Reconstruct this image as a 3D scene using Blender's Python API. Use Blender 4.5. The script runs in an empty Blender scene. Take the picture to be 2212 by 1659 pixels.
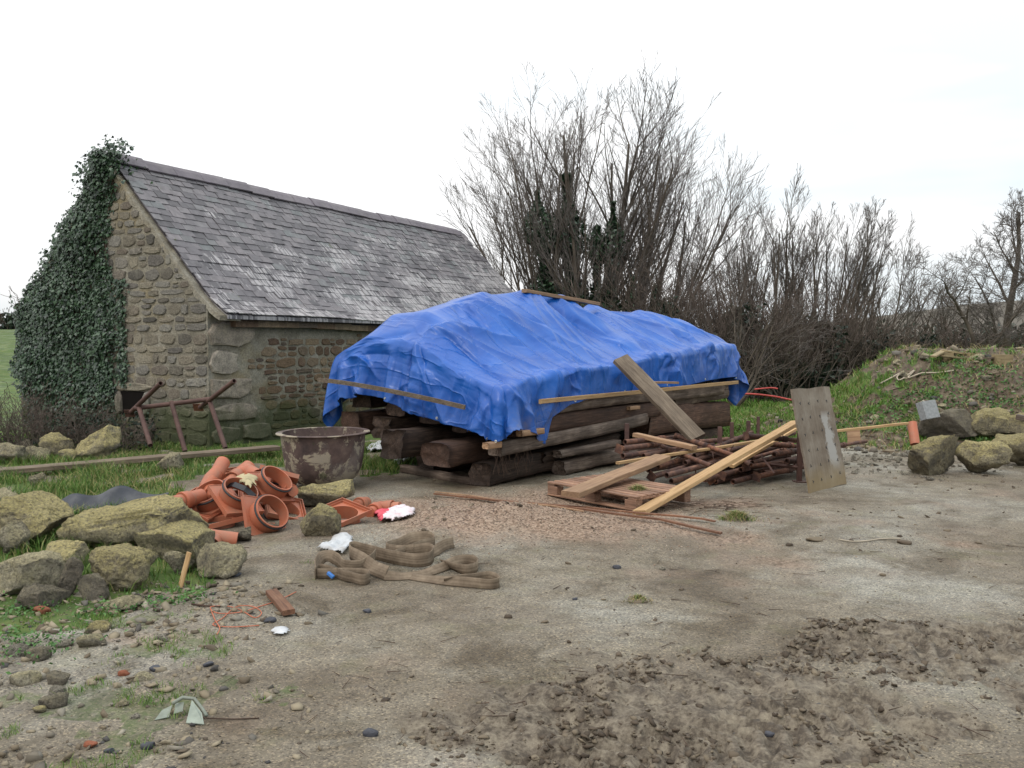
import bpy, math, random
import numpy as np
from mathutils import Vector, Matrix

SC = bpy.context.scene
COL = SC.collection
R = math.radians

# ------------------------------------------------------------------ camera
# the photo is measured in a 2212 x 1659 frame; focal length 1916 of those pixels
FPX, CU, CV, PITCH, EYE = 1916.0, 1106.0, 829.5, math.atan(89.5 / 1916.0), 1.6
cam_d = bpy.data.cameras.new('camera')
cam = bpy.data.objects.new('camera', cam_d)
COL.objects.link(cam)
cam_d.sensor_width = 36.0
cam_d.lens = 36.0 * FPX / 2212.0
cam_d.clip_start = 0.05
cam_d.clip_end = 6000
cam.location = (0, 0, EYE)
cam.rotation_euler = (math.pi / 2 - PITCH, 0, 0)
SC.camera = cam

# ------------------------------------------------------------------ light
SUN_EL, SUN_AZ = 52.0, 215.0     # degrees; azimuth clockwise from +Y
SC.view_settings.view_transform = 'Standard'
SC.view_settings.look = 'None'
SC.view_settings.exposure = -0.08
SC.view_settings.gamma = 1.0
SC.view_settings.use_curve_mapping = False
world = bpy.data.worlds.new('World')
SC.world = world
world.use_nodes = True
wt = world.node_tree
wt.nodes.clear()
w_out = wt.nodes.new('ShaderNodeOutputWorld')
w_bg = wt.nodes.new('ShaderNodeBackground')
w_sky = wt.nodes.new('ShaderNodeTexSky')
w_sky.sky_type = 'NISHITA'
w_sky.sun_disc = False
w_sky.sun_elevation = R(SUN_EL)
w_sky.sun_rotation = R(SUN_AZ)
w_sky.air_density = 1.0
w_sky.dust_density = 3.0
# overcast: a thick cloud layer over the clear sky, slightly bluer low down in thin streaks
w_tc = wt.nodes.new('ShaderNodeTexCoord')
w_map = wt.nodes.new('ShaderNodeMapping')
w_map.inputs['Scale'].default_value = (1.0, 1.0, 5.0)
w_n = wt.nodes.new('ShaderNodeTexNoise')
w_n.inputs['Scale'].default_value = 1.7
w_n.inputs['Detail'].default_value = 4
w_r = wt.nodes.new('ShaderNodeValToRGB')
w_r.color_ramp.elements[0].position = 0.30
w_r.color_ramp.elements[0].color = (8.6, 9.5, 10.0, 1)
w_r.color_ramp.elements[1].position = 0.52
w_r.color_ramp.elements[1].color = (11.3, 11.3, 11.3, 1)
w_mix = wt.nodes.new('ShaderNodeMixRGB')
w_mix.inputs[0].default_value = 0.9
wt.links.new(w_tc.outputs['Generated'], w_map.inputs[0])
wt.links.new(w_map.outputs[0], w_n.inputs['Vector'])
w_sx = wt.nodes.new('ShaderNodeSeparateXYZ')
w_m1 = wt.nodes.new('ShaderNodeMath'); w_m1.operation = 'MULTIPLY_ADD'; w_m1.use_clamp = True
w_m1.inputs[1].default_value = 0.55; w_m1.inputs[2].default_value = -0.06
w_m2 = wt.nodes.new('ShaderNodeMath'); w_m2.operation = 'SUBTRACT'
wt.links.new(w_tc.outputs['Generated'], w_sx.inputs[0])
wt.links.new(w_sx.outputs[0], w_m1.inputs[0])
wt.links.new(w_n.outputs['Fac'], w_m2.inputs[0])
wt.links.new(w_m1.outputs[0], w_m2.inputs[1])
wt.links.new(w_m2.outputs[0], w_r.inputs[0])
wt.links.new(w_sky.outputs[0], w_mix.inputs[1])
# an overcast sky is brighter overhead than at the horizon
w_sep = wt.nodes.new('ShaderNodeSeparateXYZ')
w_g = wt.nodes.new('ShaderNodeMapRange')
w_g.inputs['From Min'].default_value = 0.0
w_g.inputs['From Max'].default_value = 1.0
w_g.inputs['To Min'].default_value = 0.97
w_g.inputs['To Max'].default_value = 2.2
w_mul = wt.nodes.new('ShaderNodeVectorMath')
w_mul.operation = 'SCALE'
wt.links.new(w_tc.outputs['Generated'], w_sep.inputs[0])
wt.links.new(w_sep.outputs[2], w_g.inputs['Value'])
wt.links.new(w_r.outputs[0], w_mul.inputs[0])
wt.links.new(w_g.outputs[0], w_mul.inputs['Scale'])
wt.links.new(w_mul.outputs[0], w_mix.inputs[2])
wt.links.new(w_mix.outputs[0], w_bg.inputs[0])
wt.links.new(w_bg.outputs[0], w_out.inputs[0])
w_bg.inputs[1].default_value = 0.10
sd = bpy.data.lights.new('sun', 'SUN')
sd.energy = 0.85
sd.angle = R(16)
sd.color = (1.0, 0.97, 0.93)
sun = bpy.data.objects.new('sun', sd)
COL.objects.link(sun)
_az = R(SUN_AZ)
_sdir = Vector((math.sin(_az) * math.cos(R(SUN_EL)), math.cos(_az) * math.cos(R(SUN_EL)), math.sin(R(SUN_EL))))
sun.rotation_euler = _sdir.to_track_quat('Z', 'Y').to_euler()

# ------------------------------------------------------------------ measuring helpers
CP, SP = math.cos(PITCH), math.sin(PITCH)
def ray(u, v):
    x = (u - CU) / FPX
    y = -(v - CV) / FPX
    return (x, CP + y * SP, -SP + y * CP)
def G(u, v, z=0.0):
    "the point at height z that the photo shows at u, v"
    d = ray(u, v)
    t = (z - EYE) / d[2]
    return Vector((d[0] * t, d[1] * t, z))
def D(u, v, y):
    "the point at depth y that the photo shows at u, v"
    d = ray(u, v)
    t = y / d[1]
    return Vector((d[0] * t, y, EYE + d[2] * t))

# ------------------------------------------------------------------ numpy noise
def _h(ix, iy, iz, seed):
    n = (ix * 73856093) ^ (iy * 19349663) ^ (iz * 83492791) ^ (seed * 2654435761)
    n = (n ^ (n >> 13)) & 0x7fffffff
    n = (n * 1274126177) & 0x7fffffff
    n = n ^ (n >> 16)
    n = (n * 668265263) & 0x7fffffff
    return ((n >> 7) & 0xffff) / 65535.0
def vnoise(P, scale, seed=0):
    P = np.asarray(P, dtype=np.float64) * scale + 1000.0
    i = np.floor(P).astype(np.int64)
    f = P - i
    f = f * f * (3 - 2 * f)
    r = 0
    for dx in (0, 1):
        wx = f[:, 0] if dx else 1 - f[:, 0]
        for dy in (0, 1):
            wy = f[:, 1] if dy else 1 - f[:, 1]
            for dz in (0, 1):
                wz = f[:, 2] if dz else 1 - f[:, 2]
                r = r + wx * wy * wz * _h(i[:, 0] + dx, i[:, 1] + dy, i[:, 2] + dz, seed)
    return r * 2 - 1
def fbm(P, scale, seed=0, octv=4, gain=0.5):
    a, s, r, t = 1.0, scale, 0, 0
    for o in range(octv):
        r = r + a * vnoise(P, s, seed + o * 17)
        t += a
        a *= gain
        s *= 2.03
    return r / t
def xy0(x, y):
    return np.stack([np.ravel(x), np.ravel(y), np.zeros(np.size(x))], axis=1)
def sstep(a, b, x):
    t = np.clip((x - a) / (b - a), 0, 1)
    return t * t * (3 - 2 * t)

# ------------------------------------------------------------------ mesh helpers
def mesh_np(name, verts, faces=None, mat=None, smooth=False, quads=None, tris=None):
    me = bpy.data.meshes.new(name)
    verts = np.asarray(verts, dtype=np.float32).reshape(-1, 3)
    if faces is not None:
        me.from_pydata(verts.tolist(), [], [list(map(int, f)) for f in faces])
    else:
        arrs, sizes = [], []
        for a, k in ((quads, 4), (tris, 3)):
            if a is not None and len(a):
                a = np.asarray(a, dtype=np.int32).reshape(-1, k)
                arrs.append(a.ravel())
                sizes.append(np.full(len(a), k, dtype=np.int32))
        loops = np.concatenate(arrs)
        tot = np.concatenate(sizes)
        start = np.concatenate([[0], np.cumsum(tot)[:-1]]).astype(np.int32)
        me.vertices.add(len(verts))
        me.vertices.foreach_set('co', verts.ravel())
        me.loops.add(len(loops))
        me.loops.foreach_set('vertex_index', loops)
        me.polygons.add(len(tot))
        me.polygons.foreach_set('loop_start', start)
        me.polygons.foreach_set('loop_total', tot)
        me.update(calc_edges=True)
    if smooth:
        me.polygons.foreach_set('use_smooth', np.ones(len(me.polygons), dtype=bool))
    if mat is not None:
        me.materials.append(mat)
    me.update()
    return me
def link(name, data, parent=None, loc=None, mtx=None):
    o = bpy.data.objects.new(name, data)
    COL.objects.link(o)
    if parent is not None:
        o.parent = parent
    if mtx is not None:
        o.matrix_basis = mtx
    elif loc is not None:
        o.location = loc
    return o
def tag(o, label=None, cat=None, group=None, kind=None):
    if label: o['label'] = label
    if cat: o['category'] = cat
    if group: o['group'] = group
    if kind: o['kind'] = kind
    return o
def empty(name, label, cat, loc=(0, 0, 0), rotz=0.0, group=None, mtx=None):
    o = bpy.data.objects.new(name, None)
    o.empty_display_size = 0.1
    COL.objects.link(o)
    if mtx is not None:
        o.matrix_basis = mtx
    else:
        o.location = loc
        o.rotation_euler = (0, 0, rotz)
    return tag(o, label, cat, group)
def frame(p0, p1, up=(0, 0, 1)):
    "matrix with local x from p0 to p1, local z near up, origin at p0"
    p0, p1, up = Vector(p0), Vector(p1), Vector(up)
    x = (p1 - p0).normalized()
    y = up.cross(x).normalized()
    z = x.cross(y)
    m = Matrix((x, y, z)).transposed().to_4x4()
    m.translation = p0
    return m
class MB:
    "collects boxes, tubes and sheets into one mesh"
    def __init__(s): s.v, s.f = [], []
    def add(s, v, f):
        b = len(s.v)
        s.v += [tuple(p) for p in v]
        s.f += [tuple(i + b for i in q) for q in f]
        return s
    def box(s, x0, x1, y0, y1, z0, z1, m=None, bev=0.0):
        vs = [(x0, y0, z0), (x1, y0, z0), (x1, y1, z0), (x0, y1, z0), (x0, y0, z1), (x1, y0, z1), (x1, y1, z1), (x0, y1, z1)]
        if m is not None: vs = [m @ Vector(p) for p in vs]
        return s.add(vs, [(0, 3, 2, 1), (4, 5, 6, 7), (0, 1, 5, 4), (1, 2, 6, 5), (2, 3, 7, 6), (3, 0, 4, 7)])
    def tube(s, pts, r, n=8, cap=True, inner=None):
        pts = [Vector(p) for p in pts]
        rs = r if isinstance(r, (list, tuple)) else [r] * len(pts)
        rings = []
        nrm = None
        for i, p in enumerate(pts):
            t = (pts[min(i + 1, len(pts) - 1)] - pts[max(i - 1, 0)]).normalized()
            if nrm is None:
                a = Vector((0, 0, 1)) if abs(t.z) < 0.9 else Vector((1, 0, 0))
                nrm = t.cross(a).normalized()
            nrm = (nrm - t * nrm.dot(t)).normalized()
            b = t.cross(nrm)
            rings.append([p + (nrm * math.cos(2 * math.pi * k / n) + b * math.sin(2 * math.pi * k / n)) * rs[i] for k in range(n)])
        v = [q for ring in rings for q in ring]
        f = []
        for i in range(len(pts) - 1):
            for k in range(n):
                f.append((i * n + k, i * n + (k + 1) % n, (i + 1) * n + (k + 1) % n, (i + 1) * n + k))
        if cap:
            if inner:      # open pipe mouth: annulus and a short bore at both ends
                for e, sgn in ((0, 1), (len(pts) - 1, -1)):
                    t = (pts[min(e + 1, len(pts) - 1)] - pts[max(e - 1, 0)]).normalized() * sgn
                    c = pts[e]
                    ir = [c + (q - c) * inner for q in rings[e]]
                    dr = [q + t * rs[e] * 3 for q in ir]
                    b0 = len(v)
                    v += ir + dr
                    for k in range(n):
                        k2 = (k + 1) % n
                        qa = (e * n + k, b0 + k, b0 + k2, e * n + k2)
                        qb = (b0 + k, b0 + n + k, b0 + n + k2, b0 + k2)
                        f += [qa, qb] if sgn > 0 else [qa[::-1], qb[::-1]]
                    last = tuple(b0 + n + k for k in range(n))
                    f.append(last[::-1] if sgn > 0 else last)
            else:
                f.append(tuple(range(n))[::-1])
                f.append(tuple((len(pts) - 1) * n + k for k in range(n)))
        return s.add(v, f)
    def lathe(s, prof, n=32, m=None, a0=0.0):
        v, f = [], []
        for (r, z) in prof:
            for k in range(n):
                a = a0 + 2 * math.pi * k / n
                v.append(Vector((r * math.cos(a), r * math.sin(a), z)))
        for i in range(len(prof) - 1):
            for k in range(n):
                f.append((i * n + k, i * n + (k + 1) % n, (i + 1) * n + (k + 1) % n, (i + 1) * n + k))
        if m is not None: v = [m @ p for p in v]
        return s.add(v, f)
    def mesh(s, name, mat, smooth=False):
        return mesh_np(name, s.v, faces=s.f, mat=mat, smooth=smooth)
    def build(s, name, mat, parent=None, loc=None, mtx=None, smooth=False):
        return link(name, s.mesh(name, mat, smooth), parent, loc, mtx)
def bevel(o, w, seg=2):
    b = o.modifiers.new('bevel', 'BEVEL')
    b.width = w
    b.segments = seg
    b.limit_method = 'ANGLE'
    b.angle_limit = R(40)
    return o
def smooth_by_angle(me, ang=35):
    me.polygons.foreach_set('use_smooth', np.ones(len(me.polygons), dtype=bool))
    me.set_sharp_from_angle(angle=R(ang))
    return me

# ------------------------------------------------------------------ material helpers
class NT:
    def __init__(s, name):
        s.mat = bpy.data.materials.new(name)
        s.mat.use_nodes = True
        s.t = s.mat.node_tree
        s.b = next(n for n in s.t.nodes if n.type == 'BSDF_PRINCIPLED')
        s.out = next(n for n in s.t.nodes if n.type == 'OUTPUT_MATERIAL')
    def new(s, ty): return s.t.nodes.new(ty)
    def set(s, inp, val):
        if hasattr(val, 'is_output') and val.is_output: s.t.links.new(val, inp)
        elif isinstance(val, (tuple, list)):
            inp.default_value = tuple(val) + ((1,) if len(val) == 3 and inp.type == 'RGBA' else ())
        else: inp.default_value = val
    def coord(s, kind='obj', scale=(1, 1, 1)):
        if kind == 'geo': o = s.new('ShaderNodeNewGeometry').outputs['Position']
        else: o = s.new('ShaderNodeTexCoord').outputs['Object']
        if scale != (1, 1, 1):
            m = s.new('ShaderNodeMapping')
            m.inputs['Scale'].default_value = scale
            s.t.links.new(o, m.inputs[0])
            o = m.outputs[0]
        return o
    def off(s, vec):
        "shift the pattern by a random amount for each object and each loose piece"
        oi = s.new('ShaderNodeObjectInfo').outputs['Random']
        a = s.math('MULTIPLY', oi, 37.0)
        n = s.new('ShaderNodeVectorMath'); n.operation = 'ADD'
        s.set(n.inputs[0], vec)
        cmb = s.new('ShaderNodeCombineXYZ')
        for i in range(3): s.set(cmb.inputs[i], a)
        s.t.links.new(cmb.outputs[0], n.inputs[1])
        return n.outputs[0]
    def noise(s, vec, scale, detail=4, rough=0.55, dist=0.0):
        n = s.new('ShaderNodeTexNoise')
        s.set(n.inputs['Vector'], vec)
        n.inputs['Scale'].default_value = scale
        n.inputs['Detail'].default_value = detail
        n.inputs['Roughness'].default_value = rough
        n.inputs['Distortion'].default_value = dist
        return n.outputs['Fac']
    def voro(s, vec, scale, feat='F1', out='Distance', rnd=1.0):
        n = s.new('ShaderNodeTexVoronoi')
        n.feature = feat
        s.set(n.inputs['Vector'], vec)
        n.inputs['Scale'].default_value = scale
        n.inputs['Randomness'].default_value = rnd
        return n.outputs[out]
    def ramp(s, fac, els, interp='LINEAR'):
        n = s.new('ShaderNodeValToRGB')
        cr = n.color_ramp
        cr.interpolation = interp
        while len(cr.elements) < len(els): cr.elements.new(0.5)
        for e, (p, c) in zip(cr.elements, els):
            e.position = p
            if not isinstance(c, (tuple, list)): c = (c, c, c)
            e.color = tuple(c) + (1,)
        s.set(n.inputs[0], fac)
        return n.outputs[0]
    def mix(s, fac, a, b, mode='MIX'):
        n = s.new('ShaderNodeMixRGB')
        n.blend_type = mode
        s.set(n.inputs[0], fac); s.set(n.inputs[1], a); s.set(n.inputs[2], b)
        return n.outputs[0]
    def math(s, op, a, b=0.0, clamp=False):
        n = s.new('ShaderNodeMath')
        n.operation = op
        n.use_clamp = clamp
        s.set(n.inputs[0], a); s.set(n.inputs[1], b)
        return n.outputs[0]
    def rnd(s):
        "one random number per loose piece and per object"
        a = s.new('ShaderNodeObjectInfo').outputs['Random']
        b = s.new('ShaderNodeNewGeometry').outputs['Random Per Island']
        w = s.new('ShaderNodeTexWhiteNoise'); w.noise_dimensions = '2D'
        c = s.new('ShaderNodeCombineXYZ')
        s.set(c.inputs[0], a); s.set(c.inputs[1], b)
        s.t.links.new(c.outputs[0], w.inputs['Vector'])
        return w.outputs['Value']
    def attr(s, name, out='Color'):
        n = s.new('ShaderNodeAttribute'); n.attribute_name = name
        return n.outputs[out]
    def sep(s, vec):
        n = s.new('ShaderNodeSeparateXYZ'); s.set(n.inputs[0], vec)
        return n.outputs
    def bump(s, h, strength=0.5, dist=0.02, chain=None):
        n = s.new('ShaderNodeBump')
        n.inputs['Strength'].default_value = strength
        n.inputs['Distance'].default_value = dist
        s.set(n.inputs['Height'], h)
        if chain is not None: s.t.links.new(chain, n.inputs['Normal'])
        s.t.links.new(n.outputs[0], s.b.inputs['Normal'])
        return n.outputs[0]
    def fin(s, col, rough=0.8, spec=0.3, metal=0.0):
        s.set(s.b.inputs['Base Color'], col)
        s.set(s.b.inputs['Roughness'], rough)
        s.set(s.b.inputs['Specular IOR Level'], spec)
        s.set(s.b.inputs['Metallic'], metal)
        return s.mat
# ------------------------------------------------------------------ materials
def wood_mat(name, light, dark, wear=(0.25, 0.22, 0.18), grain=22.0, bump=0.5, rough=0.75, blotch=0.5, dirt=(0.06, 0.045, 0.035)):
    n = NT(name)
    c = n.off(n.coord('obj', (0.35, 6, 6)))
    g = n.noise(c, grain * 0.35, 6, 0.62, 1.2)
    c2 = n.off(n.coord('obj', (1, 1, 1)))
    big = n.noise(c2, 3.2, 4, 0.6)
    col = n.ramp(g, [(0.32, dark), (0.56, light), (0.75, wear)])
    spots = n.ramp(big, [(0.42, 1.0), (0.62, 0.0)])
    col = n.mix(n.math('MULTIPLY', spots, blotch), col, dirt)
    tint = n.ramp(n.rnd(), [(0, (0.72, 0.72, 0.72)), (1, (1.15, 1.12, 1.08))])
    col = n.mix(1.0, col, tint, 'MULTIPLY')
    n.bump(g, bump, 0.006)
    return n.fin(col, rough, 0.25)
def rock_mat(name, base, dark, lichen, lich=0.5, scale=5.0, top=0.35):
    n = NT(name)
    c = n.off(n.coord('obj'))
    a = n.noise(c, scale, 8, 0.65)
    fine = n.noise(c, scale * 11, 5, 0.7)
    speck = n.voro(c, scale * 30)
    col = n.ramp(a, [(0.38, dark), (0.52, base), (0.72, tuple(min(1, x * 1.35) for x in base))])
    nz = n.sep(n.new('ShaderNodeNewGeometry').outputs['Normal'])[2]
    m = n.math('ADD', n.math('MULTIPLY', nz, top), n.noise(c, scale * 1.6, 6, 0.7))
    lm = n.ramp(m, [(0.50, 0.0), (0.72, 1.0)])
    col = n.mix(n.math('MULTIPLY', lm, lich), col, lichen)
    col = n.mix(1.0, col, n.ramp(fine, [(0.33, (0.28, 0.27, 0.26)), (0.48, (0.95, 0.95, 0.95)), (0.68, (1.6, 1.6, 1.6))]), 'MULTIPLY')
    col = n.mix(0.22, col, n.ramp(speck, [(0.0, (0.05, 0.05, 0.05)), (0.35, (0.6, 0.57, 0.5))]))
    tint = n.ramp(n.rnd(), [(0, (0.82, 0.80, 0.78)), (1, (1.12, 1.1, 1.05))])
    col = n.mix(1.0, col, tint, 'MULTIPLY')
    b1 = n.bump(a, 1.0, 0.10)
    b2 = n.bump(n.noise(c, scale * 4, 5, 0.7), 0.9, 0.04, chain=b1)
    n.bump(fine, 1.0, 0.03, chain=b2)
    return n.fin(col, 0.9, 0.15)
def plain_mat(name, col, rough=0.6, spec=0.3, var=0.18, scale=9.0, bump=0.15, dirt=None, metal=0.0, dfac=0.6, rndv=0.12):
    n = NT(name)
    c = n.off(n.coord('obj'))
    a = n.noise(c, scale, 5, 0.6)
    k0, k1 = 1 - var, 1 + var
    cc = n.mix(1.0, col, n.ramp(a, [(0.3, (k0, k0, k0)), (0.7, (k1, k1, k1))]), 'MULTIPLY')
    if dirt:
        d = n.noise(c, scale * 0.45, 7, 0.7)
        cc = n.mix(n.math('MULTIPLY', n.ramp(d, [(0.46, 0.0), (0.66, 1.0)]), dfac), cc, dirt)
    cc = n.mix(1.0, cc, n.ramp(n.rnd(), [(0, (1 - rndv,) * 3), (1, (1 + rndv,) * 3)]), 'MULTIPLY')
    if bump: n.bump(n.noise(c, scale * 6, 4, 0.6), bump, 0.01)
    return n.fin(cc, rough, spec, metal)
def leaf_mat(name, cols, rough=0.45, spec=0.35):
    n = NT(name)
    col = n.ramp(n.rnd(), [(i / max(1, len(cols) - 1), c) for i, c in enumerate(cols)])
    return n.fin(col, rough, spec)

M = {}
M['plank_grey'] = wood_mat('weathered_plank', (0.21, 0.165, 0.12), (0.095, 0.07, 0.05), (0.30, 0.25, 0.19), blotch=0.35)
M['plank_new'] = wood_mat('fresh_softwood', (0.52, 0.34, 0.17), (0.36, 0.21, 0.095), (0.60, 0.43, 0.25), bump=0.25, blotch=0.12, dirt=(0.26, 0.17, 0.10))
M['plank_mid'] = wood_mat('muddy_softwood', (0.33, 0.21, 0.125), (0.21, 0.125, 0.075), (0.42, 0.29, 0.18), bump=0.3, blotch=0.35, dirt=(0.16, 0.10, 0.065))
M['plank_red'] = wood_mat('wet_reddish_wood', (0.24, 0.115, 0.065), (0.115, 0.055, 0.035), (0.34, 0.20, 0.12), bump=0.35, blotch=0.3)
M['pallet'] = wood_mat('pallet_wood', (0.33, 0.19, 0.125), (0.17, 0.095, 0.065), (0.45, 0.31, 0.22), bump=0.4, blotch=0.3)
M['beam_dark'] = wood_mat('old_dark_oak', (0.085, 0.055, 0.04), (0.028, 0.019, 0.015), (0.20, 0.14, 0.10), bump=1.0, blotch=0.45, dirt=(0.022, 0.016, 0.013))
M['beam_brown'] = wood_mat('old_brown_oak', (0.115, 0.064, 0.044), (0.042, 0.025, 0.019), (0.20, 0.13, 0.095), bump=0.9, blotch=0.4, dirt=(0.035, 0.024, 0.019))
M['beam_grey'] = wood_mat('old_grey_oak', (0.19, 0.145, 0.115), (0.062, 0.044, 0.034), (0.33, 0.27, 0.22), bump=1.0, blotch=0.55, dirt=(0.045, 0.032, 0.026))
M['boulder'] = rock_mat('lichened_granite', (0.31, 0.265, 0.155), (0.095, 0.080, 0.052), (0.46, 0.385, 0.13), 0.8, 4.5)
M['boulder_dark'] = rock_mat('earthy_granite', (0.14, 0.115, 0.085), (0.06, 0.048, 0.036), (0.22, 0.19, 0.08), 0.35, 4.5)
M['boulder_pale'] = rock_mat('pale_granite', (0.38, 0.34, 0.245), (0.135, 0.115, 0.085), (0.42, 0.36, 0.17), 0.6, 5.0)
M['wall_stone'] = None
M['orange'] = plain_mat('orange_drain_plastic', (0.39, 0.120, 0.062), 0.5, 0.35, 0.10, 7, 0.04, dirt=(0.25, 0.15, 0.10), dfac=0.6)
M['rubber'] = plain_mat('black_rubber', (0.02, 0.021, 0.024), 0.55, 0.4, 0.3, 20, 0.1)
M['rust'] = None
M['concrete_block'] = plain_mat('grey_concrete', (0.27, 0.28, 0.28), 0.95, 0.1, 0.2, 30, 0.9)
M['black_sheet'] = plain_mat('black_membrane', (0.028, 0.032, 0.042), 0.5, 0.45, 0.3, 8, 0.2, dirt=(0.10, 0.10, 0.10), dfac=0.6)
M['white_bag'] = plain_mat('white_plastic', (0.44, 0.45, 0.46), 0.4, 0.4, 0.12, 12, 0.2, dirt=(0.26, 0.23, 0.20), dfac=0.7)
M['pale_stone'] = rock_mat('pale_stone', (0.42, 0.38, 0.32), (0.22, 0.19, 0.15), (0.40, 0.36, 0.25), 0.3, 9.0)
M['green_shard'] = plain_mat('pale_green_plastic', (0.24, 0.27, 0.22), 0.5, 0.4, 0.25, 15, 0.1, dirt=(0.12, 0.11, 0.08))
M['brick_red'] = plain_mat('red_brick', (0.22, 0.08, 0.045), 0.9, 0.2, 0.3, 20, 0.6)
M['red_plastic'] = plain_mat('red_plastic', (0.42, 0.06, 0.05), 0.5, 0.4)
M['blue_clip'] = plain_mat('blue_plastic', (0.05, 0.17, 0.46), 0.5, 0.4)
M['twine'] = plain_mat('orange_twine', (0.52, 0.16, 0.09), 0.8, 0.2)
M['cord'] = plain_mat('pale_cord', (0.42, 0.36, 0.28), 0.9, 0.1)
M['black_cable'] = plain_mat('black_cable', (0.02, 0.02, 0.022), 0.6, 0.3)
M['twig'] = plain_mat('dead_twig', (0.075, 0.05, 0.038), 0.9, 0.1, 0.3)
M['bark'] = plain_mat('bark', (0.095, 0.078, 0.062), 0.95, 0.1, 0.35, 4, 0.5, rndv=0.2)
M['twigs_grey'] = plain_mat('grey_twigs', (0.15, 0.13, 0.118), 0.95, 0.1, 0.2, 1, 0, rndv=0.25)
M['twigs_brown'] = plain_mat('brown_twigs', (0.115, 0.09, 0.075), 0.95, 0.1, 0.2, 1, 0, rndv=0.3)
M['ivy'] = leaf_mat('ivy_leaf', [(0.010, 0.020, 0.012), (0.022, 0.045, 0.022), (0.035, 0.068, 0.032), (0.055, 0.10, 0.048)], 0.38, 0.45)
M['holly'] = leaf_mat('evergreen_leaf', [(0.010, 0.016, 0.010), (0.018, 0.030, 0.017), (0.030, 0.045, 0.025)], 0.5, 0.3)
M['weed'] = leaf_mat('weed_leaf', [(0.04, 0.10, 0.025), (0.07, 0.16, 0.04), (0.10, 0.20, 0.05)], 0.6, 0.3)
M['grass'] = leaf_mat('grass_blade', [(0.038, 0.085, 0.016), (0.062, 0.135, 0.022), (0.10, 0.19, 0.030), (0.15, 0.19, 0.05), (0.30, 0.25, 0.11)], 0.6, 0.25)
M['grass_green'] = leaf_mat('fresh_grass_blade', [(0.05, 0.11, 0.016), (0.08, 0.18, 0.024), (0.12, 0.24, 0.032), (0.16, 0.22, 0.055), (0.22, 0.20, 0.08)], 0.6, 0.25)
M['straw'] = leaf_mat('straw', [(0.22, 0.16, 0.075), (0.32, 0.25, 0.12), (0.42, 0.35, 0.18), (0.16, 0.15, 0.05)], 0.8, 0.15)
M['pebble'] = leaf_mat('gravel_grain', [(0.10, 0.07, 0.055), (0.24, 0.16, 0.115), (0.33, 0.24, 0.17), (0.36, 0.28, 0.21), (0.46, 0.38, 0.30)], 0.85, 0.2)
M['rubble'] = leaf_mat('rubble_chip', [(0.09, 0.072, 0.055), (0.17, 0.135, 0.092), (0.23, 0.19, 0.13), (0.28, 0.235, 0.165), (0.055, 0.052, 0.052), (0.32, 0.285, 0.22)], 0.9, 0.15)
M['clod'] = leaf_mat('mud_clod', [(0.050, 0.037, 0.026), (0.080, 0.060, 0.042), (0.112, 0.086, 0.060), (0.18, 0.145, 0.10)], 0.8, 0.2)
M['dark_stone'] = plain_mat('dark_slate_stone', (0.045, 0.046, 0.055), 0.6, 0.35, 0.3, 12, 0.6)

def make_rust():
    n = NT('rusty_steel')
    c = n.off(n.coord('obj'))
    a = n.noise(c, 9, 8, 0.7)
    col = n.ramp(a, [(0.28, (0.035, 0.02, 0.018)), (0.48, (0.085, 0.045, 0.034)), (0.62, (0.165, 0.082, 0.052)), (0.78, (0.29, 0.19, 0.13))])
    col = n.mix(1.0, col, n.ramp(n.rnd(), [(0, (0.55, 0.52, 0.55)), (0.6, (1, 1, 1)), (1, (1.6, 1.35, 1.15))]), 'MULTIPLY')
    n.bump(n.noise(c, 60, 4, 0.7), 0.5, 0.004)
    return n.fin(col, 0.8, 0.3)
M['rust'] = make_rust()
def make_steel_brown():
    n = NT('dark_rusty_pipe')
    c = n.off(n.coord('obj'))
    a = n.noise(c, 6, 6, 0.6)
    col = n.ramp(a, [(0.3, (0.06, 0.032, 0.028)), (0.7, (0.135, 0.075, 0.06))])
    return n.fin(col, 0.7, 0.3)
M['pipe_dark'] = make_steel_brown()

def make_cauldron():
    n = NT('rusty_cast_iron')
    c = n.coord('obj')
    a = n.noise(c, 5, 8, 0.65)
    col = n.ramp(a, [(0.3, (0.035, 0.025, 0.024)), (0.5, (0.085, 0.055, 0.048)), (0.72, (0.15, 0.105, 0.085))])
    sp = n.noise(c, 4.2, 9, 0.72, 0.4)
    z = n.sep(c)[2]
    m = n.ramp(sp, [(0.525, 0.0), (0.56, 1.0)])
    col = n.mix(n.math('MULTIPLY', m, 0.85), col, (0.33, 0.28, 0.20))
    w = n.noise(c, 2.2, 5, 0.6)
    col = n.mix(n.math('MULTIPLY', n.ramp(w, [(0.5, 0.0), (0.66, 1.0)]), 0.55), col, (0.21, 0.185, 0.165))
    g = n.noise(n.coord('obj', (1.3, 1.3, 0.8)), 5.5, 5, 0.6)
    col = n.mix(n.math('MULTIPLY', n.ramp(g, [(0.62, 0.0), (0.68, 1.0)]), 0.6), col, (0.045, 0.06, 0.018))
    n.bump(n.math('ADD', n.noise(c, 40, 5, 0.7), m), 0.5, 0.006)
    return n.fin(col, 0.75, 0.35)
M['cauldron'] = make_cauldron()

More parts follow.
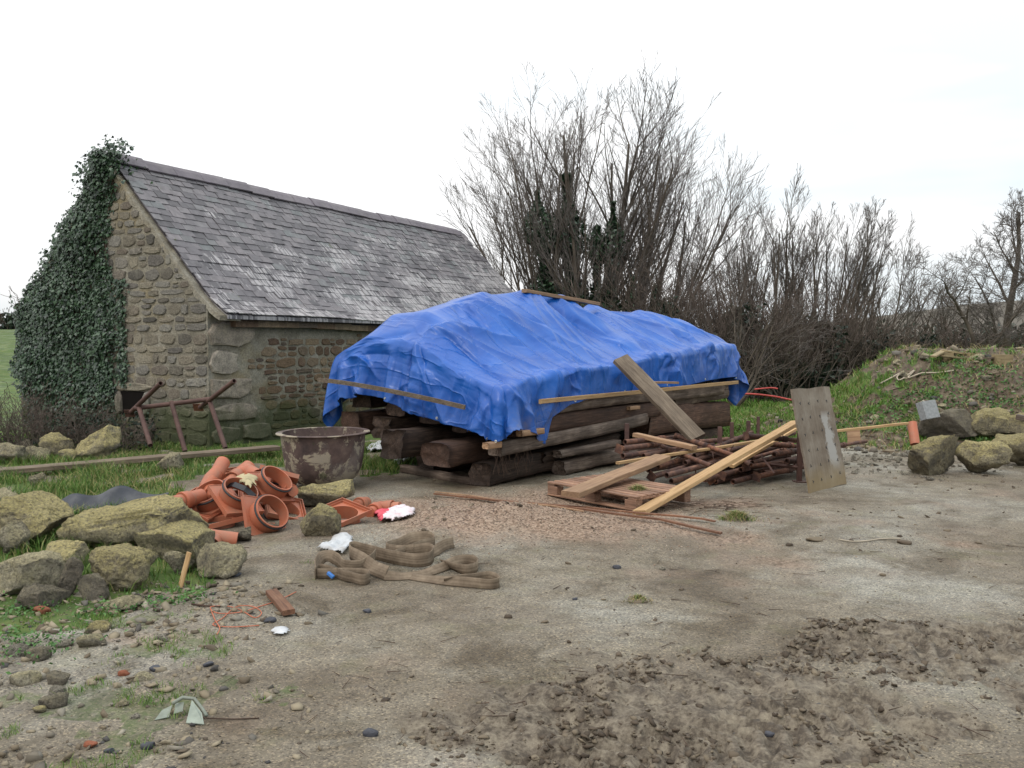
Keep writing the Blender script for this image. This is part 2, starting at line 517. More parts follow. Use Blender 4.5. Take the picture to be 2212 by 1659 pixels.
def make_webbing():
    n = NT('worn_webbing')
    c = n.attr('uvw', 'Vector')          # x along the strap, y across it
    x = n.sep(c)
    s = n.math('SINE', n.math('MULTIPLY', x[1], 380.0))
    lines = n.math('ABSOLUTE', n.math('SUBTRACT', n.math('FRACT', n.math('MULTIPLY', x[1], 40.0)), 0.5))
    a = n.noise(c, 9, 6, 0.65)
    col = n.ramp(a, [(0.3, (0.10, 0.074, 0.052)), (0.55, (0.19, 0.145, 0.102)), (0.78, (0.29, 0.23, 0.165))])
    col = n.mix(n.ramp(lines, [(0.0, 0.45), (0.06, 0.0)]), col, (0.06, 0.042, 0.03))
    moss = n.noise(c, 2.3, 5, 0.7)
    col = n.mix(n.math('MULTIPLY', n.ramp(moss, [(0.60, 0.0), (0.70, 1.0)]), 0.5), col, (0.17, 0.17, 0.05))
    n.bump(s, 0.25, 0.002)
    return n.fin(col, 0.9, 0.15)
M['webbing'] = make_webbing()

def make_tarp():
    n = NT('blue_tarpaulin')
    c = n.attr('uvw', 'Vector')
    a = n.noise(c, 1.6, 5, 0.6)
    col = n.ramp(a, [(0.3, (0.004, 0.060, 0.30)), (0.7, (0.008, 0.105, 0.43))])
    scuff = n.noise(c, 6.0, 8, 0.75, 0.6)
    col = n.mix(n.math('MULTIPLY', n.ramp(scuff, [(0.60, 0.0), (0.80, 1.0)]), 0.30), col, (0.30, 0.36, 0.55))
    # a grubby band near the front hem and in a few patches
    d = n.attr('grime', 'Fac')
    dn = n.noise(c, 9.0, 8, 0.8)
    dm = n.math('MULTIPLY', d, n.ramp(dn, [(0.38, 0.0), (0.62, 1.0)]))
    col = n.mix(n.math('MULTIPLY', dm, 0.6), col, (0.17, 0.16, 0.17))
    # welded seams and sharp factory folds
    x = n.sep(c)
    fy = n.math('ABSOLUTE', n.math('SUBTRACT', n.math('FRACT', n.math('MULTIPLY', x[1], 1.1)), 0.5))
    fx = n.math('ABSOLUTE', n.math('SUBTRACT', n.math('FRACT', n.math('MULTIPLY', x[0], 0.9)), 0.5))
    seam = n.math('MINIMUM', fy, fx)
    sm = n.ramp(seam, [(0.0, 0.0), (0.012, 1.0)])
    def crease(sx, sy, sc, dist):
        m = n.new('ShaderNodeMapping'); m.inputs['Scale'].default_value = (sx, sy, 1); m.inputs['Rotation'].default_value = (0, 0, 0.5 if sx > 1 else -0.25)
        n.t.links.new(c, m.inputs[0])
        v = n.noise(m.outputs[0], sc, 3, 0.55, dist)
        return n.ramp(n.math('ABSOLUTE', n.math('SUBTRACT', v, 0.5)), [(0.0, 1.0), (0.022, 0.45), (0.09, 0.0)])
    crn = n.noise(c, 6.0, 6, 0.6, 1.2)
    b0 = n.bump(crn, 0.14, 0.03)
    b1 = n.bump(sm, 0.35, 0.006, chain=b0)
    b2 = n.bump(crease(1.6, 0.45, 1.3, 0.5), 0.45, 0.03, chain=b1)
    b3 = n.bump(crease(0.9, 0.9, 3.0, 0.8), 0.2, 0.008, chain=b2)
    n.bump(n.noise(c, 34.0, 4, 0.6, 0.8), 0.1, 0.004, chain=b3)
    return n.fin(col, 0.34, 0.45)
M['tarp'] = make_tarp()

# barn frame: a runs along the ridge, g across it
A_ = Vector((0.460, 0.888, 0)).normalized()
G_ = Vector((-A_.y, A_.x, 0))
BC = Vector((-4.554, 13.3, 0))
def make_wall_mats():
    def stone(name, els, lich, lf):
        n = NT(name)
        p = n.coord('geo')
        c = n.off(n.coord('obj'))
        a = n.noise(c, 7, 7, 0.65)
        f = n.noise(p, 45, 5, 0.7)
        col = n.ramp(n.rnd(), els)
        col = n.mix(1.0, col, n.ramp(a, [(0.3, (0.6, 0.6, 0.6)), (0.5, (1, 1, 1)), (0.75, (1.35, 1.33, 1.28))]), 'MULTIPLY')
        col = n.mix(1.0, col, n.ramp(f, [(0.3, (0.6, 0.6, 0.6)), (0.7, (1.35, 1.35, 1.35))]), 'MULTIPLY')
        l = n.noise(p, 2.6, 7, 0.75)
        col = n.mix(n.math('MULTIPLY', n.ramp(l, [(0.55, 0.0), (0.68, 1.0)]), lf), col, lich)
        z = n.sep(p)[2]
        m = n.math('ADD', n.math('MULTIPLY', n.noise(p, 1.6, 5, 0.6), 1.6), n.math('MULTIPLY', z, -1.0))
        col = n.mix(n.math('MULTIPLY', n.ramp(m, [(0.05, 0.0), (0.45, 1.0)]), 0.75), col, (0.045, 0.058, 0.022))
        b = n.bump(a, 0.6, 0.02)
        n.bump(f, 0.8, 0.01, chain=b)
        return n.fin(col, 0.92, 0.12)
    M['wall_stone'] = stone('rubble_stone', [(0, (0.10, 0.092, 0.080)), (0.25, (0.18, 0.158, 0.122)), (0.45, (0.26, 0.23, 0.175)), (0.6, (0.15, 0.125, 0.10)), (0.8, (0.23, 0.215, 0.185)), (1.0, (0.13, 0.118, 0.105))], (0.30, 0.28, 0.22), 0.45)
    M['front_stone'] = stone('front_rubble_stone', [(0, (0.09, 0.062, 0.045)), (0.25, (0.18, 0.125, 0.08)), (0.5, (0.125, 0.082, 0.06)), (0.75, (0.24, 0.18, 0.12)), (1.0, (0.10, 0.078, 0.065))], (0.26, 0.22, 0.13), 0.35)
    M['quoin'] = stone('granite_quoin', [(0, (0.26, 0.22, 0.175)), (1.0, (0.32, 0.28, 0.23))], (0.33, 0.29, 0.19), 0.4)
    n = NT('lime_mortar')
    p = n.coord('geo')
    a = n.noise(p, 3, 7, 0.7)
    f = n.noise(p, 38, 5, 0.75)
    col = n.ramp(a, [(0.3, (0.135, 0.120, 0.095)), (0.5, (0.25, 0.225, 0.175)), (0.7, (0.35, 0.325, 0.27))])
    col = n.mix(1.0, col, n.ramp(f, [(0.3, (0.55, 0.55, 0.55)), (0.7, (1.3, 1.3, 1.3))]), 'MULTIPLY')
    yl = n.noise(p, 1.3, 6, 0.65)
    col = n.mix(n.math('MULTIPLY', n.ramp(yl, [(0.52, 0.0), (0.66, 1.0)]), 0.32), col, (0.30, 0.215, 0.075))
    z = n.sep(p)[2]
    m = n.math('ADD', n.math('MULTIPLY', n.noise(p, 1.6, 5, 0.6), 1.6), n.math('MULTIPLY', z, -1.0))
    col = n.mix(n.math('MULTIPLY', n.ramp(m, [(0.05, 0.0), (0.45, 1.0)]), 0.8), col, (0.042, 0.056, 0.020))
    b = n.bump(n.noise(p, 9, 6, 0.7), 0.8, 0.04)
    n.bump(f, 0.9, 0.012, chain=b)
    M['mortar'] = n.fin(col, 0.95, 0.1)
    # slates: blue-grey to purplish, white lichen streaks running down the slope, moss in places
    n = NT('roof_slate')
    p = n.coord('geo')
    def dot(v, w):
        d = n.new('ShaderNodeVectorMath'); d.operation = 'DOT_PRODUCT'
        n.set(d.inputs[0], v); d.inputs[1].default_value = w
        return d.outputs['Value']
    al, z = dot(p, tuple(A_)), n.sep(p)[2]
    cb = n.new('ShaderNodeCombineXYZ')
    n.set(cb.inputs[0], n.math('MULTIPLY', al, 26.0)); n.set(cb.inputs[1], n.math('MULTIPLY', z, 2.2)); n.set(cb.inputs[2], n.math('MULTIPLY', n.rnd(), 9.0))
    st = n.noise(cb.outputs[0], 1.0, 4, 0.6)
    cb2 = n.new('ShaderNodeCombineXYZ')
    n.set(cb2.inputs[0], n.math('MULTIPLY', al, 0.55)); n.set(cb2.inputs[1], n.math('MULTIPLY', z, 1.3))
    big = n.noise(cb2.outputs[0], 1.5, 5, 0.65)
    low = n.math('MULTIPLY', n.math('SUBTRACT', 3.6, z), 0.11)         # lichen likes the lower, wetter courses
    far = n.math('MULTIPLY', n.math('SUBTRACT', al, 12.0), 0.018)
    mask = n.ramp(n.math('ADD', n.math('ADD', big, low), far), [(0.50, 0.0), (0.74, 1.0)])
    thr = n.math('ADD', st, n.math('MULTIPLY', mask, 0.22))
    lich = n.math('MULTIPLY', n.ramp(thr, [(0.63, 0.0), (0.73, 1.0)]), n.ramp(mask, [(0.0, 0.10), (0.5, 1.0)]))
    col = n.ramp(n.rnd(), [(0, (0.068, 0.062, 0.066)), (0.4, (0.115, 0.104, 0.110)), (0.75, (0.155, 0.138, 0.142)), (1.0, (0.115, 0.120, 0.120))])
    sm = n.noise(p, 9, 6, 0.65)
    col = n.mix(1.0, col, n.ramp(sm, [(0.3, (0.72, 0.72, 0.72)), (0.7, (1.25, 1.25, 1.25))]), 'MULTIPLY')
    col = n.mix(n.math('MULTIPLY', lich, 0.75), col, (0.42, 0.395, 0.39))
    ms = n.noise(p, 5.2, 5, 0.7)
    col = n.mix(n.ramp(ms, [(0.675, 0.0), (0.71, 0.9)]), col, (0.09, 0.11, 0.025))
    n.bump(n.noise(p, 40, 5, 0.65), 0.5, 0.008)
    M['slate'] = n.fin(col, 0.55, 0.4)
make_wall_mats()
M['ridge'] = plain_mat('ridge_tile', (0.135, 0.115, 0.13), 0.6, 0.35, 0.2, 6, 0.2, dirt=(0.24, 0.22, 0.20), dfac=0.3)
# ------------------------------------------------------------------ terrain
MOUND = (8.7, 16.4)
def pt(u, v): return tuple(G(u, v)[:2])
def blob(x, y, u, v, rx, ry=None):
    cx, cy = pt(u, v)
    ry = ry or rx
    return np.exp(-(((x - cx) / rx) ** 2 + ((y - cy) / ry) ** 2))
def height(x, y):
    x = np.asarray(x, dtype=np.float64); y = np.asarray(y, dtype=np.float64)
    sh = x.shape
    x, y = x.ravel(), y.ravel()
    P = xy0(x, y)
    h = 0.018 * fbm(P, 0.7, 3, 3)
    # the heap of earth on the right
    dx, dy = (x - MOUND[0]) / 4.3, (y - MOUND[1]) / 4.1
    rr = np.sqrt(dx * dx + dy * dy) + 0.13 * fbm(P, 0.55, 11, 4)
    mo = 1.42 * (1 - sstep(0.22, 1.0, rr))
    h = h + mo * (1 + 0.10 * fbm(P, 2.2, 13, 4)) + sstep(0.03, 0.5, mo) * 0.09 * fbm(P, 3.5, 15, 4)
    # gravel spilt in front of the timber stack
    gm = np.maximum.reduce([0.165 * blob(x, y, 1075, 1130, 0.80, 0.50), 0.09 * blob(x, y, 1195, 1062, 0.45, 0.35),
                            0.07 * blob(x, y, 900, 1150, 0.7, 0.5), 0.06 * blob(x, y, 1300, 1150, 1.3, 0.6)])
    h = h + gm * (1 + 0.6 * fbm(P, 4.0, 21, 4)) + np.clip(gm * 12, 0, 1) * 0.022 * fbm(P, 9, 23, 3)
    # churned mud near the camera on the right: ridges thrown up by tyres
    md = mud_mask(x, y, P)
    rid = 1 - np.abs(fbm(P, 3.6, 31, 4))
    lug = np.sin((x * 0.75 + y * 0.66) * 21.0 + 1.6 * fbm(P, 1.5, 35, 2)) * (np.abs(fbm(P, 1.1, 37, 2)) > 0.12)
    h = h + md * (0.026 * (rid - 0.70) + 0.040 * fbm(P, 9, 33, 4) + 0.022 * fbm(P, 24, 34, 2) + 0.016 * lug)
    # tyre treads pressed into the mud: bars either side of the wheel line
    for (ox, oy, ax_, ay_) in ((0.2, 3.25, 0.90, 0.43), (1.35, 3.05, 0.82, 0.57), (0.9, 4.45, 0.98, 0.2)):
        t = (x - ox) * ax_ + (y - oy) * ay_; s_ = -(x - ox) * ay_ + (y - oy) * ax_ + 0.05 * np.sin(t * 1.3)
        inside = sstep(0.20, 0.16, np.abs(s_)) * sstep(-0.5, 0.0, t) * sstep(3.4, 2.6, t) * np.clip(md * 1.6, 0, 1)
        bar = sstep(-0.2, 0.3, np.sin((t + np.abs(s_) * 0.7) * 52.0))
        h = h * (1 - 0.85 * inside) + inside * (-0.030 + 0.034 * bar)
    # soft bank under the rocks on the left, rubble spread below it
    bank = sstep(-2.2, -3.4, x) * sstep(5.2, 6.4, y) * (1 - sstep(10.5, 12.5, y))
    h = h + bank * 0.07 * (1 + 0.8 * fbm(P, 1.8, 41, 3))
    rb = sstep(-0.9, -1.9, x) * (1 - sstep(5.2, 6.0, y))
    h = h + rb * 0.035 * np.abs(fbm(P, 5.0, 43, 4))
    # grass hummocks away from the yard
    gr = sstep(14.0, 16.0, y)
    h = h + gr * 0.08 * fbm(P, 0.9, 45, 3)
    # field rising on the far left, gentle field on the right
    h = h + sstep(-8.5, -30, x) * sstep(15, 70, y) * 2.6
    h = h + sstep(60, 160, y) * (1.0 + 0.6 * fbm(P, 0.01, 47, 2)) * 0.6 * sstep(-5, 10, x)
    # distant hill on the right
    hx, hy = (x - 1050) / 520.0, (y - 1500) / 300.0
    h = h + 78 * np.exp(-(hx * hx + hy * hy)) * (1 + 0.06 * fbm(P, 0.008, 49, 3))
    h = h + sstep(400, 900, y) * 10 * (0.5 + 0.5 * fbm(P, 0.004, 51, 2))
    return h.reshape(sh)
def mud_mask(x, y, P=None):
    if P is None: P = xy0(x, y)
    n = fbm(P, 1.0, 61, 4)
    a = np.exp(-(((x - 0.85 - 0.3 * (y - 3.6)) / 1.15) ** 2 + ((y - 3.75) / 0.80) ** 2))
    b = np.exp(-(((x - 2.2 - 1.1 * (y - 4.6)) / 1.3) ** 2 + ((y - 4.65) / 0.42) ** 2)) * 0.9
    c = 0.60 * np.exp(-(((x - 2.4) / 1.7) ** 2 + ((y - 4.0) / 1.1) ** 2))
    return sstep(0.22, 0.70, np.maximum.reduce([a, b, c]) + 0.34 * n + 0.42 * fbm(P, 3.3, 65, 4))
def hz(x, y): return float(height(np.array([x]), np.array([y]))[0])
def in_poly(x, y, poly):
    r = np.zeros(x.shape, dtype=bool)
    n = len(poly)
    for i in range(n):
        x1, y1 = poly[i]; x2, y2 = poly[(i + 1) % n]
        c = ((y1 > y) != (y2 > y)) & (x < (x2 - x1) * (y - y1) / (y2 - y1 + 1e-12) + x1)
        r ^= c
    return r
LEFT_GRASS = [pt(u, v) for u, v in [(-900, 935), (300, 935), (620, 950), (900, 960), (925, 1000), (840, 1030), (690, 1020), (600, 1005), (480, 1010), (400, 1060), (330, 1100),
                                    (430, 1190), (470, 1265), (360, 1305), (260, 1325), (120, 1370), (-120, 1400), (-900, 1420)]]
def grass_mask(x, y, P=None):
    if P is None: P = xy0(x, y)
    w = 0.42 * fbm(P, 1.9, 71, 5)
    a = in_poly(x + w, y + w, LEFT_GRASS) & (fbm(P, 2.2, 73, 4) > -0.28)
    edge = 14.3 + 0.7 * fbm(P, 0.5, 75, 3) - 0.9 * sstep(0, 4, x) * (1 - sstep(4.5, 6, x))
    b = (y > edge)
    m = (a | b).astype(np.float64)
    # the earth heap is only half grown over: a grassy left flank, then patches
    dx, dy = (x - MOUND[0]) / 4.5, (y - MOUND[1]) / 4.3
    onm = (dx * dx + dy * dy) < 1.0
    gp = (0.6 * fbm(P, 1.6, 77, 5) + 0.9 * fbm(P, 6.0, 78, 3)) * 1.3 + 0.75 * sstep(7.4, 5.8, x) + 0.12 * sstep(8.8, 10.5, x) - 0.1
    m = np.where(onm, (gp > 0.52).astype(np.float64), m)
    # thin green patches in the rubble near the camera
    c = (x < -0.9) & (y < 5.2) & (fbm(P, 2.6, 79, 4) > 0.30)
    m = np.maximum(m, c * 0.42)
    return m
xs = np.unique(np.concatenate([-np.geomspace(8.5, 2500, 70), np.arange(-8.5, -3.5, 0.05), np.arange(-3.5, 3.8, 0.025), np.arange(3.8, 12.5, 0.06), np.geomspace(12.5, 2500, 80)]))
ys = np.unique(np.concatenate([[-60, -20, -8, -2, 0.5, 1.6, 2.3], 2.6 * np.exp(np.arange(0, math.log(22 / 2.6), 0.0080)), np.geomspace(22, 3200, 150)]))
TX, TY = np.meshgrid(xs, ys)
TZ = height(TX, TY)
nx, ny = len(xs), len(ys)
ii = (np.arange(ny - 1)[:, None] * nx + np.arange(nx - 1)[None, :]).ravel()
me = mesh_np('ground', np.stack([TX, TY, TZ], -1).reshape(-1, 3), quads=np.stack([ii, ii + 1, ii + nx + 1, ii + nx], 1), smooth=True)
_x, _y = TX.ravel(), TY.ravel()
_P = xy0(_x, _y)
mk = np.ones((len(_x), 4), dtype=np.float32)
mk[:, 0] = grass_mask(_x, _y, _P)
mk[:, 1] = mud_mask(_x, _y, _P)
gx, gy = pt(1090, 1120)
mk[:, 2] = sstep(0.15, 0.65, np.exp(-(((_x - gx - 0.35) / 1.9) ** 2 + ((_y - gy - 0.1) / 1.3) ** 2)) + 0.55 * fbm(_P, 1.7, 81, 5))
dx, dy = (_x - MOUND[0]) / 4.6, (_y - MOUND[1]) / 4.4
mk[:, 3] = np.clip(sstep(1.05, 0.9, np.sqrt(dx * dx + dy * dy) + 0.1 * fbm(_P, 1.0, 83, 3)), 0, 1)
for nm, k in (('grassy', 0), ('muddy', 1), ('gravelly', 2), ('earthy', 3)):
    at = me.attributes.new(nm, 'FLOAT', 'POINT')
    at.data.foreach_set('value', np.ascontiguousarray(mk[:, k]))
def make_ground():
    n = NT('yard_ground')
    p = n.coord('geo')
    big = n.noise(p, 0.55, 6, 0.6)
    mid = n.noise(p, 4.0, 7, 0.65)
    fine = n.noise(p, 55, 4, 0.75)
    grit = n.voro(p, 120, 'F1', 'Color')
    gsep = n.new('ShaderNodeSeparateColor'); n.set(gsep.inputs[0], grit)
    grit = gsep.outputs[0]
    col = n.ramp(big, [(0.36, (0.135, 0.110, 0.080)), (0.5, (0.190, 0.168, 0.132)), (0.62, (0.250, 0.241, 0.210))])
    col = n.mix(1.0, col, n.ramp(mid, [(0.3, (0.70, 0.67, 0.62)), (0.52, (1.0, 1.0, 1.0)), (0.72, (1.18, 1.18, 1.18))]), 'MULTIPLY')
    col = n.mix(1.0, col, n.ramp(grit, [(0.0, (0.45, 0.43, 0.43)), (0.2, (0.86, 0.84, 0.82)), (0.75, (1.03, 1.01, 0.98)), (1.0, (1.7, 1.6, 1.45))]), 'MULTIPLY')
    dark = n.noise(p, 23, 3, 0.9)
    col = n.mix(n.ramp(dark, [(0.60, 0.0), (0.66, 0.8)]), col, (0.09, 0.08, 0.075))
    damp = n.noise(p, 1.3, 7, 0.68, 0.8)
    col = n.mix(1.0, col, n.ramp(damp, [(0.36, (0.62, 0.58, 0.53)), (0.47, (0.95, 0.94, 0.93)), (0.6, (1.08, 1.08, 1.07))]), 'MULTIPLY')
    algae = n.noise(p, 1.9, 6, 0.7)
    col = n.mix(n.math('MULTIPLY', n.ramp(algae, [(0.55, 0.0), (0.70, 1.0)]), 0.35), col, (0.17, 0.16, 0.08))
    gcol = n.ramp(n.voro(p, 60, 'F1', 'Color'), [(0.12, (0.085, 0.055, 0.04)), (0.42, (0.22, 0.145, 0.10)), (0.8, (0.36, 0.26, 0.19))])
    col = n.mix(n.math('MULTIPLY', n.attr('gravelly', 'Fac'), 0.85), col, gcol)
    earth = n.ramp(n.noise(p, 7.0, 8, 0.72), [(0.34, (0.048, 0.034, 0.024)), (0.52, (0.105, 0.078, 0.052)), (0.66, (0.20, 0.16, 0.11))])
    col = n.mix(n.attr('earthy', 'Fac'), col, earth)
    mudn = n.math('ADD', n.math('MULTIPLY', n.noise(p, 9, 7, 0.7), 0.6), n.math('MULTIPLY', n.noise(p, 42, 5, 0.7), 0.4))
    mud = n.ramp(mudn, [(0.34, (0.036, 0.027, 0.019)), (0.45, (0.085, 0.066, 0.047)), (0.53, (0.165, 0.135, 0.098)), (0.70, (0.30, 0.255, 0.185))])
    mf = n.ramp(n.math('ADD', n.math('MULTIPLY', n.attr('muddy', 'Fac'), 0.75), n.math('MULTIPLY', n.noise(p, 7.0, 6, 0.7), 0.5)), [(0.42, 0.0), (0.70, 1.0)])
    mf = n.math('MULTIPLY', mf, n.ramp(n.attr('muddy', 'Fac'), [(0.0, 0.0), (0.2, 1.0)]))
    col = n.mix(mf, col, mud)
    gn = n.noise(p, 2.5, 6, 0.7)
    g2 = n.noise(p, 0.12, 4, 0.6)
    grass = n.ramp(gn, [(0.3, (0.035, 0.045, 0.018)), (0.5, (0.065, 0.105, 0.026)), (0.7, (0.14, 0.14, 0.055))])
    grass = n.mix(1.0, grass, n.ramp(g2, [(0.3, (0.9, 0.9, 0.9)), (0.7, (1.25, 1.3, 1.1))]), 'MULTIPLY')
    gf = n.ramp(n.math('ADD', n.math('MULTIPLY', n.attr('grassy', 'Fac'), 0.8), n.math('MULTIPLY', n.noise(p, 11, 5, 0.7), 0.5)), [(0.5, 0.0), (0.72, 1.0)])
    col = n.mix(gf, col, grass)
    # moorland on the far hill
    y = n.sep(p)[1]
    col = n.mix(n.ramp(n.math('MULTIPLY', y, 0.001), [(0.35, 0.0), (0.6, 1.0)]), col, (0.10, 0.085, 0.065))
    b = n.bump(n.noise(p, 16, 7, 0.7), 0.55, 0.03)
    n.bump(n.math('ADD', fine, n.math('MULTIPLY', grit, 0.5)), 0.6, 0.008, chain=b)
    wet = n.ramp(n.noise(p, 1.1, 4, 0.6), [(0.4, 0.62), (0.6, 0.9)])
    rough = n.mix(mf, wet, (0.6, 0.6, 0.6))
    return n.fin(col, rough, 0.2)
me.materials.append(make_ground())
ground = tag(link('ground', me), 'gravelled farmyard with mud, rough grass and fields beyond', kind='structure')

# ------------------------------------------------------------------ grass blades, gravel, clods
RS = np.random.RandomState(7)
def blades(name, X, Y, H, W, mat, label, lean=0.5, seed=1, sink=0.01, Z=None):
    rs = np.random.RandomState(seed)
    n = len(X)
    if Z is None: Z = height(X, Y)
    az = rs.uniform(0, 2 * np.pi, n)
    la = rs.uniform(0, 2 * np.pi, n)
    ln = lean * H * rs.uniform(0.2, 1.0, n)
    dxx, dyy = np.cos(az), np.sin(az)
    B = np.stack([X, Y, Z - sink], 1)
    S = np.stack([dxx, dyy, np.zeros(n)], 1) * (W[:, None] * 0.5)
    L = np.stack([np.cos(la), np.sin(la), np.zeros(n)], 1)
    mid = B + L * (ln * 0.35)[:, None]; mid[:, 2] += H * 0.55
    tip = B + L * ln[:, None]; tip[:, 2] += H * rs.uniform(0.75, 1.0, n)
    V = np.stack([B - S, B + S, mid - S * 0.8, mid + S * 0.8, tip], 1).reshape(-1, 3)
    i = np.arange(n) * 5
    return tag(link(name, mesh_np(name, V, quads=np.stack([i, i + 1, i + 3, i + 2], 1), tris=np.stack([i + 2, i + 3, i + 4], 1), mat=mat)), label, 'grass', kind='stuff')
def scatter(n, x0, x1, y0, y1, fn, seed):
    rs = np.random.RandomState(seed)
    X, Y = rs.uniform(x0, x1, n), rs.uniform(y0, y1, n)
    k = fn(X, Y, xy0(X, Y)) > rs.uniform(0, 1, n)
    return X[k], Y[k]
def clump(P, s, sd): return 0.30 + 0.9 * (fbm(P, s, sd, 3) > -0.1)
BARN_IN = lambda x, y: (((x - BC.x) * A_.x + (y - BC.y) * A_.y > -0.05) & ((x - BC.x) * G_.x + (y - BC.y) * G_.y > -0.02))
# left bank
X, Y = scatter(105000, -9.5, -0.8, 5.6, 13.6, lambda x, y, P: (grass_mask(x, y, P) > 0.5) * clump(P, 1.8, 101) * ~BARN_IN(x, y), 5)
PH = 0.5 + 0.5 * fbm(xy0(X, Y), 1.3, 103, 3)
blades('grass', X, Y, (0.05 + 0.16 * PH) * RS.uniform(0.6, 1.2, len(X)), RS.uniform(0.005, 0.009, len(X)), M['grass'], 'rough tufted grass on the bank between the boulders and the barn', 0.9, 11)
# dry straw in the bank
X, Y = scatter(16000, -8.5, -1.5, 6.5, 12.8, lambda x, y, P: (grass_mask(x, y, P) > 0.5) * (fbm(P, 1.5, 107, 3) > 0.12) * ~BARN_IN(x, y), 6)
blades('dry_grass', X, Y, RS.uniform(0.06, 0.16, len(X)), RS.uniform(0.004, 0.008, len(X)), M['straw'], 'dead straw coloured grass lying in the bank by the black sheet', 1.8, 12)
# thin growth in the rubble near the camera
X, Y = scatter(60000, -3.6, -0.9, 2.9, 6.4, lambda x, y, P: (fbm(P, 2.6, 79, 4) > 0.24) * (fbm(P, 7, 109, 3) > 0.06) * sstep(-0.9, -1.6, x), 7)
blades('grass_tufts', X, Y, RS.uniform(0.015, 0.055, len(X)), RS.uniform(0.002, 0.004, len(X)), M['grass_green'], 'thin short green grass coming up through the stony ground at lower left', 0.9, 13)
# behind the timber stack and out to the hedges
X, Y = scatter(46000, 1.2, 7.5, 13.4, 22.0, lambda x, y, P: (grass_mask(x, y, P) > 0.5) * clump(P, 1.0, 111), 8)
blades('grass', X, Y, RS.uniform(0.05, 0.17, len(X)), RS.uniform(0.010, 0.018, len(X)), M['grass_green'], 'bright green grass behind the timber stack and the leaning board', 0.8, 14)
X, Y = scatter(26000, 2, 14, 21.5, 36.0, lambda x, y, P: clump(P, 0.6, 113), 9)
blades('grass', X, Y, RS.uniform(0.06, 0.22, len(X)), RS.uniform(0.018, 0.03, len(X)), M['grass_green'], 'strip of grass running along the foot of the hedge', 0.8, 15)
# the earth heap
X, Y = scatter(60000, 4.2, 13.2, 12.0, 20.5, lambda x, y, P: ((grass_mask(x, y, P) > 0.5) * 1.0 + 0.05) * ((((x - MOUND[0]) / 4.5) ** 2 + ((y - MOUND[1]) / 4.3) ** 2) < 1.15) * clump(P, 1.4, 115), 10)
blades('grass', X, Y, RS.uniform(0.05, 0.15, len(X)), RS.uniform(0.009, 0.016, len(X)), M['grass_green'], 'green grass growing over the heap of earth', 0.9, 16)
X, Y = scatter(16000, 4.2, 13.2, 12.0, 20.5, lambda x, y, P: ((((x - MOUND[0]) / 4.5) ** 2 + ((y - MOUND[1]) / 4.3) ** 2) < 1.1) * (0.1 + 0.9 * (fbm(P, 1.1, 131, 4) > 0.05)), 18)
blades('dry_grass', X, Y, RS.uniform(0.04, 0.16, len(X)), RS.uniform(0.006, 0.011, len(X)), M['straw'], 'dead stalks and straw scattered over the heap of earth', 1.9, 19)
# far left field edge
X, Y = scatter(16000, -16, -7.5, 12.5, 26, lambda x, y, P: ~BARN_IN(x, y) * 1.0, 12)
blades('grass', X, Y, RS.uniform(0.06, 0.2, len(X)), RS.uniform(0.015, 0.025, len(X)), M['grass_green'], 'pasture grass left of the barn', 0.8, 17)

ICO_V = []
_t = (1 + 5 ** 0.5) / 2
for a, b in ((-1, _t), (1, _t), (-1, -_t), (1, -_t)): ICO_V.append((a, b, 0))
for a, b in ((-1, _t), (1, _t), (-1, -_t), (1, -_t)): ICO_V.append((0, a, b))
for a, b in ((_t, -1), (_t, 1), (-_t, -1), (-_t, 1)): ICO_V.append((a, 0, b))
ICO_V = np.array(ICO_V) / math.sqrt(1 + _t * _t)
ICO_F = np.array([(0, 11, 5), (0, 5, 1), (0, 1, 7), (0, 7, 10), (0, 10, 11), (1, 5, 9), (5, 11, 4), (11, 10, 2), (10, 7, 6), (7, 1, 8),
                  (3, 9, 4), (3, 4, 2), (3, 2, 6), (3, 6, 8), (3, 8, 9), (4, 9, 5), (2, 4, 11), (6, 2, 10), (8, 6, 7), (9, 8, 1)])
OCT_V = np.array([(1, 0, 0), (0, 1, 0), (-1, 0, 0), (0, -1, 0), (0, 0, 1), (0, 0, -1.0)])
OCT_F = np.array([(0, 1, 4), (1, 2, 4), (2, 3, 4), (3, 0, 4), (1, 0, 5), (2, 1, 5), (3, 2, 5), (0, 3, 5)])
def chips(name, X, Y, S, mat, label, cat, flat=0.6, seed=1, base='ico', rough=0.3, smooth=False):
    rs = np.random.RandomState(seed)
    BV, BF = (np.sign(ICO_V) * np.abs(ICO_V) ** 0.55, ICO_F) if base == 'ico' else (OCT_V, OCT_F)
    n, k = len(X), len(BV)
    V = np.repeat(BV[None], n, 0) * (1 + rough * rs.uniform(-1, 1, (n, k, 1)))
    V[:, :, 0] *= (S * rs.uniform(0.7, 1.35, n))[:, None]
    V[:, :, 1] *= (S * rs.uniform(0.7, 1.1, n))[:, None]
    V[:, :, 2] *= (S * flat * rs.uniform(0.6, 1.2, n))[:, None]
    ang, tilt = rs.uniform(0, 2 * np.pi, n), rs.uniform(-0.8, 0.8, n)
    c, s = np.cos(tilt)[:, None], np.sin(tilt)[:, None]
    V = np.stack([V[..., 0] * c - V[..., 2] * s, V[..., 1], V[..., 0] * s + V[..., 2] * c], -1)
    c, s = np.cos(ang)[:, None], np.sin(ang)[:, None]
    V = np.stack([V[..., 0] * c - V[..., 1] * s, V[..., 0] * s + V[..., 1] * c, V[..., 2]], -1)
    V[..., 0] += X[:, None]; V[..., 1] += Y[:, None]; V[..., 2] += (height(X, Y) + S * flat * 0.35)[:, None]
    F = (BF[None] + (np.arange(n) * k)[:, None, None]).reshape(-1, 3)
    return tag(link(name, mesh_np(name, V.reshape(-1, 3), tris=F, mat=mat, smooth=smooth)), label, cat, kind='stuff')
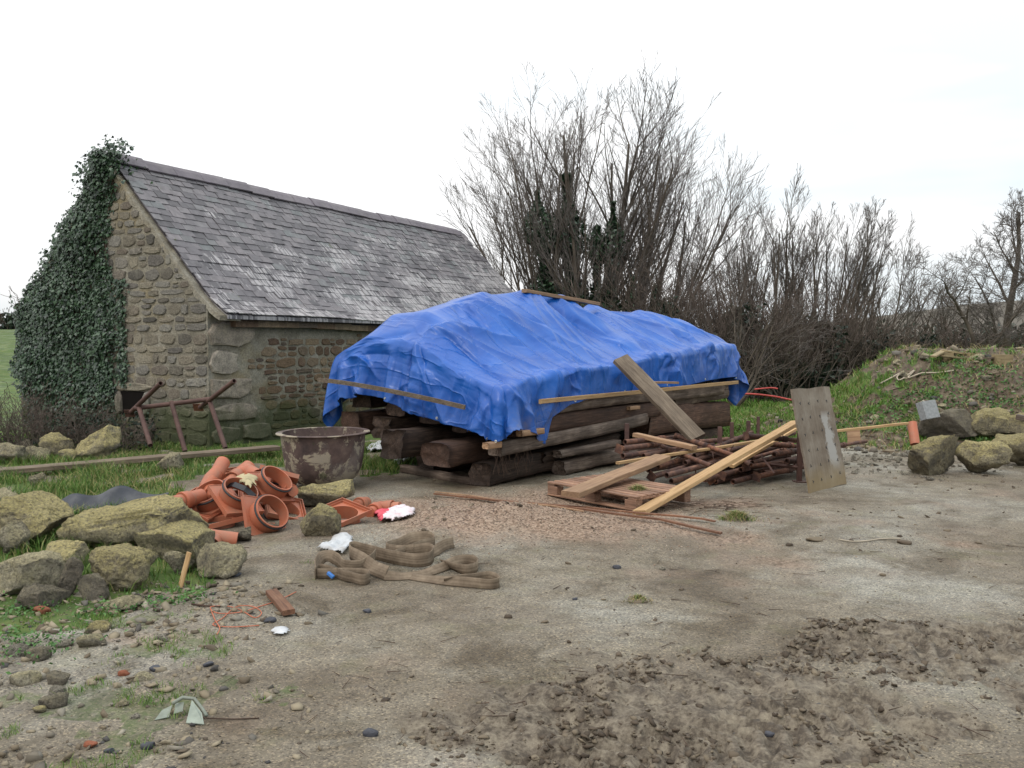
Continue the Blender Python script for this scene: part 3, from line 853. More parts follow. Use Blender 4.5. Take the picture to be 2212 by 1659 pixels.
X, Y = scatter(24000, -2.2, 3.2, 6.0, 9.6, lambda x, y, P: np.exp(-(((x - gx - 0.2) / 1.35) ** 2 + ((y - gy - 0.2) / 0.95) ** 2)) * 1.1, 21)
chips('gravel', X, Y, np.random.RandomState(3).uniform(0.004, 0.010, len(X)), M['pebble'], 'loose pinkish brown gravel spilt in front of the timber stack', 'gravel', 0.7, 22, 'oct')
X, Y = scatter(17000, -3.4, 4.2, 2.7, 8.5, lambda x, y, P: 0.35 + 0.5 * (fbm(P, 1.2, 117, 3) > 0.1), 23)
chips('grit', X, Y, np.random.RandomState(4).uniform(0.002, 0.006, len(X)), M['rubble'], 'fine grit and small chips trodden into the yard', 'gravel', 0.6, 24, 'oct')
X, Y = scatter(5600, -3.9, -0.6, 2.9, 5.9, lambda x, y, P: sstep(-0.7, -1.6, x + 0.25 * (y - 4)) * (0.25 + 0.75 * (fbm(P, 1.5, 119, 3) > -0.05)), 25)
S_ = 0.004 + 0.026 * np.random.RandomState(5).uniform(0, 1, len(X)) ** 5
chips('rubble', X, Y, S_, M['rubble'], 'broken stone and rubble strewn over the ground at lower left', 'rubble', 0.5, 26, rough=0.6)
X, Y = scatter(34000, -0.8, 4.6, 2.8, 6.0, lambda x, y, P: sstep(0.03, 0.5, mud_mask(x, y, P)) * (0.10 + 0.90 * (fbm(P, 3.2, 121, 3) > 0.02)), 27)
S_ = 0.003 + 0.017 * np.random.RandomState(6).uniform(0, 1, len(X)) ** 3.2
chips('mud_clods', X, Y, S_, M['clod'], 'broken clods of brown mud churned up at lower right', 'mud', 0.38, 28, rough=0.55)
X, Y = scatter(1300, -1.0, 7.5, 5.0, 14.0, lambda x, y, P: 0.2 + 0.8 * (fbm(P, 0.9, 123, 3) > 0.15), 29)
S_ = 0.006 + 0.022 * np.random.RandomState(8).uniform(0, 1, len(X)) ** 3
chips('scattered_clods', X, Y, S_, M['clod'], 'small dark clods scattered across the yard', 'mud', 0.45, 30, rough=0.4)
X, Y = scatter(4800, 4.0, 13, 11.5, 18.5, lambda x, y, P: ((((x - MOUND[0]) / 4.7) ** 2 + ((y - MOUND[1]) / 4.6) ** 2) < 1.15) * (0.2 + 0.8 * (fbm(P, 0.8, 125, 3) > 0.0)), 31)
S_ = 0.008 + 0.07 * np.random.RandomState(9).uniform(0, 1, len(X)) ** 5
chips('heap_rubble', X, Y, S_, M['rubble'], 'stones and clods showing in the earth heap', 'rubble', 0.6, 32)
X, Y = scatter(1700, 3.2, 7.5, 10.2, 13.6, lambda x, y, P: np.exp(-(((x - 5.0) / 1.3) ** 2 + ((y - 12.0) / 1.1) ** 2)), 33)
S_ = 0.01 + 0.045 * np.random.RandomState(10).uniform(0, 1, len(X)) ** 3
chips('pale_rubble', X, Y, S_, M['pale_stone'], 'pale rubble spilling from the foot of the earth heap beside the board', 'rubble', 0.6, 34)
# ground weeds
def leaf_cloud(name, C, size, mat, seed=1, up=0.0, parent=None, jitter=0.0):
    "small pointed folded leaves at the points C"
    rs = np.random.RandomState(seed)
    n = len(C)
    q = rs.normal(size=(n, 3)); q[:, 2] += up
    q /= np.linalg.norm(q, axis=1)[:, None]
    t = np.cross(q, rs.normal(size=(n, 3))); t /= np.linalg.norm(t, axis=1)[:, None]
    b = np.cross(q, t)
    s = size * rs.uniform(0.6, 1.3, n)[:, None]
    V = np.stack([C - t * s, C - b * s * 0.55 + q * s * 0.18, C + t * s * 1.1, C + b * s * 0.55 + q * s * 0.18], 1)
    i = np.arange(n) * 4
    return link(name, mesh_np(name, V.reshape(-1, 3), tris=np.concatenate([np.stack([i, i + 1, i + 2], 1), np.stack([i, i + 2, i + 3], 1)]), mat=mat), parent)
rs = np.random.RandomState(41)
cs, ch = [], []
for (u, v, r, n) in [(60, 1400, .28, 420), (330, 1310, .16, 170), (230, 1325, .16, 130), (420, 1295, .14, 110), (30, 1330, .22, 220), (1990, 860, .7, 600), (2150, 860, .9, 1500), (1880, 900, .7, 500), (2120, 900, .8, 500), (2060, 840, .9, 500)]:
    c = G(u, v, 0.0 if v > 1000 else 0.8)
    if v < 1000:
        yy = 13.9 + rs.uniform(-0.5, 1.2); c = Vector(((u - CU) / FPX * yy, yy, 0))
    a = rs.normal(size=(n, 2)) * r * 0.55
    X, Y = c.x + a[:, 0], c.y + a[:, 1]
    (cs if v > 1000 else ch).append(np.stack([X, Y, height(X, Y) + rs.uniform(0.005, 0.05, n)], 1))
tag(leaf_cloud('weeds', np.concatenate(cs), 0.012, M['weed'], 42, up=1.2), 'low broadleaved weeds at the foot of the rocks on the left', 'weeds', kind='stuff')
tag(leaf_cloud('weeds', np.concatenate(ch), 0.026, M['weed'], 43, up=1.2), 'low broadleaved weeds creeping over the front of the earth heap', 'weeds', kind='stuff')
# ------------------------------------------------------------------ barn
BL, BW, HR, HE = 11.0, 4.45, 4.60, 2.02
brot = math.atan2(A_.y, A_.x)
barn = empty('barn', 'old rubble stone barn with mossy slate roof and ivy over its gable end', 'barn', BC, brot)
def roof_y(r): return BW / 2 - (BW / 2 + 0.27) * r
def roof_z(r): return HR - (HR - HE - 0.02) * r * 1.055 + 0.14 * max(0.0, (r - 0.78) / 0.22) ** 2
def roof_at_y(y):
    r = (BW / 2 - abs(y - BW / 2) * -1 - BW / 2) if False else min(1.0, abs(y - BW / 2) / (BW / 2 + 0.27))
    return roof_z(r)
def sag(x): return -0.05 * math.sin(math.pi * x / BL) - 0.012 * math.sin(x * 2.1)
# walls: one solid block of masonry with a gable at each end, stones laid into its faces as parts
mb = MB()
ny_ = 12
top = []
for k in range(ny_ + 1):
    y = BW * k / ny_
    top.append((y, roof_at_y(y) - 0.09))
for x in (0.0, BL):
    b = len(mb.v)
    mb.v += [(x, 0, -0.3), (x, BW, -0.3)] + [(x, y, z) for y, z in top]
    n = len(top)
    face = [b + 2 + k for k in range(n)]
    f = [b, b + 1] + face[::-1]
    mb.f.append(tuple(f[::-1]) if x == 0 else tuple(f))
o = n = len(top) + 2
mb.f.append((0, o, o + 2, 2)); mb.f.append((1, 3 + ny_ - 1, o + 3 + ny_ - 1, o + 1))
for k in range(ny_): mb.f.append((2 + k, 2 + k + o, 3 + k + o, 3 + k))
wall = mb.build('wall', M['mortar'], barn)
# verge fillet: the sloping band of mortar under the edge of the slates, on the gable
mb = MB()
N_ = 26
for i in range(N_ + 1):
    r = i / N_
    y = roof_y(r) + 0.02; z = roof_z(r) - 0.035
    w = 0.02 * math.sin(i * 1.7) + 0.015 * math.sin(i * 4.1)
    x0 = -0.012 + w * 0.5
    x1 = 0.42
    mb.v += [(x0, y, z - 0.075 + w), (x0 + 0.02, y, z), (x1, y, z), (x1, y, z - 0.075)]
for i in range(N_):
    a = i * 4
    for k in range(4): mb.f.append((a + k, a + (k + 1) % 4, a + 4 + (k + 1) % 4, a + 4 + k))
mb.f += [(3, 2, 1, 0), (N_ * 4, N_ * 4 + 1, N_ * 4 + 2, N_ * 4 + 3)]
mb.build('verge_fillet', M['mortar'], barn, smooth=False)
# wall plate and gutter board under the eave of the long wall
mb = MB()
for i in range(22):
    x0, x1 = 0.42 + i * (BL - 0.5) / 22, 0.42 + (i + 1) * (BL - 0.5) / 22
    dz = sag((x0 + x1) / 2)
    mb.box(x0, x1 + 0.002, -0.155, -0.02, HE - 0.155 + dz + random.uniform(-0.006, 0.006), HE - 0.045 + dz + random.uniform(-0.006, 0.006))
mb.build('eave_course', M['front_stone'], barn)
bb = MB(); bb.box(0.42, BL, -0.24, -0.162, HE - 0.075, HE - 0.035)
bb.build('eave_board', M['beam_dark'], barn)

# stones: a rounded slab whose outline is a jittered polygon, standing proud of the mortar
def stone_mesh(w, h, d, rs, name='stone', mat=None, p=None):
    k = 10
    o, c = [], []
    p = p or rs.uniform(2.6, 5.0)
    for i in range(k):
        a = 2 * math.pi * (i + 0.5 * rs.uniform(-0.5, 0.5)) / k
        ca, sa = math.cos(a), math.sin(a)
        rr = (abs(ca) ** p + abs(sa) ** p) ** (-1 / p) * rs.uniform(0.80, 1.05)
        o.append((ca * rr * w / 2, sa * rr * h / 2))
    v = [(x, 0.0, z) for x, z in o] + [(x * 0.965, -d * rs.uniform(0.55, 0.85), z * 0.95) for x, z in o] + [(x * 0.86, -d * rs.uniform(0.75, 1.2), z * 0.82) for x, z in o] + [(0, -d, 0)]
    f = []
    for i in range(k):
        j = (i + 1) % k
        f += [(i, j, k + j, k + i), (k + i, k + j, 2 * k + j, 2 * k + i), (2 * k + i, 2 * k + j, 3 * k)]
    return mesh_np(name, v, faces=f, mat=mat, smooth=False)
def lay(face, u0, u1, z0, zmax, ch, cw, big, mat, rs, limit, gap=0.022, skip=None):
    "face(u, z) -> matrix; courses from z0 up"
    global n_st
    z = z0
    n_done = 0
    shapes = [stone_mesh(1.0, 1.0, 1.0, rs, 'stone', mat) for _ in range(14)]
    while z < zmax:
        h = rs.uniform(*ch)
        u = u0 + rs.uniform(-0.1, 0.0)
        while u < u1:
            w = rs.uniform(*cw) * (1.25 if rs.uniform() < big else 1.0)
            if u < u0: w += u0 - u; u = u0
            w = min(w, u1 - u)
            if w < 0.05: break
            hh = h
            rows = [(z, h)]
            if w < 0.26 and rs.uniform() < 0.35 and h > 0.12: rows = [(z, h * 0.52), (z + h * 0.52, h * 0.48)]
            for (zz, h2) in rows:
                uc, zc = u + w / 2, zz + h2 / 2
                if skip and skip(uc, zc, w, h2): continue
                ww = w
                while zc + h2 / 2 > limit(uc - ww / 2 + 0.02) and ww > 0.09:      # trim the stone to fit under the slope
                    ww -= 0.04; uc += 0.02
                if zc + h2 / 2 > limit(uc - ww / 2 + 0.02): continue
                m = face(uc, zc + rs.uniform(-0.008, 0.008)) @ Matrix.Rotation(rs.uniform(-0.06, 0.06), 4, 'Y') @ Matrix.Diagonal((ww - gap * rs.uniform(0.6, 1.5), rs.uniform(0.008, 0.026), h2 - gap * rs.uniform(0.6, 1.4), 1))
                link('stone', shapes[rs.randint(len(shapes))], barn, mtx=m)
                n_done += 1
            u += w
        z += h
    return n_done
rs = np.random.RandomState(17)
gable_face = lambda u, z: Matrix.Translation((0.0, u, z)) @ Matrix.Rotation(-math.pi / 2, 4, 'Z')
front_face = lambda u, z: Matrix.Translation((u, 0.0, z))
door = (1.35, 1.92, 0.45, 0.84)     # small low opening in the gable, y0 y1 z0 z1
n1 = lay(gable_face, 0.0, 2.45, 0.02, 4.5, (0.10, 0.22), (0.15, 0.42), 0.25, M['wall_stone'], rs, lambda y: roof_at_y(y) - 0.035,
         skip=lambda y, z, w, h: door[0] - w / 2 < y < door[1] + w / 2 and door[2] - h / 2 < z < door[3] + 0.12)
quoins = [(0.0, 1.00, 1.52, 1.96), (0.0, 0.62, 1.10, 1.50), (0.0, 0.90, 0.70, 1.08), (0.0, 1.02, 0.36, 0.68), (0.0, 0.62, 0.02, 0.34), (0.64, 1.30, 0.02, 0.34)]
def in_q(u, z, w, h): return any(a - w / 2 < u < b + w / 2 and c - h / 2 < z < d + h / 2 for a, b, c, d in quoins)
n2 = lay(front_face, 0.0, 5.2, 0.02, HE - 0.16, (0.08, 0.20), (0.14, 0.46), 0.2, M['front_stone'], rs, lambda x: HE - 0.16, skip=in_q)
for (a, b, c, d) in quoins:
    link('stone', stone_mesh(b - a - 0.03, d - c - 0.03, 0.045, rs, 'quoin_stone', M['quoin'], 9.0), barn, loc=((a + b) / 2, 0, (c + d) / 2))
# the low opening: lintel, flat near-black panel painted as the shade inside, jambs standing proud, mossy sill stone
l = link('lintel', stone_mesh(0.90, 0.13, 0.035, rs, 'lintel', M['wall_stone'], 8.0), barn, mtx=gable_face(1.64, 0.90))
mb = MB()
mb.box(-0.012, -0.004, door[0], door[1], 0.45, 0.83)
shade_panel = mb.build('opening_shade_panel', plain_mat('painted_opening_shade', (0.012, 0.010, 0.009), 0.95, 0.05), barn)
for y, hgt in ((door[0] - 0.02, 0.4), (door[1] + 0.03, 0.4)):
    link('jamb', stone_mesh(0.16, hgt, 0.05, rs, 'jamb', M['wall_stone']), barn, mtx=gable_face(y, 0.64))
# a short stretch of wall going on beyond the far corner of the gable
mb = MB(); mb.box(0.12, 1.6, BW, BW + 0.16, -0.3, 1.9)
mb.build('buttress', M['mortar'], barn)
shapes = [stone_mesh(1, 1, 1, rs, 'stone', M['wall_stone']) for _ in range(6)]
z = 0.05
while z < 1.85:
    h = rs.uniform(0.12, 0.24)
    link('stone', shapes[rs.randint(6)], barn, mtx=Matrix.Translation((0.12, BW + 0.07, z + h / 2)) @ Matrix.Rotation(-math.pi / 2, 4, 'Z') @ Matrix.Diagonal((0.17, 0.03, h - 0.03, 1)))
    z += h
# roof: a boarded slab carrying slates; each slate is a piece of its own, the far ones joined
roof_mb = MB()
prof = [(roof_y(i / 16), roof_z(i / 16) - 0.035) for i in range(17)]
back = [(BW - y, z) for y, z in prof]
for x in (0.14, BL + 0.08):
    roof_mb.v += [(x, y, z) for y, z in prof] + [(x, y, z - 0.05) for y, z in prof] + [(x, y, z) for y, z in back] + [(x, y, z - 0.05) for y, z in back]
K = 17 * 4
for blk in (0, 34):
    for i in range(16):
        a = blk + i
        q = (a, a + 1, a + 1 + K, a + K); q2 = (a + 17, a + 17 + K, a + 18 + K, a + 18)
        e1 = (a, a + 17, a + 18, a + 1); e2 = (a + K, a + 1 + K, a + 18 + K, a + 17 + K)
        roof_mb.f += [q, q2, e1, e2] if blk == 0 else [q[::-1], q2[::-1], e1[::-1], e2[::-1]]
    roof_mb.f.append((blk + 16, blk + 33, blk + 33 + K, blk + 16 + K))
roof = roof_mb.build('roof', M['slate'], barn)
NC = 25
rs = np.random.RandomState(23)
def slate_mesh(sd):
    q = np.random.RandomState(sd)
    L, t = 0.5, 0.009       # unit slate: x across -.5...5, y up the slope 0..1
    v = []
    for z in (0.0, 1.0):
        v += [(-0.5, q.uniform(-0.03, 0.03), z), (-0.2, q.uniform(-0.04, 0.02), z), (0.22, q.uniform(-0.04, 0.02), z), (0.5, q.uniform(-0.03, 0.03), z), (0.5, 1, z), (-0.5, 1, z)]
    f = [(0, 5, 4, 3, 2, 1), (6, 7, 8, 9, 10, 11)] + [(i, (i + 1) % 6, 6 + (i + 1) % 6, 6 + i) for i in range(6)]
    return v, f
sl_v = [slate_mesh(i) for i in range(6)]
sl_m = [mesh_np('slate', v, faces=f, mat=M['slate']) for v, f in sl_v]
tot = []
for c in range(NC):
    r1 = (c + 1) / NC                 # tail (lower edge)
    r0 = max(0, (c - 0.35) / NC)      # head, under the course above
    yt, zt = roof_y(r1), roof_z(r1)
    yh, zh = roof_y(r0), roof_z(r0)
    x = 0.27 + (0.11 if c % 2 else 0.0) + rs.uniform(-0.02, 0.02)
    if c % 2 : widths0 = [0.13]
    first = True
    x = 0.105 + rs.uniform(-0.018, 0.018)
    while x < BL + 0.05:
        w = rs.uniform(0.20, 0.31)
        if first and c % 2: w *= 0.6
        first = False
        xc = x + w / 2
        s = sag(xc)
        p_t = Vector((xc, yt, zt + s)); p_h = Vector((xc, yh, zh + s))
        up = (p_h - p_t); ln = up.length; up.normalize()
        X_ = Vector((1, 0, 0)); Nn = X_.cross(up).normalized()
        lift = 0.013 + rs.uniform(0, 0.012)
        m = Matrix((X_, up, Nn)).transposed().to_4x4()
        m = Matrix.Translation(p_t + Nn * lift) @ m @ Matrix.Rotation(rs.uniform(-0.03, 0.03), 4, 'Z') @ Matrix.Rotation(-0.05 + rs.uniform(-0.015, 0.012), 4, 'X') @ Matrix.Diagonal((w - 0.010, ln, 0.013, 1))
        tot.append((Vector((BC.x, BC.y, 0)) + A_ * xc + G_ * yt, m, rs.randint(6), c, xc))
        x += w
# nearest first: the slates at the near end of the roof show largest
tot.sort(key=lambda t: t[0].length)
jv, jf = [], []
for i, (wp, m, k, c, xc) in enumerate(tot):
    if i < 300:
        link('slate', sl_m[k], roof, mtx=m)
    else:
        v, f = sl_v[k]
        b = len(jv)
        jv += [tuple(m @ Vector(p)) for p in v]
        jf += [tuple(q + b for q in g) for g in f]
tag(link('slates', mesh_np('slates', jv, faces=jf, mat=M['slate']), roof), kind='stuff')
# ridge tiles: inverted V with a rounded crown
n_r = 18
for i in range(n_r):
    L_ = (BL - 0.2) / n_r
    pr = []
    for s_ in (-1, 1):
        pass
    out = [(-0.19, -0.165), (-0.10, -0.05), (-0.04, 0.005), (0.0, 0.018), (0.04, 0.005), (0.10, -0.05), (0.19, -0.165)]
    inn = [(y * 0.93, z - 0.020) for y, z in out]
    v = [(x, y, z) for x in (0.006, L_ - 0.004) for y, z in out + inn]
    f = []
    for k in range(6):
        f += [(k, k + 14, k + 15, k + 1), (k + 7, k + 8, k + 22, k + 21), (k, k + 1, k + 8, k + 7), (k + 14, k + 21, k + 22, k + 15)]
    f += [(0, 7, 21, 14), (6, 20, 27, 13)]
    link('ridge_tile', mesh_np('ridge_tile', v, faces=f, mat=M['ridge']), roof, mtx=Matrix.Translation((0.12 + i * L_, BW / 2, HR + 0.055 + sag(i * L_) + rs.uniform(-0.006, 0.006))) @ Matrix.Rotation(rs.uniform(-0.012, 0.012), 4, 'Y'))

# ------------------------------------------------------------------ ivy on the gable
ivy = empty('ivy', 'thick dark green ivy smothering the left half of the barn gable up to the ridge', 'ivy', BC, brot)
rs = np.random.RandomState(31)
def ivy_right(z):      # nearer edge of the growth, y of the gable
    return 1.98 + 0.12 * math.sin(z * 2.3) + (0.10 if z < 3.3 else -0.05) - 0.20 * max(0, 1 - abs(z - 0.7) / 0.7)
stems = MB()
for k in range(9):
    y0 = 2.3 + k * 0.22; pts = []
    y, z = y0, 0.0
    while z < 0.5 + roof_at_y(min(BW, y)) - 0.5:
        pts.append((-0.02, y, z)); z += 0.25; y += rs.uniform(-0.12, 0.12)
    if len(pts) > 2: stems.tube(pts, [0.035 * (1 - 0.7 * i / len(pts)) for i in range(len(pts))], 5)
for k in range(10):      # loose shoots at the top and left
    s = [(-0.05, 2.2 + 0.05 * k if k < 4 else BW - 0.1, 4.55 if k < 4 else 1.95 + 0.04 * k)]
    for j in range(5):
        q = s[-1]
        s.append((q[0] + rs.uniform(-0.06, 0.06), q[1] + (rs.uniform(-0.12, 0.05) if k < 4 else rs.uniform(0.0, 0.12)), q[2] + rs.uniform(0.0, 0.10)))
    stems.tube(s, 0.004, 4)
stems.build('stem', M['twig'], ivy)
pts = []
while len(pts) < 14500:
    y, z = rs.uniform(1.6, BW + 0.02), rs.uniform(0.15, 4.95)
    lim = roof_at_y(min(y, BW)) if y < BW else HE + 0.1 - (y - BW) * 1.6
    if y < BW / 2: lim = HR + 0.1
    th = 0.13 + 0.07 * math.sin(y * 3.1 + z * 1.7) + 0.09 * math.sin(z * 4.3 - y * 2.2) 
    edge = lim + 0.06 + 0.09 * math.sin(y * 7) + 0.06 * math.sin(y * 19)
    if z > edge or y < ivy_right(z) + rs.uniform(-0.07, 0.10): continue
    if z < 1.0 and y > BW - 0.25 + rs.uniform(-0.2, 0.2): continue
    if z < 0.75 and rs.uniform() < 0.5: continue
    th = max(0.08, th) * min(1, 0.4 + (y - ivy_right(z)) * 2.2)
    x = -th * rs.uniform(0.35, 1.0)
    if z > lim - 0.1: x = rs.uniform(-th, 0.28)
    pts.append((x, y, z))
# a cap of ivy over the apex, running a little way along the ridge
for k in range(1100):
    x = rs.uniform(-0.2, 0.28 if rs.uniform() < .85 else 0.7); y = BW / 2 + 0.08 + rs.normal() * 0.2
    pts.append((x, y, HR + 0.02 + rs.uniform(-0.3, 0.10) - abs(y - BW / 2) * 0.6))
for k in range(500):       # strands trailing down the edge of the stonework
    pts.append((-rs.uniform(0.02, 0.06), 1.86 + rs.normal() * 0.07, rs.uniform(0.9, 2.6)))
for k in range(50):       # stray shoots
    pts.append((rs.uniform(-0.2, 0.2), BW - 0.1 + rs.uniform(0, 0.2), 2.05 + rs.choice([0.0, 0.1, 0.2]) + rs.normal() * 0.06))
pts = np.array(pts)
def ivy_leaf(sd):
    q = np.random.RandomState(sd)
    pr = [(0, 0), (0.42, 0.12), (0.62, 0.55), (0.33, 0.60), (0, 1.15), (-0.33, 0.60), (-0.62, 0.55), (-0.42, 0.12)]
    v = [(x * 0.9, y - 0.3, -0.25 * abs(x) + q.uniform(-0.05, 0.05)) for x, y in pr] + [(0, 0.2, 0.02)]
    return v, [(8, i, (i + 1) % 8) for i in range(8)]
lv = [ivy_leaf(i) for i in range(5)]
lm_ = [mesh_np('leaf', v, faces=f, mat=M['ivy']) for v, f in lv]
def leaf_mtx(p):
    nrm = Vector((-1 + rs.normal() * 0.35, rs.normal() * 0.45, 0.35 + rs.normal() * 0.4)).normalized()
    if p[2] > HR - 0.1: nrm = Vector((-0.6 + rs.normal() * 0.5, rs.normal() * 0.6, 0.6)).normalized()
    up = Vector((rs.normal() * 0.5, rs.normal() * 0.5, -1))       # ivy leaves hang point down
    yv = (up - nrm * up.dot(nrm)).normalized(); xv = yv.cross(nrm)
    s = rs.uniform(0.030, 0.066) * (1.25 if rs.uniform() < 0.2 else 1)
    m = Matrix((xv * s, yv * s, nrm * s)).transposed().to_4x4()
    m.translation = p
    return m
front = np.argsort(pts[:, 0])
big = set(front[:300].tolist())
LV = [np.array(v) for v, f in lv]; LF = np.array(lv[0][1])
AV, AF = [], []
for i, p in enumerate(pts):
    m = leaf_mtx(Vector(p))
    if i in big: link('leaf', lm_[i % 5], ivy, mtx=m)
    else:
        mm = np.array(m)
        AF.append(LF + len(AV) * 9)
        AV.append(LV[i % 5] @ mm[:3, :3].T + mm[:3, 3])
tag(link('foliage', mesh_np('foliage', np.concatenate(AV), tris=np.concatenate(AF), mat=M['ivy']), ivy), kind='stuff')
# ------------------------------------------------------------------ timber stack
SA = Vector((0.616, 0.788, 0)).normalized()
SG = Vector((-SA.y, SA.x, 0))
SO = Vector((-0.23, 9.73, 0))
srot = math.atan2(SA.y, SA.x)
SM = Matrix.Translation(SO) @ Matrix.Rotation(srot, 4, 'Z')
def S(x, y, z): return SM @ Vector((x, y, z))
def beam_mesh(L, w, h, rough, rs, mat, round_=0.25, taper=0.0):
    "squared baulk with worn arrises, splits and ragged ends; x along it, centred in y and z"
    k = 16
    ns = max(6, int(L / 0.09))
    prof = []
    p = 2 + (1 - round_ * 0.7) * 11
    for i in range(k):
        a = 2 * math.pi * i / k
        ca, sa = math.cos(a), math.sin(a)
        rr = (abs(ca) ** p + abs(sa) ** p) ** (-1 / p)
        prof.append((ca * rr * w / 2, sa * rr * h / 2))
    sd = int(rs.randint(10000))
    xs_ = np.linspace(0, L, ns + 1)
    V = np.zeros((ns + 1, k, 3))
    V[:, :, 0] = xs_[:, None]
    pr = np.array(prof)
    V[:, :, 1] = pr[None, :, 0]; V[:, :, 2] = pr[None, :, 1]
    P = V.reshape(-1, 3) * np.array([0.5, 1, 1]) + sd
    low = fbm(P, 2.6, sd, 3).reshape(ns + 1, k)
    hi = fbm(P * np.array([0.5, 1, 1]), 17, sd + 5, 3).reshape(ns + 1, k)
    sc = 1 + rough * (0.07 * low + 0.12 * min(1.3 / rough, 1.0) * hi)
    V[:, :, 1] *= sc; V[:, :, 2] *= sc
    V[:, :, 2] += 0.02 * rough * np.sin(xs_ * 1.3 + sd)[:, None]
    V[0, :, 0] += rough * 0.02 * rs.uniform(-1, 1, k); V[-1, :, 0] += rough * 0.02 * rs.uniform(-1, 1, k)
    V = V.reshape(-1, 3)
    q = []
    for i in range(ns):
        for j in range(k):
            q.append((i * k + j, i * k + (j + 1) % k, (i + 1) * k + (j + 1) % k, (i + 1) * k + j))
    # ends: an inner ring and a centre, roughened
    ends_v, tr, q2 = [], [], []
    b = len(V)
    for e, base in ((0, 0), (1, ns * k)):
        ring = V[base:base + k]
        c = ring.mean(0)
        inr = c + (ring - c) * 0.55
        inr[:, 0] += (1 if e == 0 else -1) * rough * 0.012 * rs.uniform(-1, 1, k)
        ends_v += [inr, c[None] + np.array([[(1 if e == 0 else -1) * rough * 0.006, 0, 0]])]
        for j in range(k):
            j2 = (j + 1) % k
            a1, a2, c1, c2 = base + j, base + j2, b + j, b + j2
            q2.append((a1, c1, c2, a2) if e == 0 else (a1, a2, c2, c1))
            tr.append((c1, b + k, c2) if e == 0 else (c1, c2, b + k))
        b += k + 1
    V = np.concatenate([V] + ends_v)
    return mesh_np('beam', V, quads=np.array([tuple(x[::-1]) for x in q] + q2), tris=np.array(tr), mat=mat)
rsb = np.random.RandomState(51)
def beam(x0, x1, y, z, w, h, mat, label, rough=1.0, yaw=0.0, pitch=0.0, round_=0.25, group='old beams stacked under the tarpaulin', name='timber_beam', cat='beam', roll=0.0):
    "z is the underside; x, y in the frame of the stack"
    m = SM @ Matrix.Translation((x0, y, z + h / 2)) @ Matrix.Rotation(yaw, 4, 'Z') @ Matrix.Rotation(-pitch, 4, 'Y') @ Matrix.Rotation(roll, 4, 'X')
    return tag(link(name, beam_mesh(x1 - x0, w, h, rough, rsb, M[mat], round_), mtx=m), label, cat, group)
# ground layer
beam(0.02, 1.55, 0.16, 0.0, 0.30, 0.25, 'beam_dark', 'rotten dark baulk on the ground at the near corner of the stack, its end splitting', 2.0, 0.03)
beam(1.25, 2.9, -0.03, 0.0, 0.20, 0.17, 'beam_grey', 'weathered grey baulk on the ground just right of the rotten near-corner baulk', 1.6, -0.04)
beam(3.0, 6.0, 0.15, 0.0, 0.26, 0.22, 'beam_dark', 'dark baulk on the ground under the right half of the stack', 1.5, 0.0)
beam(0.25, 5.9, 1.25, 0.0, 0.30, 0.26, 'beam_dark', 'dark baulk on the ground along the middle of the stack', 1.5)
beam(1.6, 5.8, 2.2, 0.0, 0.28, 0.26, 'beam_dark', 'dark baulk on the ground along the back of the stack', 1.5)
beam(1.0, 2.9, 0.12, 0.205, 0.24, 0.13, 'beam_dark', 'splintered dark timber lying over the ground baulks behind the pallet', 2.2, 0.05)
beam(1.15, 2.3, -0.08, 0.245, 0.13, 0.085, 'beam_grey', 'short grey weathered batten end poking out below the long pale-edged beam', 1.2, -0.12, 0.02)
# second layer: ends show at the left
beam(0.02, 3.25, -0.04, 0.335, 0.20, 0.155, 'beam_grey', 'long squared beam with a pale weathered edge, second from the ground at the front', 0.8, 0.0, 0.045, 0.1)
beam(-0.36, 3.2, 0.50, 0.25, 0.40, 0.26, 'beam_brown', 'thick reddish beam end facing left under the tarpaulin, moss on its face', 1.3, 0.02, 0.0, 0.3)
beam(-0.42, 3.0, 1.12, 0.24, 0.36, 0.32, 'beam_dark', 'ragged dark beam end to the left of the mossy beam end', 2.0, 0.03, 0.0, 0.35)
beam(0.0, 4.0, 1.72, 0.38, 0.34, 0.28, 'beam_dark', 'dark beam end under the middle of the left hem', 1.8)
beam(0.02, 5.8, 2.30, 0.46, 0.36, 0.30, 'beam_brown', 'rotten brown beam sticking out at the far left corner under the hem', 1.6, 0.0, 0.0, 0.3)
beam(0.35, 0.75, 1.2, 0.27, 1.9, 0.14, 'beam_dark', 'dark bearer laid across under the left ends of the beams', 1.5)
# third layer
beam(0.35, 3.7, 0.02, 0.52, 0.22, 0.22, 'beam_brown', 'smooth reddish brown beam with a joint cut in it, third from the ground at the front', 0.5, 0.0, 0.012, 0.05)
beam(3.45, 6.15, 0.16, 0.24, 0.42, 0.42, 'beam_brown', 'huge rotted brown log at the right end of the stack', 1.7, 0.0, 0.0, 0.75)
beam(0.15, 5.9, 0.55, 0.56, 0.34, 0.28, 'beam_dark', 'dark beam in the third layer behind the reddish front beam', 1.3)
beam(0.12, 5.9, 1.05, 0.64, 0.34, 0.28, 'beam_dark', 'dark beam in the third layer near the middle', 1.3)
beam(0.12, 5.9, 1.6, 0.72, 0.34, 0.28, 'beam_dark', 'dark beam in the third layer towards the back', 1.3)
beam(0.12, 5.9, 2.22, 0.80, 0.34, 0.26, 'beam_dark', 'dark beam at the back of the third layer', 1.3)
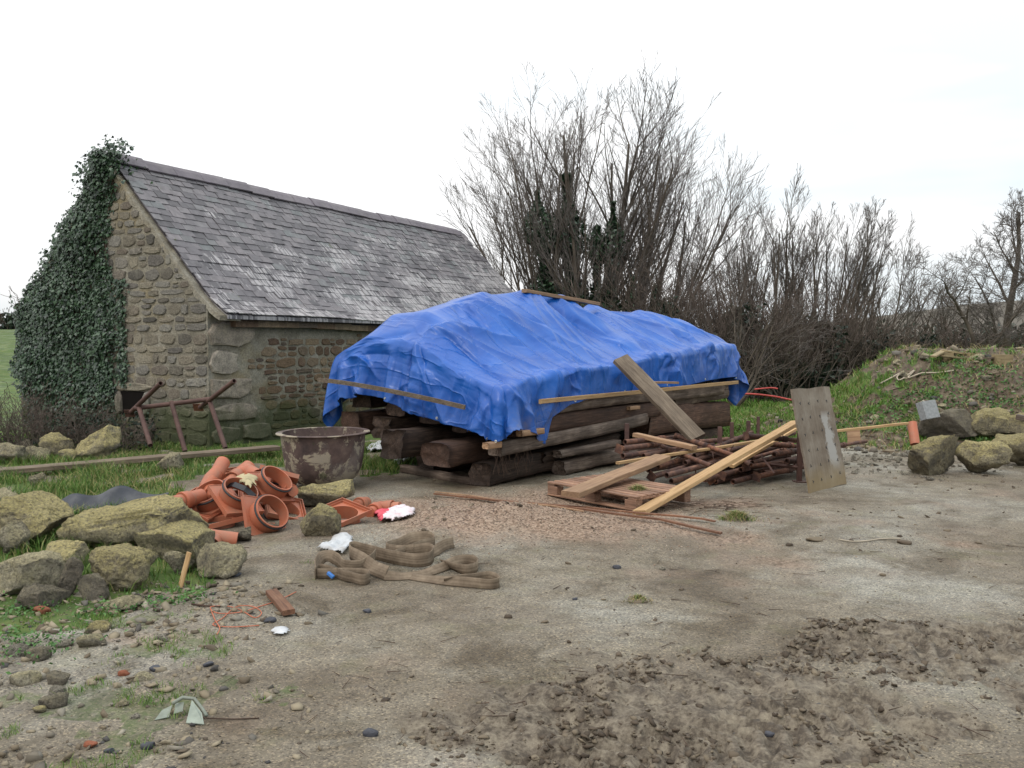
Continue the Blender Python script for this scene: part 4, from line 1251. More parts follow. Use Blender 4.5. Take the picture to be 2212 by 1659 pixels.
# fourth layer: the long weathered one just under the hem
beam(0.95, 5.75, -0.02, 0.755, 0.20, 0.175, 'beam_grey', 'long squared grey beam with bolt holes and dark stains just under the front hem', 0.8, 0.0, 0.006, 0.08)
beam(4.25, 6.12, 0.10, 0.68, 0.26, 0.24, 'beam_grey', 'cracked grey weathered beam resting on the huge rotted log', 1.4, 0.0, 0.0, 0.2)
beam(0.5, 5.9, 0.42, 0.86, 0.36, 0.24, 'beam_dark', 'dark beam in the fourth layer under the front fold of the tarpaulin', 1.0)
for i, (x0, y, z, L_, sx) in enumerate([(0.30, -0.16, 0.545, 0.40, 0.07), (-0.22, -0.1, 0.46, 0.22, 0.07), (2.75, -0.10, 0.70, 0.25, 0.05)]):
    lb = ['short tan block wedged out beside the hanging hem corner', 'small tan block end poking through the hem at the near corner', 'tan sliver of timber poking out under the long grey beam'][i]
    beam(x0, x0 + L_, y, z, 0.09, sx, 'plank_mid', lb, 0.3, -0.05, 0, 0.05, group=None, name='wood_block', cat='block')
b = frame(G(872, 1020), G(1062, 1052)); tag(link('timber_beam', beam_mesh(1.35, 0.12, 0.09, 0.9, rsb, M['beam_grey'], 0.2), mtx=Matrix.Translation((0, 0, 0.05)) @ b), 'low grey plank lying on the ground under the left end of the stack', 'beam')

# ------------------------------------------------------------------ tarpaulin: a sheet let fall over the stack and left to settle
CX = np.array([0, .5, 1.2, 2.7, 4.3, 5.3, 6.2]); CY = np.array([0, .5, .9, 1.4, 2.0, 2.6])
CZ = np.array([[1.10, 1.17, 1.22, 1.33, 1.46, 1.54, 1.56], [1.27, 1.42, 1.50, 1.60, 1.68, 1.78, 1.76], [1.48, 1.73, 1.84, 1.92, 1.88, 1.96, 1.92],
               [1.62, 1.96, 2.16, 2.27, 2.10, 2.10, 2.04], [1.66, 1.93, 2.05, 2.17, 2.05, 2.06, 2.03], [1.40, 1.55, 1.65, 1.75, 1.75, 1.72, 1.65]])
def supp(x, y):
    x = np.clip(x, 0, 6.2); y = np.clip(y, 0, 2.6)
    i = np.clip(np.searchsorted(CX, x, 'right') - 1, 0, 5); j = np.clip(np.searchsorted(CY, y, 'right') - 1, 0, 4)
    fx = (x - CX[i]) / (CX[i + 1] - CX[i]); fy = (y - CY[j]) / (CY[j + 1] - CY[j])
    z = (CZ[j, i] * (1 - fx) + CZ[j, i + 1] * fx) * (1 - fy) + (CZ[j + 1, i] * (1 - fx) + CZ[j + 1, i + 1] * fx) * fy
    # uneven load: baulk ends and battens lift the sheet here and there
    z = z + 0.05 * np.exp(-((x - 1.55) / 0.10) ** 2) * (y < 2.2) + 0.05 * np.exp(-((x - 3.4) / 0.16) ** 2) - 0.13 * np.exp(-((x - 3.85) / 0.20) ** 2) * sstep(0.2, 1.0, y) + 0.04 * np.exp(-((x - 0.45) / 0.08) ** 2)
    z = z + 0.04 * (1 - sstep(3.35, 3.7, x)) * sstep(0.7, 1.2, y) * sstep(0.9, 1.5, x)
    return z
def tarp_sim():
    h = 0.06
    P0, P1, Q0, Q1 = -0.85, 6.2 + 0.55, -0.80, 3.35
    npx, nq = int((P1 - P0) / h) + 1, int((Q1 - Q0) / h) + 1
    p = P0 + h * np.arange(npx)[None, :] + 0 * np.arange(nq)[:, None]
    q = Q0 + h * np.arange(nq)[:, None] + 0 * p
    # the hem is not straight: how far the sheet reaches past each edge
    fl = np.interp(p, [-0.85, 0, 0.4, 0.85, 1.0, 1.4, 6.9], [0.12, 0.30, 0.46, 0.74, 0.46, 0.38, 0.38])
    gl_ = np.interp(q, [-0.8, 0, 1.2, 2.7, 3.4], [0.12, 0.26, 0.54, 0.44, 0.44])
    q, p = np.where(q < 0, q * fl / 0.80, q), np.where(p < 0, p * gl_ / 0.85, p)
    FL = np.stack([p, q], -1)
    x = np.where(p < 0, p * 0.45, np.where(p > 6.2, 6.2 + (p - 6.2) * 0.55, p))
    yi = q / 1.13
    y = np.where(q < 0, q * 0.40, np.where(yi > 2.6, 2.6 + (yi - 2.6) * 0.5, yi))
    z = supp(x, y) + 0.04
    z = z - np.where(p < 0, -p, 0) * 0.85 - np.where(p > 6.2, p - 6.2, 0) * 0.8 - np.where(q < 0, -q, 0) * 0.85 - np.where(yi > 2.6, yi - 2.6, 0) * 0.8
    X = np.stack([x, y, z], -1)
    nz = fbm(np.stack([p.ravel(), q.ravel(), 0 * p.ravel()], 1), 2.2, 5, 3).reshape(nq, npx)
    X[..., 2] += 0.07 * nz
    V = np.zeros_like(X)
    # rest lengths a little longer than the surface needs, unevenly: that makes the wrinkles
    sl = 1.035 + 0.03 * fbm(np.stack([p.ravel(), q.ravel(), 0 * p.ravel()], 1), 0.9, 9, 2).reshape(nq, npx)
    h2 = h * math.sqrt(2)
    dt = 1 / 60.0
    sets = []
    def pr(sa, sb, L, k): sets.append((sa, sb, L, k))
    for o in (0, 1):
        pr((slice(None), slice(o, npx - 1, 2)), (slice(None), slice(o + 1, npx, 2)), h, 1.0)
        pr((slice(o, nq - 1, 2), slice(None)), (slice(o + 1, nq, 2), slice(None)), h, 1.0)
        pr((slice(o, nq - 1, 2), slice(0, npx - 1)), (slice(o + 1, nq, 2), slice(1, npx)), h2, 0.35)
        pr((slice(o, nq - 1, 2), slice(1, npx)), (slice(o + 1, nq, 2), slice(0, npx - 1)), h2, 0.35)
    for o in (0, 1, 2, 3):
        pr((slice(None), slice(o, npx - 2, 4)), (slice(None), slice(o + 2, npx, 4)), 2 * h, 0.10)
        pr((slice(o, nq - 2, 4), slice(None)), (slice(o + 2, nq, 4), slice(None)), 2 * h, 0.10)
    pre = []
    for sa, sb, L, k in sets:
        na = X[sa].shape[1]; nb = X[sb].shape[1]; ma = X[sa].shape[0]; mb_ = X[sb].shape[0]
        m_, n_ = min(ma, mb_), min(na, nb)
        sa2 = (slice(sa[0].start, None, sa[0].step) if sa[0].start is not None else sa[0], slice(sa[1].start, None, sa[1].step) if sa[1].start is not None else sa[1])
        pre.append((sa, sb, m_, n_, np.sqrt(((FL[sb][:m_, :n_] - FL[sa][:m_, :n_]) ** 2).sum(-1)) * sl[sa][:m_, :n_], k))
    for it in range(130):
        V[..., 2] -= 9.8 * dt
        V *= 0.965
        Xp = X.copy()
        X = X + V * dt
        for _ in range(9):
            for sa, sb, m_, n_, L, k in pre:
                A = X[sa][:m_, :n_]; B = X[sb][:m_, :n_]
                d = B - A
                ln = np.sqrt((d * d).sum(-1)) + 1e-9
                e = (ln - L)
                if k < 0.2: e = np.minimum(e, 0)          # bending: only resists folding up
                c = d * ((0.5 * k) * e / ln)[..., None]
                X[sa][:m_, :n_] += c
                X[sb][:m_, :n_] -= c
            x, y, z = X[..., 0], X[..., 1], X[..., 2]
            f = supp(x, y) + 0.012
            ins = (x > -0.03) & (x < 6.23) & (y > -0.14) & (y < 2.62) & (z < f) & (z > -1)
            pen = np.stack([(f - z) * 0.85, x + 0.03, 6.23 - x, y + 0.14, 2.62 - y], -1)
            w = np.argmin(pen, -1)
            X[..., 2] = np.where(ins & (w == 0), f, z)
            X[..., 0] = np.where(ins & (w == 1), -0.03, np.where(ins & (w == 2), 6.23, x))
            X[..., 1] = np.where(ins & (w == 3), -0.14, np.where(ins & (w == 4), 2.62, y))
            touch = ins
        V = (X - Xp) / dt
        V[touch] *= 0.2
        sp = np.sqrt((V * V).sum(-1, keepdims=True)); V *= np.minimum(1, 3.0 / (sp + 1e-9))
    return X, p, q
TXX, TP, TQ = tarp_sim()
def up2(A):
    B = np.empty((A.shape[0] * 2 - 1, A.shape[1]) + A.shape[2:]); B[::2] = A; B[1::2] = (A[1:] + A[:-1]) / 2
    C = np.empty((B.shape[0], B.shape[1] * 2 - 1) + A.shape[2:]); C[:, ::2] = B; C[:, 1::2] = (B[:, 1:] + B[:, :-1]) / 2
    return C
TXX, TP, TQ = up2(up2(TXX)), up2(up2(TP)), up2(up2(TQ))
for _ in range(5):
    T2 = TXX.copy()
    T2[1:-1, 1:-1] = (TXX[1:-1, 1:-1] * 4 + TXX[2:, 1:-1] + TXX[:-2, 1:-1] + TXX[1:-1, 2:] + TXX[1:-1, :-2]) / 8
    TXX = T2
# creases pulled into the sheet: long diagonal folds down from the ridge, short upright puckers above the front hem, small crumples
_N = np.cross(np.gradient(TXX, axis=1), np.gradient(TXX, axis=0)); _N /= np.linalg.norm(_N, axis=-1, keepdims=True) + 1e-9
_p, _q = TP.ravel(), TQ.ravel()
wq = fbm(np.stack([_p, _q, 0 * _p], 1), 0.8, 201, 3)
disp = np.zeros_like(_p)
rf = np.random.RandomState(77)
def fold(p0, q0, p1, q1, w, amp, bend=0.0):
    "one crease: a crisp ridge (or valley) from p0,q0 to p1,q1, dying away at both ends"
    global disp
    dx, dy = p1 - p0, q1 - q0
    L = math.hypot(dx, dy); dx /= L; dy /= L
    pw, qw = _p + 0.10 * wq, _q + 0.07 * wq2
    t = ((pw - p0) * dx + (qw - q0) * dy) / L
    d = -(pw - p0) * dy + (qw - q0) * dx + bend * 4 * t * (1 - t)
    env = sstep(-0.08, 0.12, t) * (1 - sstep(0.55, 1.05, t))
    sharp = np.where(d > 0, np.exp(-np.abs(d) / w), np.exp(-np.abs(d) / (w * 2.6)))
    disp = disp + amp * env * sharp
wq2 = fbm(np.stack([_p, _q, 0 * _p], 1), 1.1, 221, 3)
for (ap, aq, n_f, a0, a1, l0, l1) in [(0.45, 1.45, 7, 185, 330, 0.9, 1.9), (1.35, 1.75, 8, 235, 325, 1.0, 2.1), (2.7, 1.8, 7, 235, 318, 1.2, 2.1), (4.2, 1.75, 8, 235, 315, 1.2, 2.0),
                                      (5.2, 1.6, 7, 240, 310, 0.9, 1.7), (6.15, 1.5, 8, 230, 335, 0.8, 1.6), (0.05, 0.1, 9, 150, 330, 0.4, 0.7), (6.2, 0.1, 6, 215, 330, 0.35, 0.6), (0.0, 1.2, 6, 140, 220, 0.4, 0.7),
                                      (1.15, 0.15, 7, 215, 325, 0.35, 0.7), (2.6, 0.1, 5, 220, 320, 0.3, 0.55), (3.9, 0.1, 5, 220, 320, 0.3, 0.55), (0.1, 2.5, 6, 150, 300, 0.5, 1.0), (5.1, 0.15, 5, 220, 320, 0.3, 0.6)]:
    for k in range(n_f):
        an = R(a0 + (a1 - a0) * (k + rf.uniform(0.1, 0.9)) / n_f)
        L = rf.uniform(l0, l1)
        s0 = rf.uniform(0.02, 0.25)
        x0, y0 = ap + math.cos(an) * s0 + rf.uniform(-0.12, 0.12), aq + math.sin(an) * s0
        fold(x0, y0, x0 + math.cos(an) * L, y0 + math.sin(an) * L, rf.uniform(0.014, 0.060), rf.choice([1, 1, 1, -0.8]) * rf.uniform(0.035, 0.12) * (1 if L > 0.8 else 0.7), rf.uniform(-0.10, 0.10))
for k in range(70):          # short pucker creases above the hems
    if k < 48:
        x0 = rf.uniform(0.2, 6.2); fold(x0, rf.uniform(0.1, 0.3), x0 + rf.uniform(-0.14, 0.14), rf.uniform(-0.35, -0.1), rf.uniform(0.015, 0.03), rf.choice([1, -1]) * rf.uniform(0.010, 0.026))
    else:
        y0 = rf.uniform(0.0, 2.4); fold(rf.uniform(-0.05, 0.15), y0, rf.uniform(-0.6, -0.35), y0 + rf.uniform(-0.2, 0.2), rf.uniform(0.015, 0.035), rf.choice([1, -1]) * rf.uniform(0.010, 0.028))
for k in range(24):          # random crumple lines anywhere
    x0, y0, an, L = rf.uniform(-0.4, 6.4), rf.uniform(-0.2, 2.2), rf.uniform(0, 6.28), rf.uniform(0.2, 0.6)
    fold(x0, y0, x0 + math.cos(an) * L, y0 + math.sin(an) * L, rf.uniform(0.008, 0.02), rf.choice([1, -1]) * rf.uniform(0.006, 0.018))
disp = np.tanh(disp / 0.10) * 0.10
# the free edge of a second width of sheet lying over the first
ed = (_p - 3.05 - 0.55 * np.clip(1.2 - _q, 0, 2) ** 2 * 0.5 + 0.03 * wq)
disp = disp + 0.045 * (1 / (1 + np.exp(-ed / 0.012))) * np.exp(-np.clip(ed, 0, 9) / 0.5) * sstep(0.2, 0.5, _q)
_N *= np.sign(_N[nq2 := _N.shape[0] // 2, _N.shape[1] // 2, 2])
TXX = TXX + _N * disp.reshape(TP.shape)[..., None]
nq_, np_ = TP.shape
i0 = (np.arange(nq_ - 1)[:, None] * np_ + np.arange(np_ - 1)[None, :]).ravel()
tm = mesh_np('tarpaulin_sheet', TXX.reshape(-1, 3), quads=np.stack([i0, i0 + 1, i0 + np_ + 1, i0 + np_], 1), mat=M['tarp'], smooth=True)
at = tm.attributes.new('uvw', 'FLOAT_VECTOR', 'POINT')
at.data.foreach_set('vector', np.stack([TP, TQ, 0 * TP], -1).astype(np.float32).ravel())
at = tm.attributes.new('grime', 'FLOAT', 'POINT')
gr = sstep(0.0, -0.5, TQ) * sstep(3.2, 0.0, TP) + sstep(0.1, -0.6, TP) * 0.35 + 0.45 * sstep(0.6, 0.0, TQ) * sstep(3.5, 5.5, TP)
at.data.foreach_set('value', np.clip(gr, 0, 1).astype(np.float32).ravel())
tarp = empty('tarpaulin', 'bright blue tarpaulin draped in wrinkles over the stack of old beams', 'tarpaulin', mtx=SM)
sheet = link('sheet', tm, tarp)
sld = sheet.modifiers.new('thickness', 'SOLIDIFY'); sld.thickness = 0.0015
# grommets along the hem
gm_ = MB().lathe([(0.007, -0.002), (0.015, -0.002), (0.017, 0.0), (0.015, 0.003), (0.007, 0.003), (0.007, -0.002)], 12).mesh('grommet', plain_mat('grommet_metal', (0.55, 0.55, 0.5), 0.35, 0.5, metal=0.6), True)
def tp(i, j): return Vector(TXX[i, j])
def nrm_at(i, j):
    i1, j1 = min(i + 1, nq_ - 1), min(j + 1, np_ - 1)
    return (tp(i, j1) - tp(i, max(0, j - 1))).cross(tp(i1, j) - tp(max(0, i - 1), j)).normalized()
gl = [(4, j) for j in range(4, np_ - 1, 76)] + [(i, 4) for i in range(48, nq_ - 1, 56)] + [(i, np_ - 5) for i in range(48, nq_ - 1, 56)]
for i, j in gl:
    n_ = nrm_at(i, j)
    if n_.length < 0.5: continue
    qd = n_.to_track_quat('Z', 'Y').to_matrix().to_4x4(); qd.translation = tp(i, j) + n_ * 0.002
    link('grommet', gm_, tarp, mtx=qd)
# ------------------------------------------------------------------ trees and hedges
def seg_mesh(name, segs, mat, n=3, smooth=False):
    a = np.array(segs, dtype=np.float64)           # x0 y0 z0 r0 x1 y1 z1 r1
    p0, r0, p1, r1 = a[:, :3], a[:, 3], a[:, 4:7], a[:, 7]
    d = p1 - p0
    d /= np.linalg.norm(d, axis=1)[:, None] + 1e-9
    ref = np.where(np.abs(d[:, 2:3]) < 0.9, np.array([[0, 0, 1.0]]), np.array([[1.0, 0, 0]]))
    u = np.cross(d, ref); u /= np.linalg.norm(u, axis=1)[:, None] + 1e-9
    w = np.cross(d, u)
    V = []
    for p, r in ((p0, r0), (p1, r1)):
        for k in range(n):
            t = 2 * math.pi * k / n
            V.append(p + (u * math.cos(t) + w * math.sin(t)) * r[:, None])
    V = np.stack(V, 1).reshape(-1, 3)
    b = (np.arange(len(a)) * 2 * n)[:, None]
    Q = np.concatenate([np.concatenate([b + k, b + (k + 1) % n, b + n + (k + 1) % n, b + n + k], 1) for k in range(n)])
    return mesh_np(name, V, quads=Q, mat=mat, smooth=smooth)
RM = [0.003]
TP_ = [0.35]
DN = [0.0]
LF2 = [0.55]
NS = [1]
def grow(out, p, d, L, r, lvl, rng, up, ang, keep, wob=0.12, nseg=6, maxl=4, lf=0.62):
    step = L / nseg
    x, y, z = p; dx, dy, dz = d
    g = rng.gauss
    for i in range(nseg):
        t = i / nseg
        dx += g(0, wob); dy += g(0, wob); dz += g(0, wob * 0.7) + up * 0.18
        k = 1 / math.sqrt(dx * dx + dy * dy + dz * dz)
        dx *= k; dy *= k; dz *= k
        ra, rb = r * (1 - 0.75 * t), r * (1 - 0.75 * (t + 1 / nseg))
        nx_, ny_, nz_ = x + dx * step, y + dy * step, z + dz * step
        out[lvl].append((x, y, z, max(ra, RM[0]), nx_, ny_, nz_, max(rb, RM[0])))
        x, y, z = nx_, ny_, nz_
        if lvl < maxl and (i >= keep or lvl > 0):
            for _ in range(1 if rng.random() < 0.75 else 2):
                if rng.random() < (0.08 if lvl < 2 else 0.45 if lvl > 2 else 0.12) + DN[0]: continue
                az = rng.uniform(0, 6.283)
                a = R(rng.uniform(ang * 0.6, ang * 1.3))
                # child direction: tilt the parent direction by a
                ax, ay, az_ = math.cos(az), math.sin(az), g(0, 0.3)
                dt = ax * dx + ay * dy + az_ * dz
                ax -= dx * dt; ay -= dy * dt; az_ -= dz * dt
                q = 1 / (math.sqrt(ax * ax + ay * ay + az_ * az_) + 1e-6)
                c, s = math.cos(a), math.sin(a)
                nd = (dx * c + ax * q * s, dy * c + ay * q * s, dz * c + az_ * q * s)
                grow(out, (x, y, z), nd, L * (lf if lvl == 0 else LF2[0]) * rng.uniform(0.6, 1.1) * (1 - TP_[0] * t), r * (1 - 0.75 * t) * 0.46, lvl + 1, rng, up, ang, 0, wob * 0.85, max(2, nseg - NS[0]), maxl, lf)
def tree(name, label, cat, loc, stems, seed, mat='bark', twig='twigs_grey', group=None, up=0.5, ang=30, maxl=3, wob=0.12, nseg=6, lf=0.62, keep=1, ivy=None, thin=1.0):
    rng = random.Random(seed)
    RM[0] = 0.00017 * loc[1]
    z = hz(loc[0], loc[1]) - 0.05
    t = empty(name, label, cat, (loc[0], loc[1], z), group=group)
    crown = []
    for (ox, oy, dirx, diry, L, r) in stems:
        out = [[] for _ in range(maxl + 1)]
        dv = Vector((dirx, diry, 1)).normalized()
        grow(out, (ox, oy, 0), tuple(dv), L, r, 0, rng, up, ang, keep, wob, nseg, maxl, lf)
        link('trunk' if len(stems) < 3 else 'stem', seg_mesh('stem', out[0] + out[1], M[mat], 6, True), t)
        for lv in out[2:]: crown += lv
        if ivy:
            pass
    if crown:
        c = [s for s in crown if s[6] > 0.05]
        tag(link('crown', seg_mesh('crown', c, M[twig], 3), t), kind='stuff')
    if ivy:
        rs = np.random.RandomState(seed)
        C = []
        for (ox, oy, dirx, diry, h0, h1, rad, n) in ivy:
            zz = rs.uniform(h0, h1, n) ; a = rs.uniform(0, 6.283, n)
            k = zz
            rr = rad * (0.6 + 0.4 * np.sin(zz * 3.1 + ox)) * np.abs(rs.normal(1, 0.35, n)) * np.clip((h1 - zz) / 0.8, 0.35, 1)
            C.append(np.stack([ox + dirx * k + rr * np.cos(a), oy + diry * k + rr * np.sin(a), zz], 1))
        o = leaf_cloud('ivy', np.concatenate(C), 0.075, M['ivy'], seed, up=0.3, parent=t)
        tag(o, kind='stuff')
    return t
def px2x(u, y): return (u - CU) / FPX * y
TP_[0] = 0.55; DN[0] = 0.29; LF2[0] = 0.70; NS[0] = 2
# big many-stemmed tree beyond the barn
Y1 = 27.0
cx = px2x(1285, Y1)
rg = random.Random(5)
st, iv = [], []
for i in range(24):
    f = -1 + 2 * i / 23
    ox = f * 1.6 + rg.uniform(-0.2, 0.2)
    oy = rg.uniform(-0.9, 0.9)
    lean = 0.43 * f + rg.uniform(-0.04, 0.04)
    L = (7.4 - 1.7 * abs(f) ** 2) * rg.uniform(0.94, 1.03)
    st.append((ox, oy, lean, rg.uniform(-0.22, 0.22), L, rg.uniform(0.07, 0.13) * (1.15 if abs(f) < 0.7 else 0.8)))
for ox, h1, rad, n, k in [(-1.15, 6.0, 0.34, 3200, -0.11), (-0.62, 6.5, 0.36, 3600, -0.05), (-0.05, 5.0, 0.26, 1800, 0.0), (0.30, 5.7, 0.24, 1800, 0.02), (-0.7, 3.6, 0.2, 800, -0.02), (0.8, 3.6, 0.18, 600, 0.05), (1.3, 3.3, 0.16, 500, 0.1), (-1.4, 2.6, 0.6, 900, 0.0), (-0.9, 2.2, .7, 900, 0)]:
    iv.append((ox, -1.1, k, 0.0, 0.3, h1, rad * 1.1, int(n * 1.5)))
    st.append((ox, -1.1, k, 0.0, h1 * 0.8, 0.13))
tree('bare_tree', 'tall bare tree of many fanning stems with ivy up its trunks, behind the barn end', 'tree', (cx, Y1), st, 61, ivy=iv, up=0.20, ang=25, maxl=4, wob=0.05, nseg=10, lf=0.62, keep=1)
TP_[0] = 0.45; DN[0] = 0.1; LF2[0] = 0.62
# undergrowth at its foot
def brush(name, label, u0, u1, y, h, n, seed, twig='twigs_brown', cat='hedge', lean=0.4, depth=1.4, maxl=3, r=0.022, group=None, leaves=0, lh=2.0, up=0.3, ls=0.08, lbias=None, ang=32):
    rng = random.Random(seed)
    RM[0] = 0.00023 * y
    x0, x1 = px2x(u0, y), px2x(u1, y)
    cx_ = (x0 + x1) / 2
    z = hz(cx_, y) - 0.05
    t = empty(name, label, cat, (cx_, y, z), group=group)
    out = [[] for _ in range(maxl + 1)]
    for i in range(n):
        f = rng.uniform(-1, 1)
        ox = f * (x1 - x0) / 2 * 0.86
        hh = (h(f) if callable(h) else h) * rng.uniform(0.55, 1.0)
        d = Vector((lean * f + rng.gauss(0, 0.32), rng.gauss(-0.05, 0.35), 1)).normalized()
        grow(out, (ox, rng.uniform(-depth, depth), 0), tuple(d), hh, r * rng.uniform(0.6, 1.4), 0, rng, up, ang, 0, 0.13, 4, maxl, 0.55)
    link('stems', seg_mesh('stems', out[0], M['bark'], 5, True), t)['kind'] = 'stuff'
    tag(link('twigs', seg_mesh('twigs', sum(out[1:], []), M[twig], 3), t), kind='stuff')
    if leaves:
        rs = np.random.RandomState(seed)
        X = rs.uniform(-1, 1, leaves) * (x1 - x0) / 2
        Yy = rs.normal(0.3, 0.6, leaves) * depth * 0.7
        Z = np.abs(rs.uniform(0, 1, leaves)) ** 0.9 * lh * (0.72 + 0.38 * np.sin(X * 1.7 + seed) + 0.16 * np.sin(X * 4.9))
        k = fbm(np.stack([X, Yy, Z], 1), 1.4, seed, 3) > -0.22
        o = leaf_cloud('evergreen_leaves', np.stack([X, Yy, Z], 1)[k], ls, M['holly'], seed, up=0.4, parent=t)
        tag(o, kind='stuff')
    return t
brush('hedge', 'dark tangled undergrowth at the foot of the tall ivy-clad tree', 1090, 1420, 26.0, 2.1, 80, 71, leaves=12000, lh=2.1)
brush('hedge', 'dense brown thicket rising behind the right end of the blue tarpaulin', 1370, 1640, 25.0, lambda f: 3.1 - 0.5 * f, 190, 72, leaves=14000, lh=2.3, depth=1.6, lean=0.3)
brush('hedge', 'tangled twiggy hedge with dark evergreen patches in the middle of the hedgerow', 1560, 1800, 25.5, lambda f: 2.75 - 0.3 * f, 180, 73, leaves=18000, lh=2.3, depth=1.6)
brush('hedge', 'dark right end of the thick hedgerow where it stops beside the field gap', 1740, 1905, 26.5, lambda f: 2.55 - 0.4 * f, 120, 74, leaves=15000, lh=2.7, depth=1.3, lean=0.25)
# pale straggly bush in front of the hedge
st = [(rg.uniform(-.1, .1), rg.uniform(-.1, .1), rg.uniform(-0.9, 0.9), rg.uniform(-0.6, 0.3), rg.uniform(2.2, 3.2), 0.035) for _ in range(8)]
tree('bare_bush', 'pale grey straggly bush arching out in front of the dark hedge', 'bush', (px2x(1585, 21.5), 21.5), st, 75, up=0.05, ang=38, maxl=3, wob=0.16, twig='twigs_grey', lf=0.6)
st = [(rg.uniform(-.2, .2), rg.uniform(-.1, .1), rg.uniform(-0.9, 1.1), rg.uniform(-0.6, 0.3), rg.uniform(1.6, 2.5), 0.025) for _ in range(8)]
tree('bare_bush', 'low spreading leafless bush in front of the hedge, left of the earth heap', 'bush', (px2x(1690, 22.5), 22.5), st, 76, up=0.05, ang=40, maxl=3, wob=0.18, lf=0.6)
TP_[0] = 0.55; DN[0] = 0.24; LF2[0] = 0.70; NS[0] = 1
# second tree group, behind the hedge
Y2 = 33.0
for j, (u, hh, n, w, lb) in enumerate([(1600, 5.1, 13, 1.5, 'bare tree of close upright stems rising from the hedge just right of the tall tree'),
                                       (1705, 6.2, 17, 1.7, 'tallest of the bare upright trees in the middle of the hedgerow'),
                                       (1800, 5.3, 15, 1.6, 'bare fan-shaped tree at the right end of the hedgerow')]):
    st = []
    for i in range(n):
        f = -1 + 2 * i / (n - 1)
        st.append((f * w * 0.75, rg.uniform(-0.6, 0.6), 0.36 * f + rg.uniform(-0.04, 0.04) + (0.16 if j == 2 else 0), rg.uniform(-0.2, 0.2), hh * (1 - 0.22 * abs(f) ** 2) * rg.uniform(0.88, 1.04), rg.uniform(0.05, 0.08)))
    tree('bare_tree', lb, 'tree', (px2x(u, Y2), Y2), st, 80 + j, up=0.20, ang=21, maxl=4, wob=0.05, nseg=7, lf=0.55, keep=1, group='bare trees along the hedgerow')
TP_[0] = 0.40; DN[0] = 0.12; LF2[0] = 0.62
# gap in the hedge with slighter far trees
for j, (u, y, hh, lb) in enumerate([(1935, 44, 5.2, 'slight bare tree seen across the gap just right of the thick hedgerow'), (2000, 47, 5.6, 'thin bare tree in the far hedge between the gap and the earth heap'),
                                    (2050, 46, 4.4, 'small leaning bare tree in the far hedge left of the tall right-hand tree')]):
    st = [(rg.uniform(-.3, .3), 0, rg.uniform(-0.4, 0.4), rg.uniform(-.2, .2), hh * rg.uniform(0.75, 1), 0.06) for _ in range(6)]
    tree('bare_tree', lb, 'tree', (px2x(u, y), y), st, 90 + j, up=0.3, ang=36, maxl=3, wob=0.12, lf=0.58, group='bare trees along the hedgerow')
brush('hedge', 'lower hedge beyond the earth heap, left part, with a dark bush in it', 1900, 2080, 41, 2.1, 55, 95, leaves=3500, lh=1.6, depth=1.0, ls=0.11)
brush('hedge', 'lower hedge beyond the earth heap under the tall right-hand tree', 2050, 2330, 40, 2.3, 80, 96, leaves=3500, lh=1.3, depth=1.0, ls=0.11)
brush('hedge', 'brown scrub between the hedgerow and the earth heap', 1790, 1960, 30, 1.5, 60, 97, leaves=3000, lh=0.8, depth=1.0)
# right-hand trees
yR = 36.0
tree('bare_tree', 'tall straight bare tree at the right edge of the picture', 'tree', (px2x(2174, yR), yR), [(0, 0, 0.0, 0, 7.0, 0.20)], 101, up=0.2, ang=44, maxl=4, wob=0.07, nseg=11, lf=0.48, keep=3, group='bare trees along the hedgerow')
tree('bare_tree', 'crooked bare tree with spreading limbs just left of the tall right-edge tree', 'tree', (px2x(2098, yR - 1), yR - 1), [(0, 0, -0.12, 0, 4.6, 0.12), (0.1, 0, 0.06, 0.1, 4.2, 0.09)], 102, up=0.08, ang=50, maxl=4, wob=0.16, nseg=9, lf=0.55, keep=2, group='bare trees along the hedgerow')
tree('bare_tree', 'slim crooked bare tree between the two larger right-hand trees', 'tree', (px2x(2134, yR + 1), yR + 1), [(0, 0, 0.03, 0, 4.6, 0.10)], 104, up=0.1, ang=46, maxl=4, wob=0.15, nseg=9, lf=0.5, keep=2, group='bare trees along the hedgerow')
tree('bare_tree', 'bare tree half cut off by the right edge of the picture', 'tree', (px2x(2240, yR - 2), yR - 2), [(0, 0, 0.0, 0, 6.0, 0.16), (0.3, 0, 0.25, 0, 5.4, 0.12)], 103, up=0.12, ang=44, maxl=4, wob=0.13, nseg=9, lf=0.5, keep=2, group='bare trees along the hedgerow')
# left edge: a tree outside the frame reaching in, and a far hedge
tree('bare_tree', 'bare tree mostly outside the left edge, its twigs reaching into the sky', 'tree', (px2x(-330, 17), 17), [(0, 0, 0.06, 0, 6.6, 0.11)], 110, up=0.15, ang=46, maxl=3, wob=0.12, nseg=8, lf=0.42, keep=4)
brush('far_hedge', 'dark hedge line across the far side of the left-hand pasture', -700, 110, 95, 2.6, 110, 111, leaves=5000, lh=2.8, depth=2, ls=0.35, r=0.05, maxl=2)
brush('far_hedge', 'distant hedge line across the field on the right', 1300, 2700, 120, 3.5, 200, 112, leaves=6000, lh=3.5, depth=3, ls=0.5, r=0.06, maxl=2)
# brambles and dead stems against the foot of the ivy
brush('brambles', 'brown dead bramble stems along the foot of the ivy-covered gable', -160, 330, 12.9, lambda f: 0.85 - 0.35 * f, 230, 113, cat='brambles', depth=0.5, maxl=2, r=0.006, up=0.0, ang=45, leaves=2500, lh=0.6, ls=0.03)
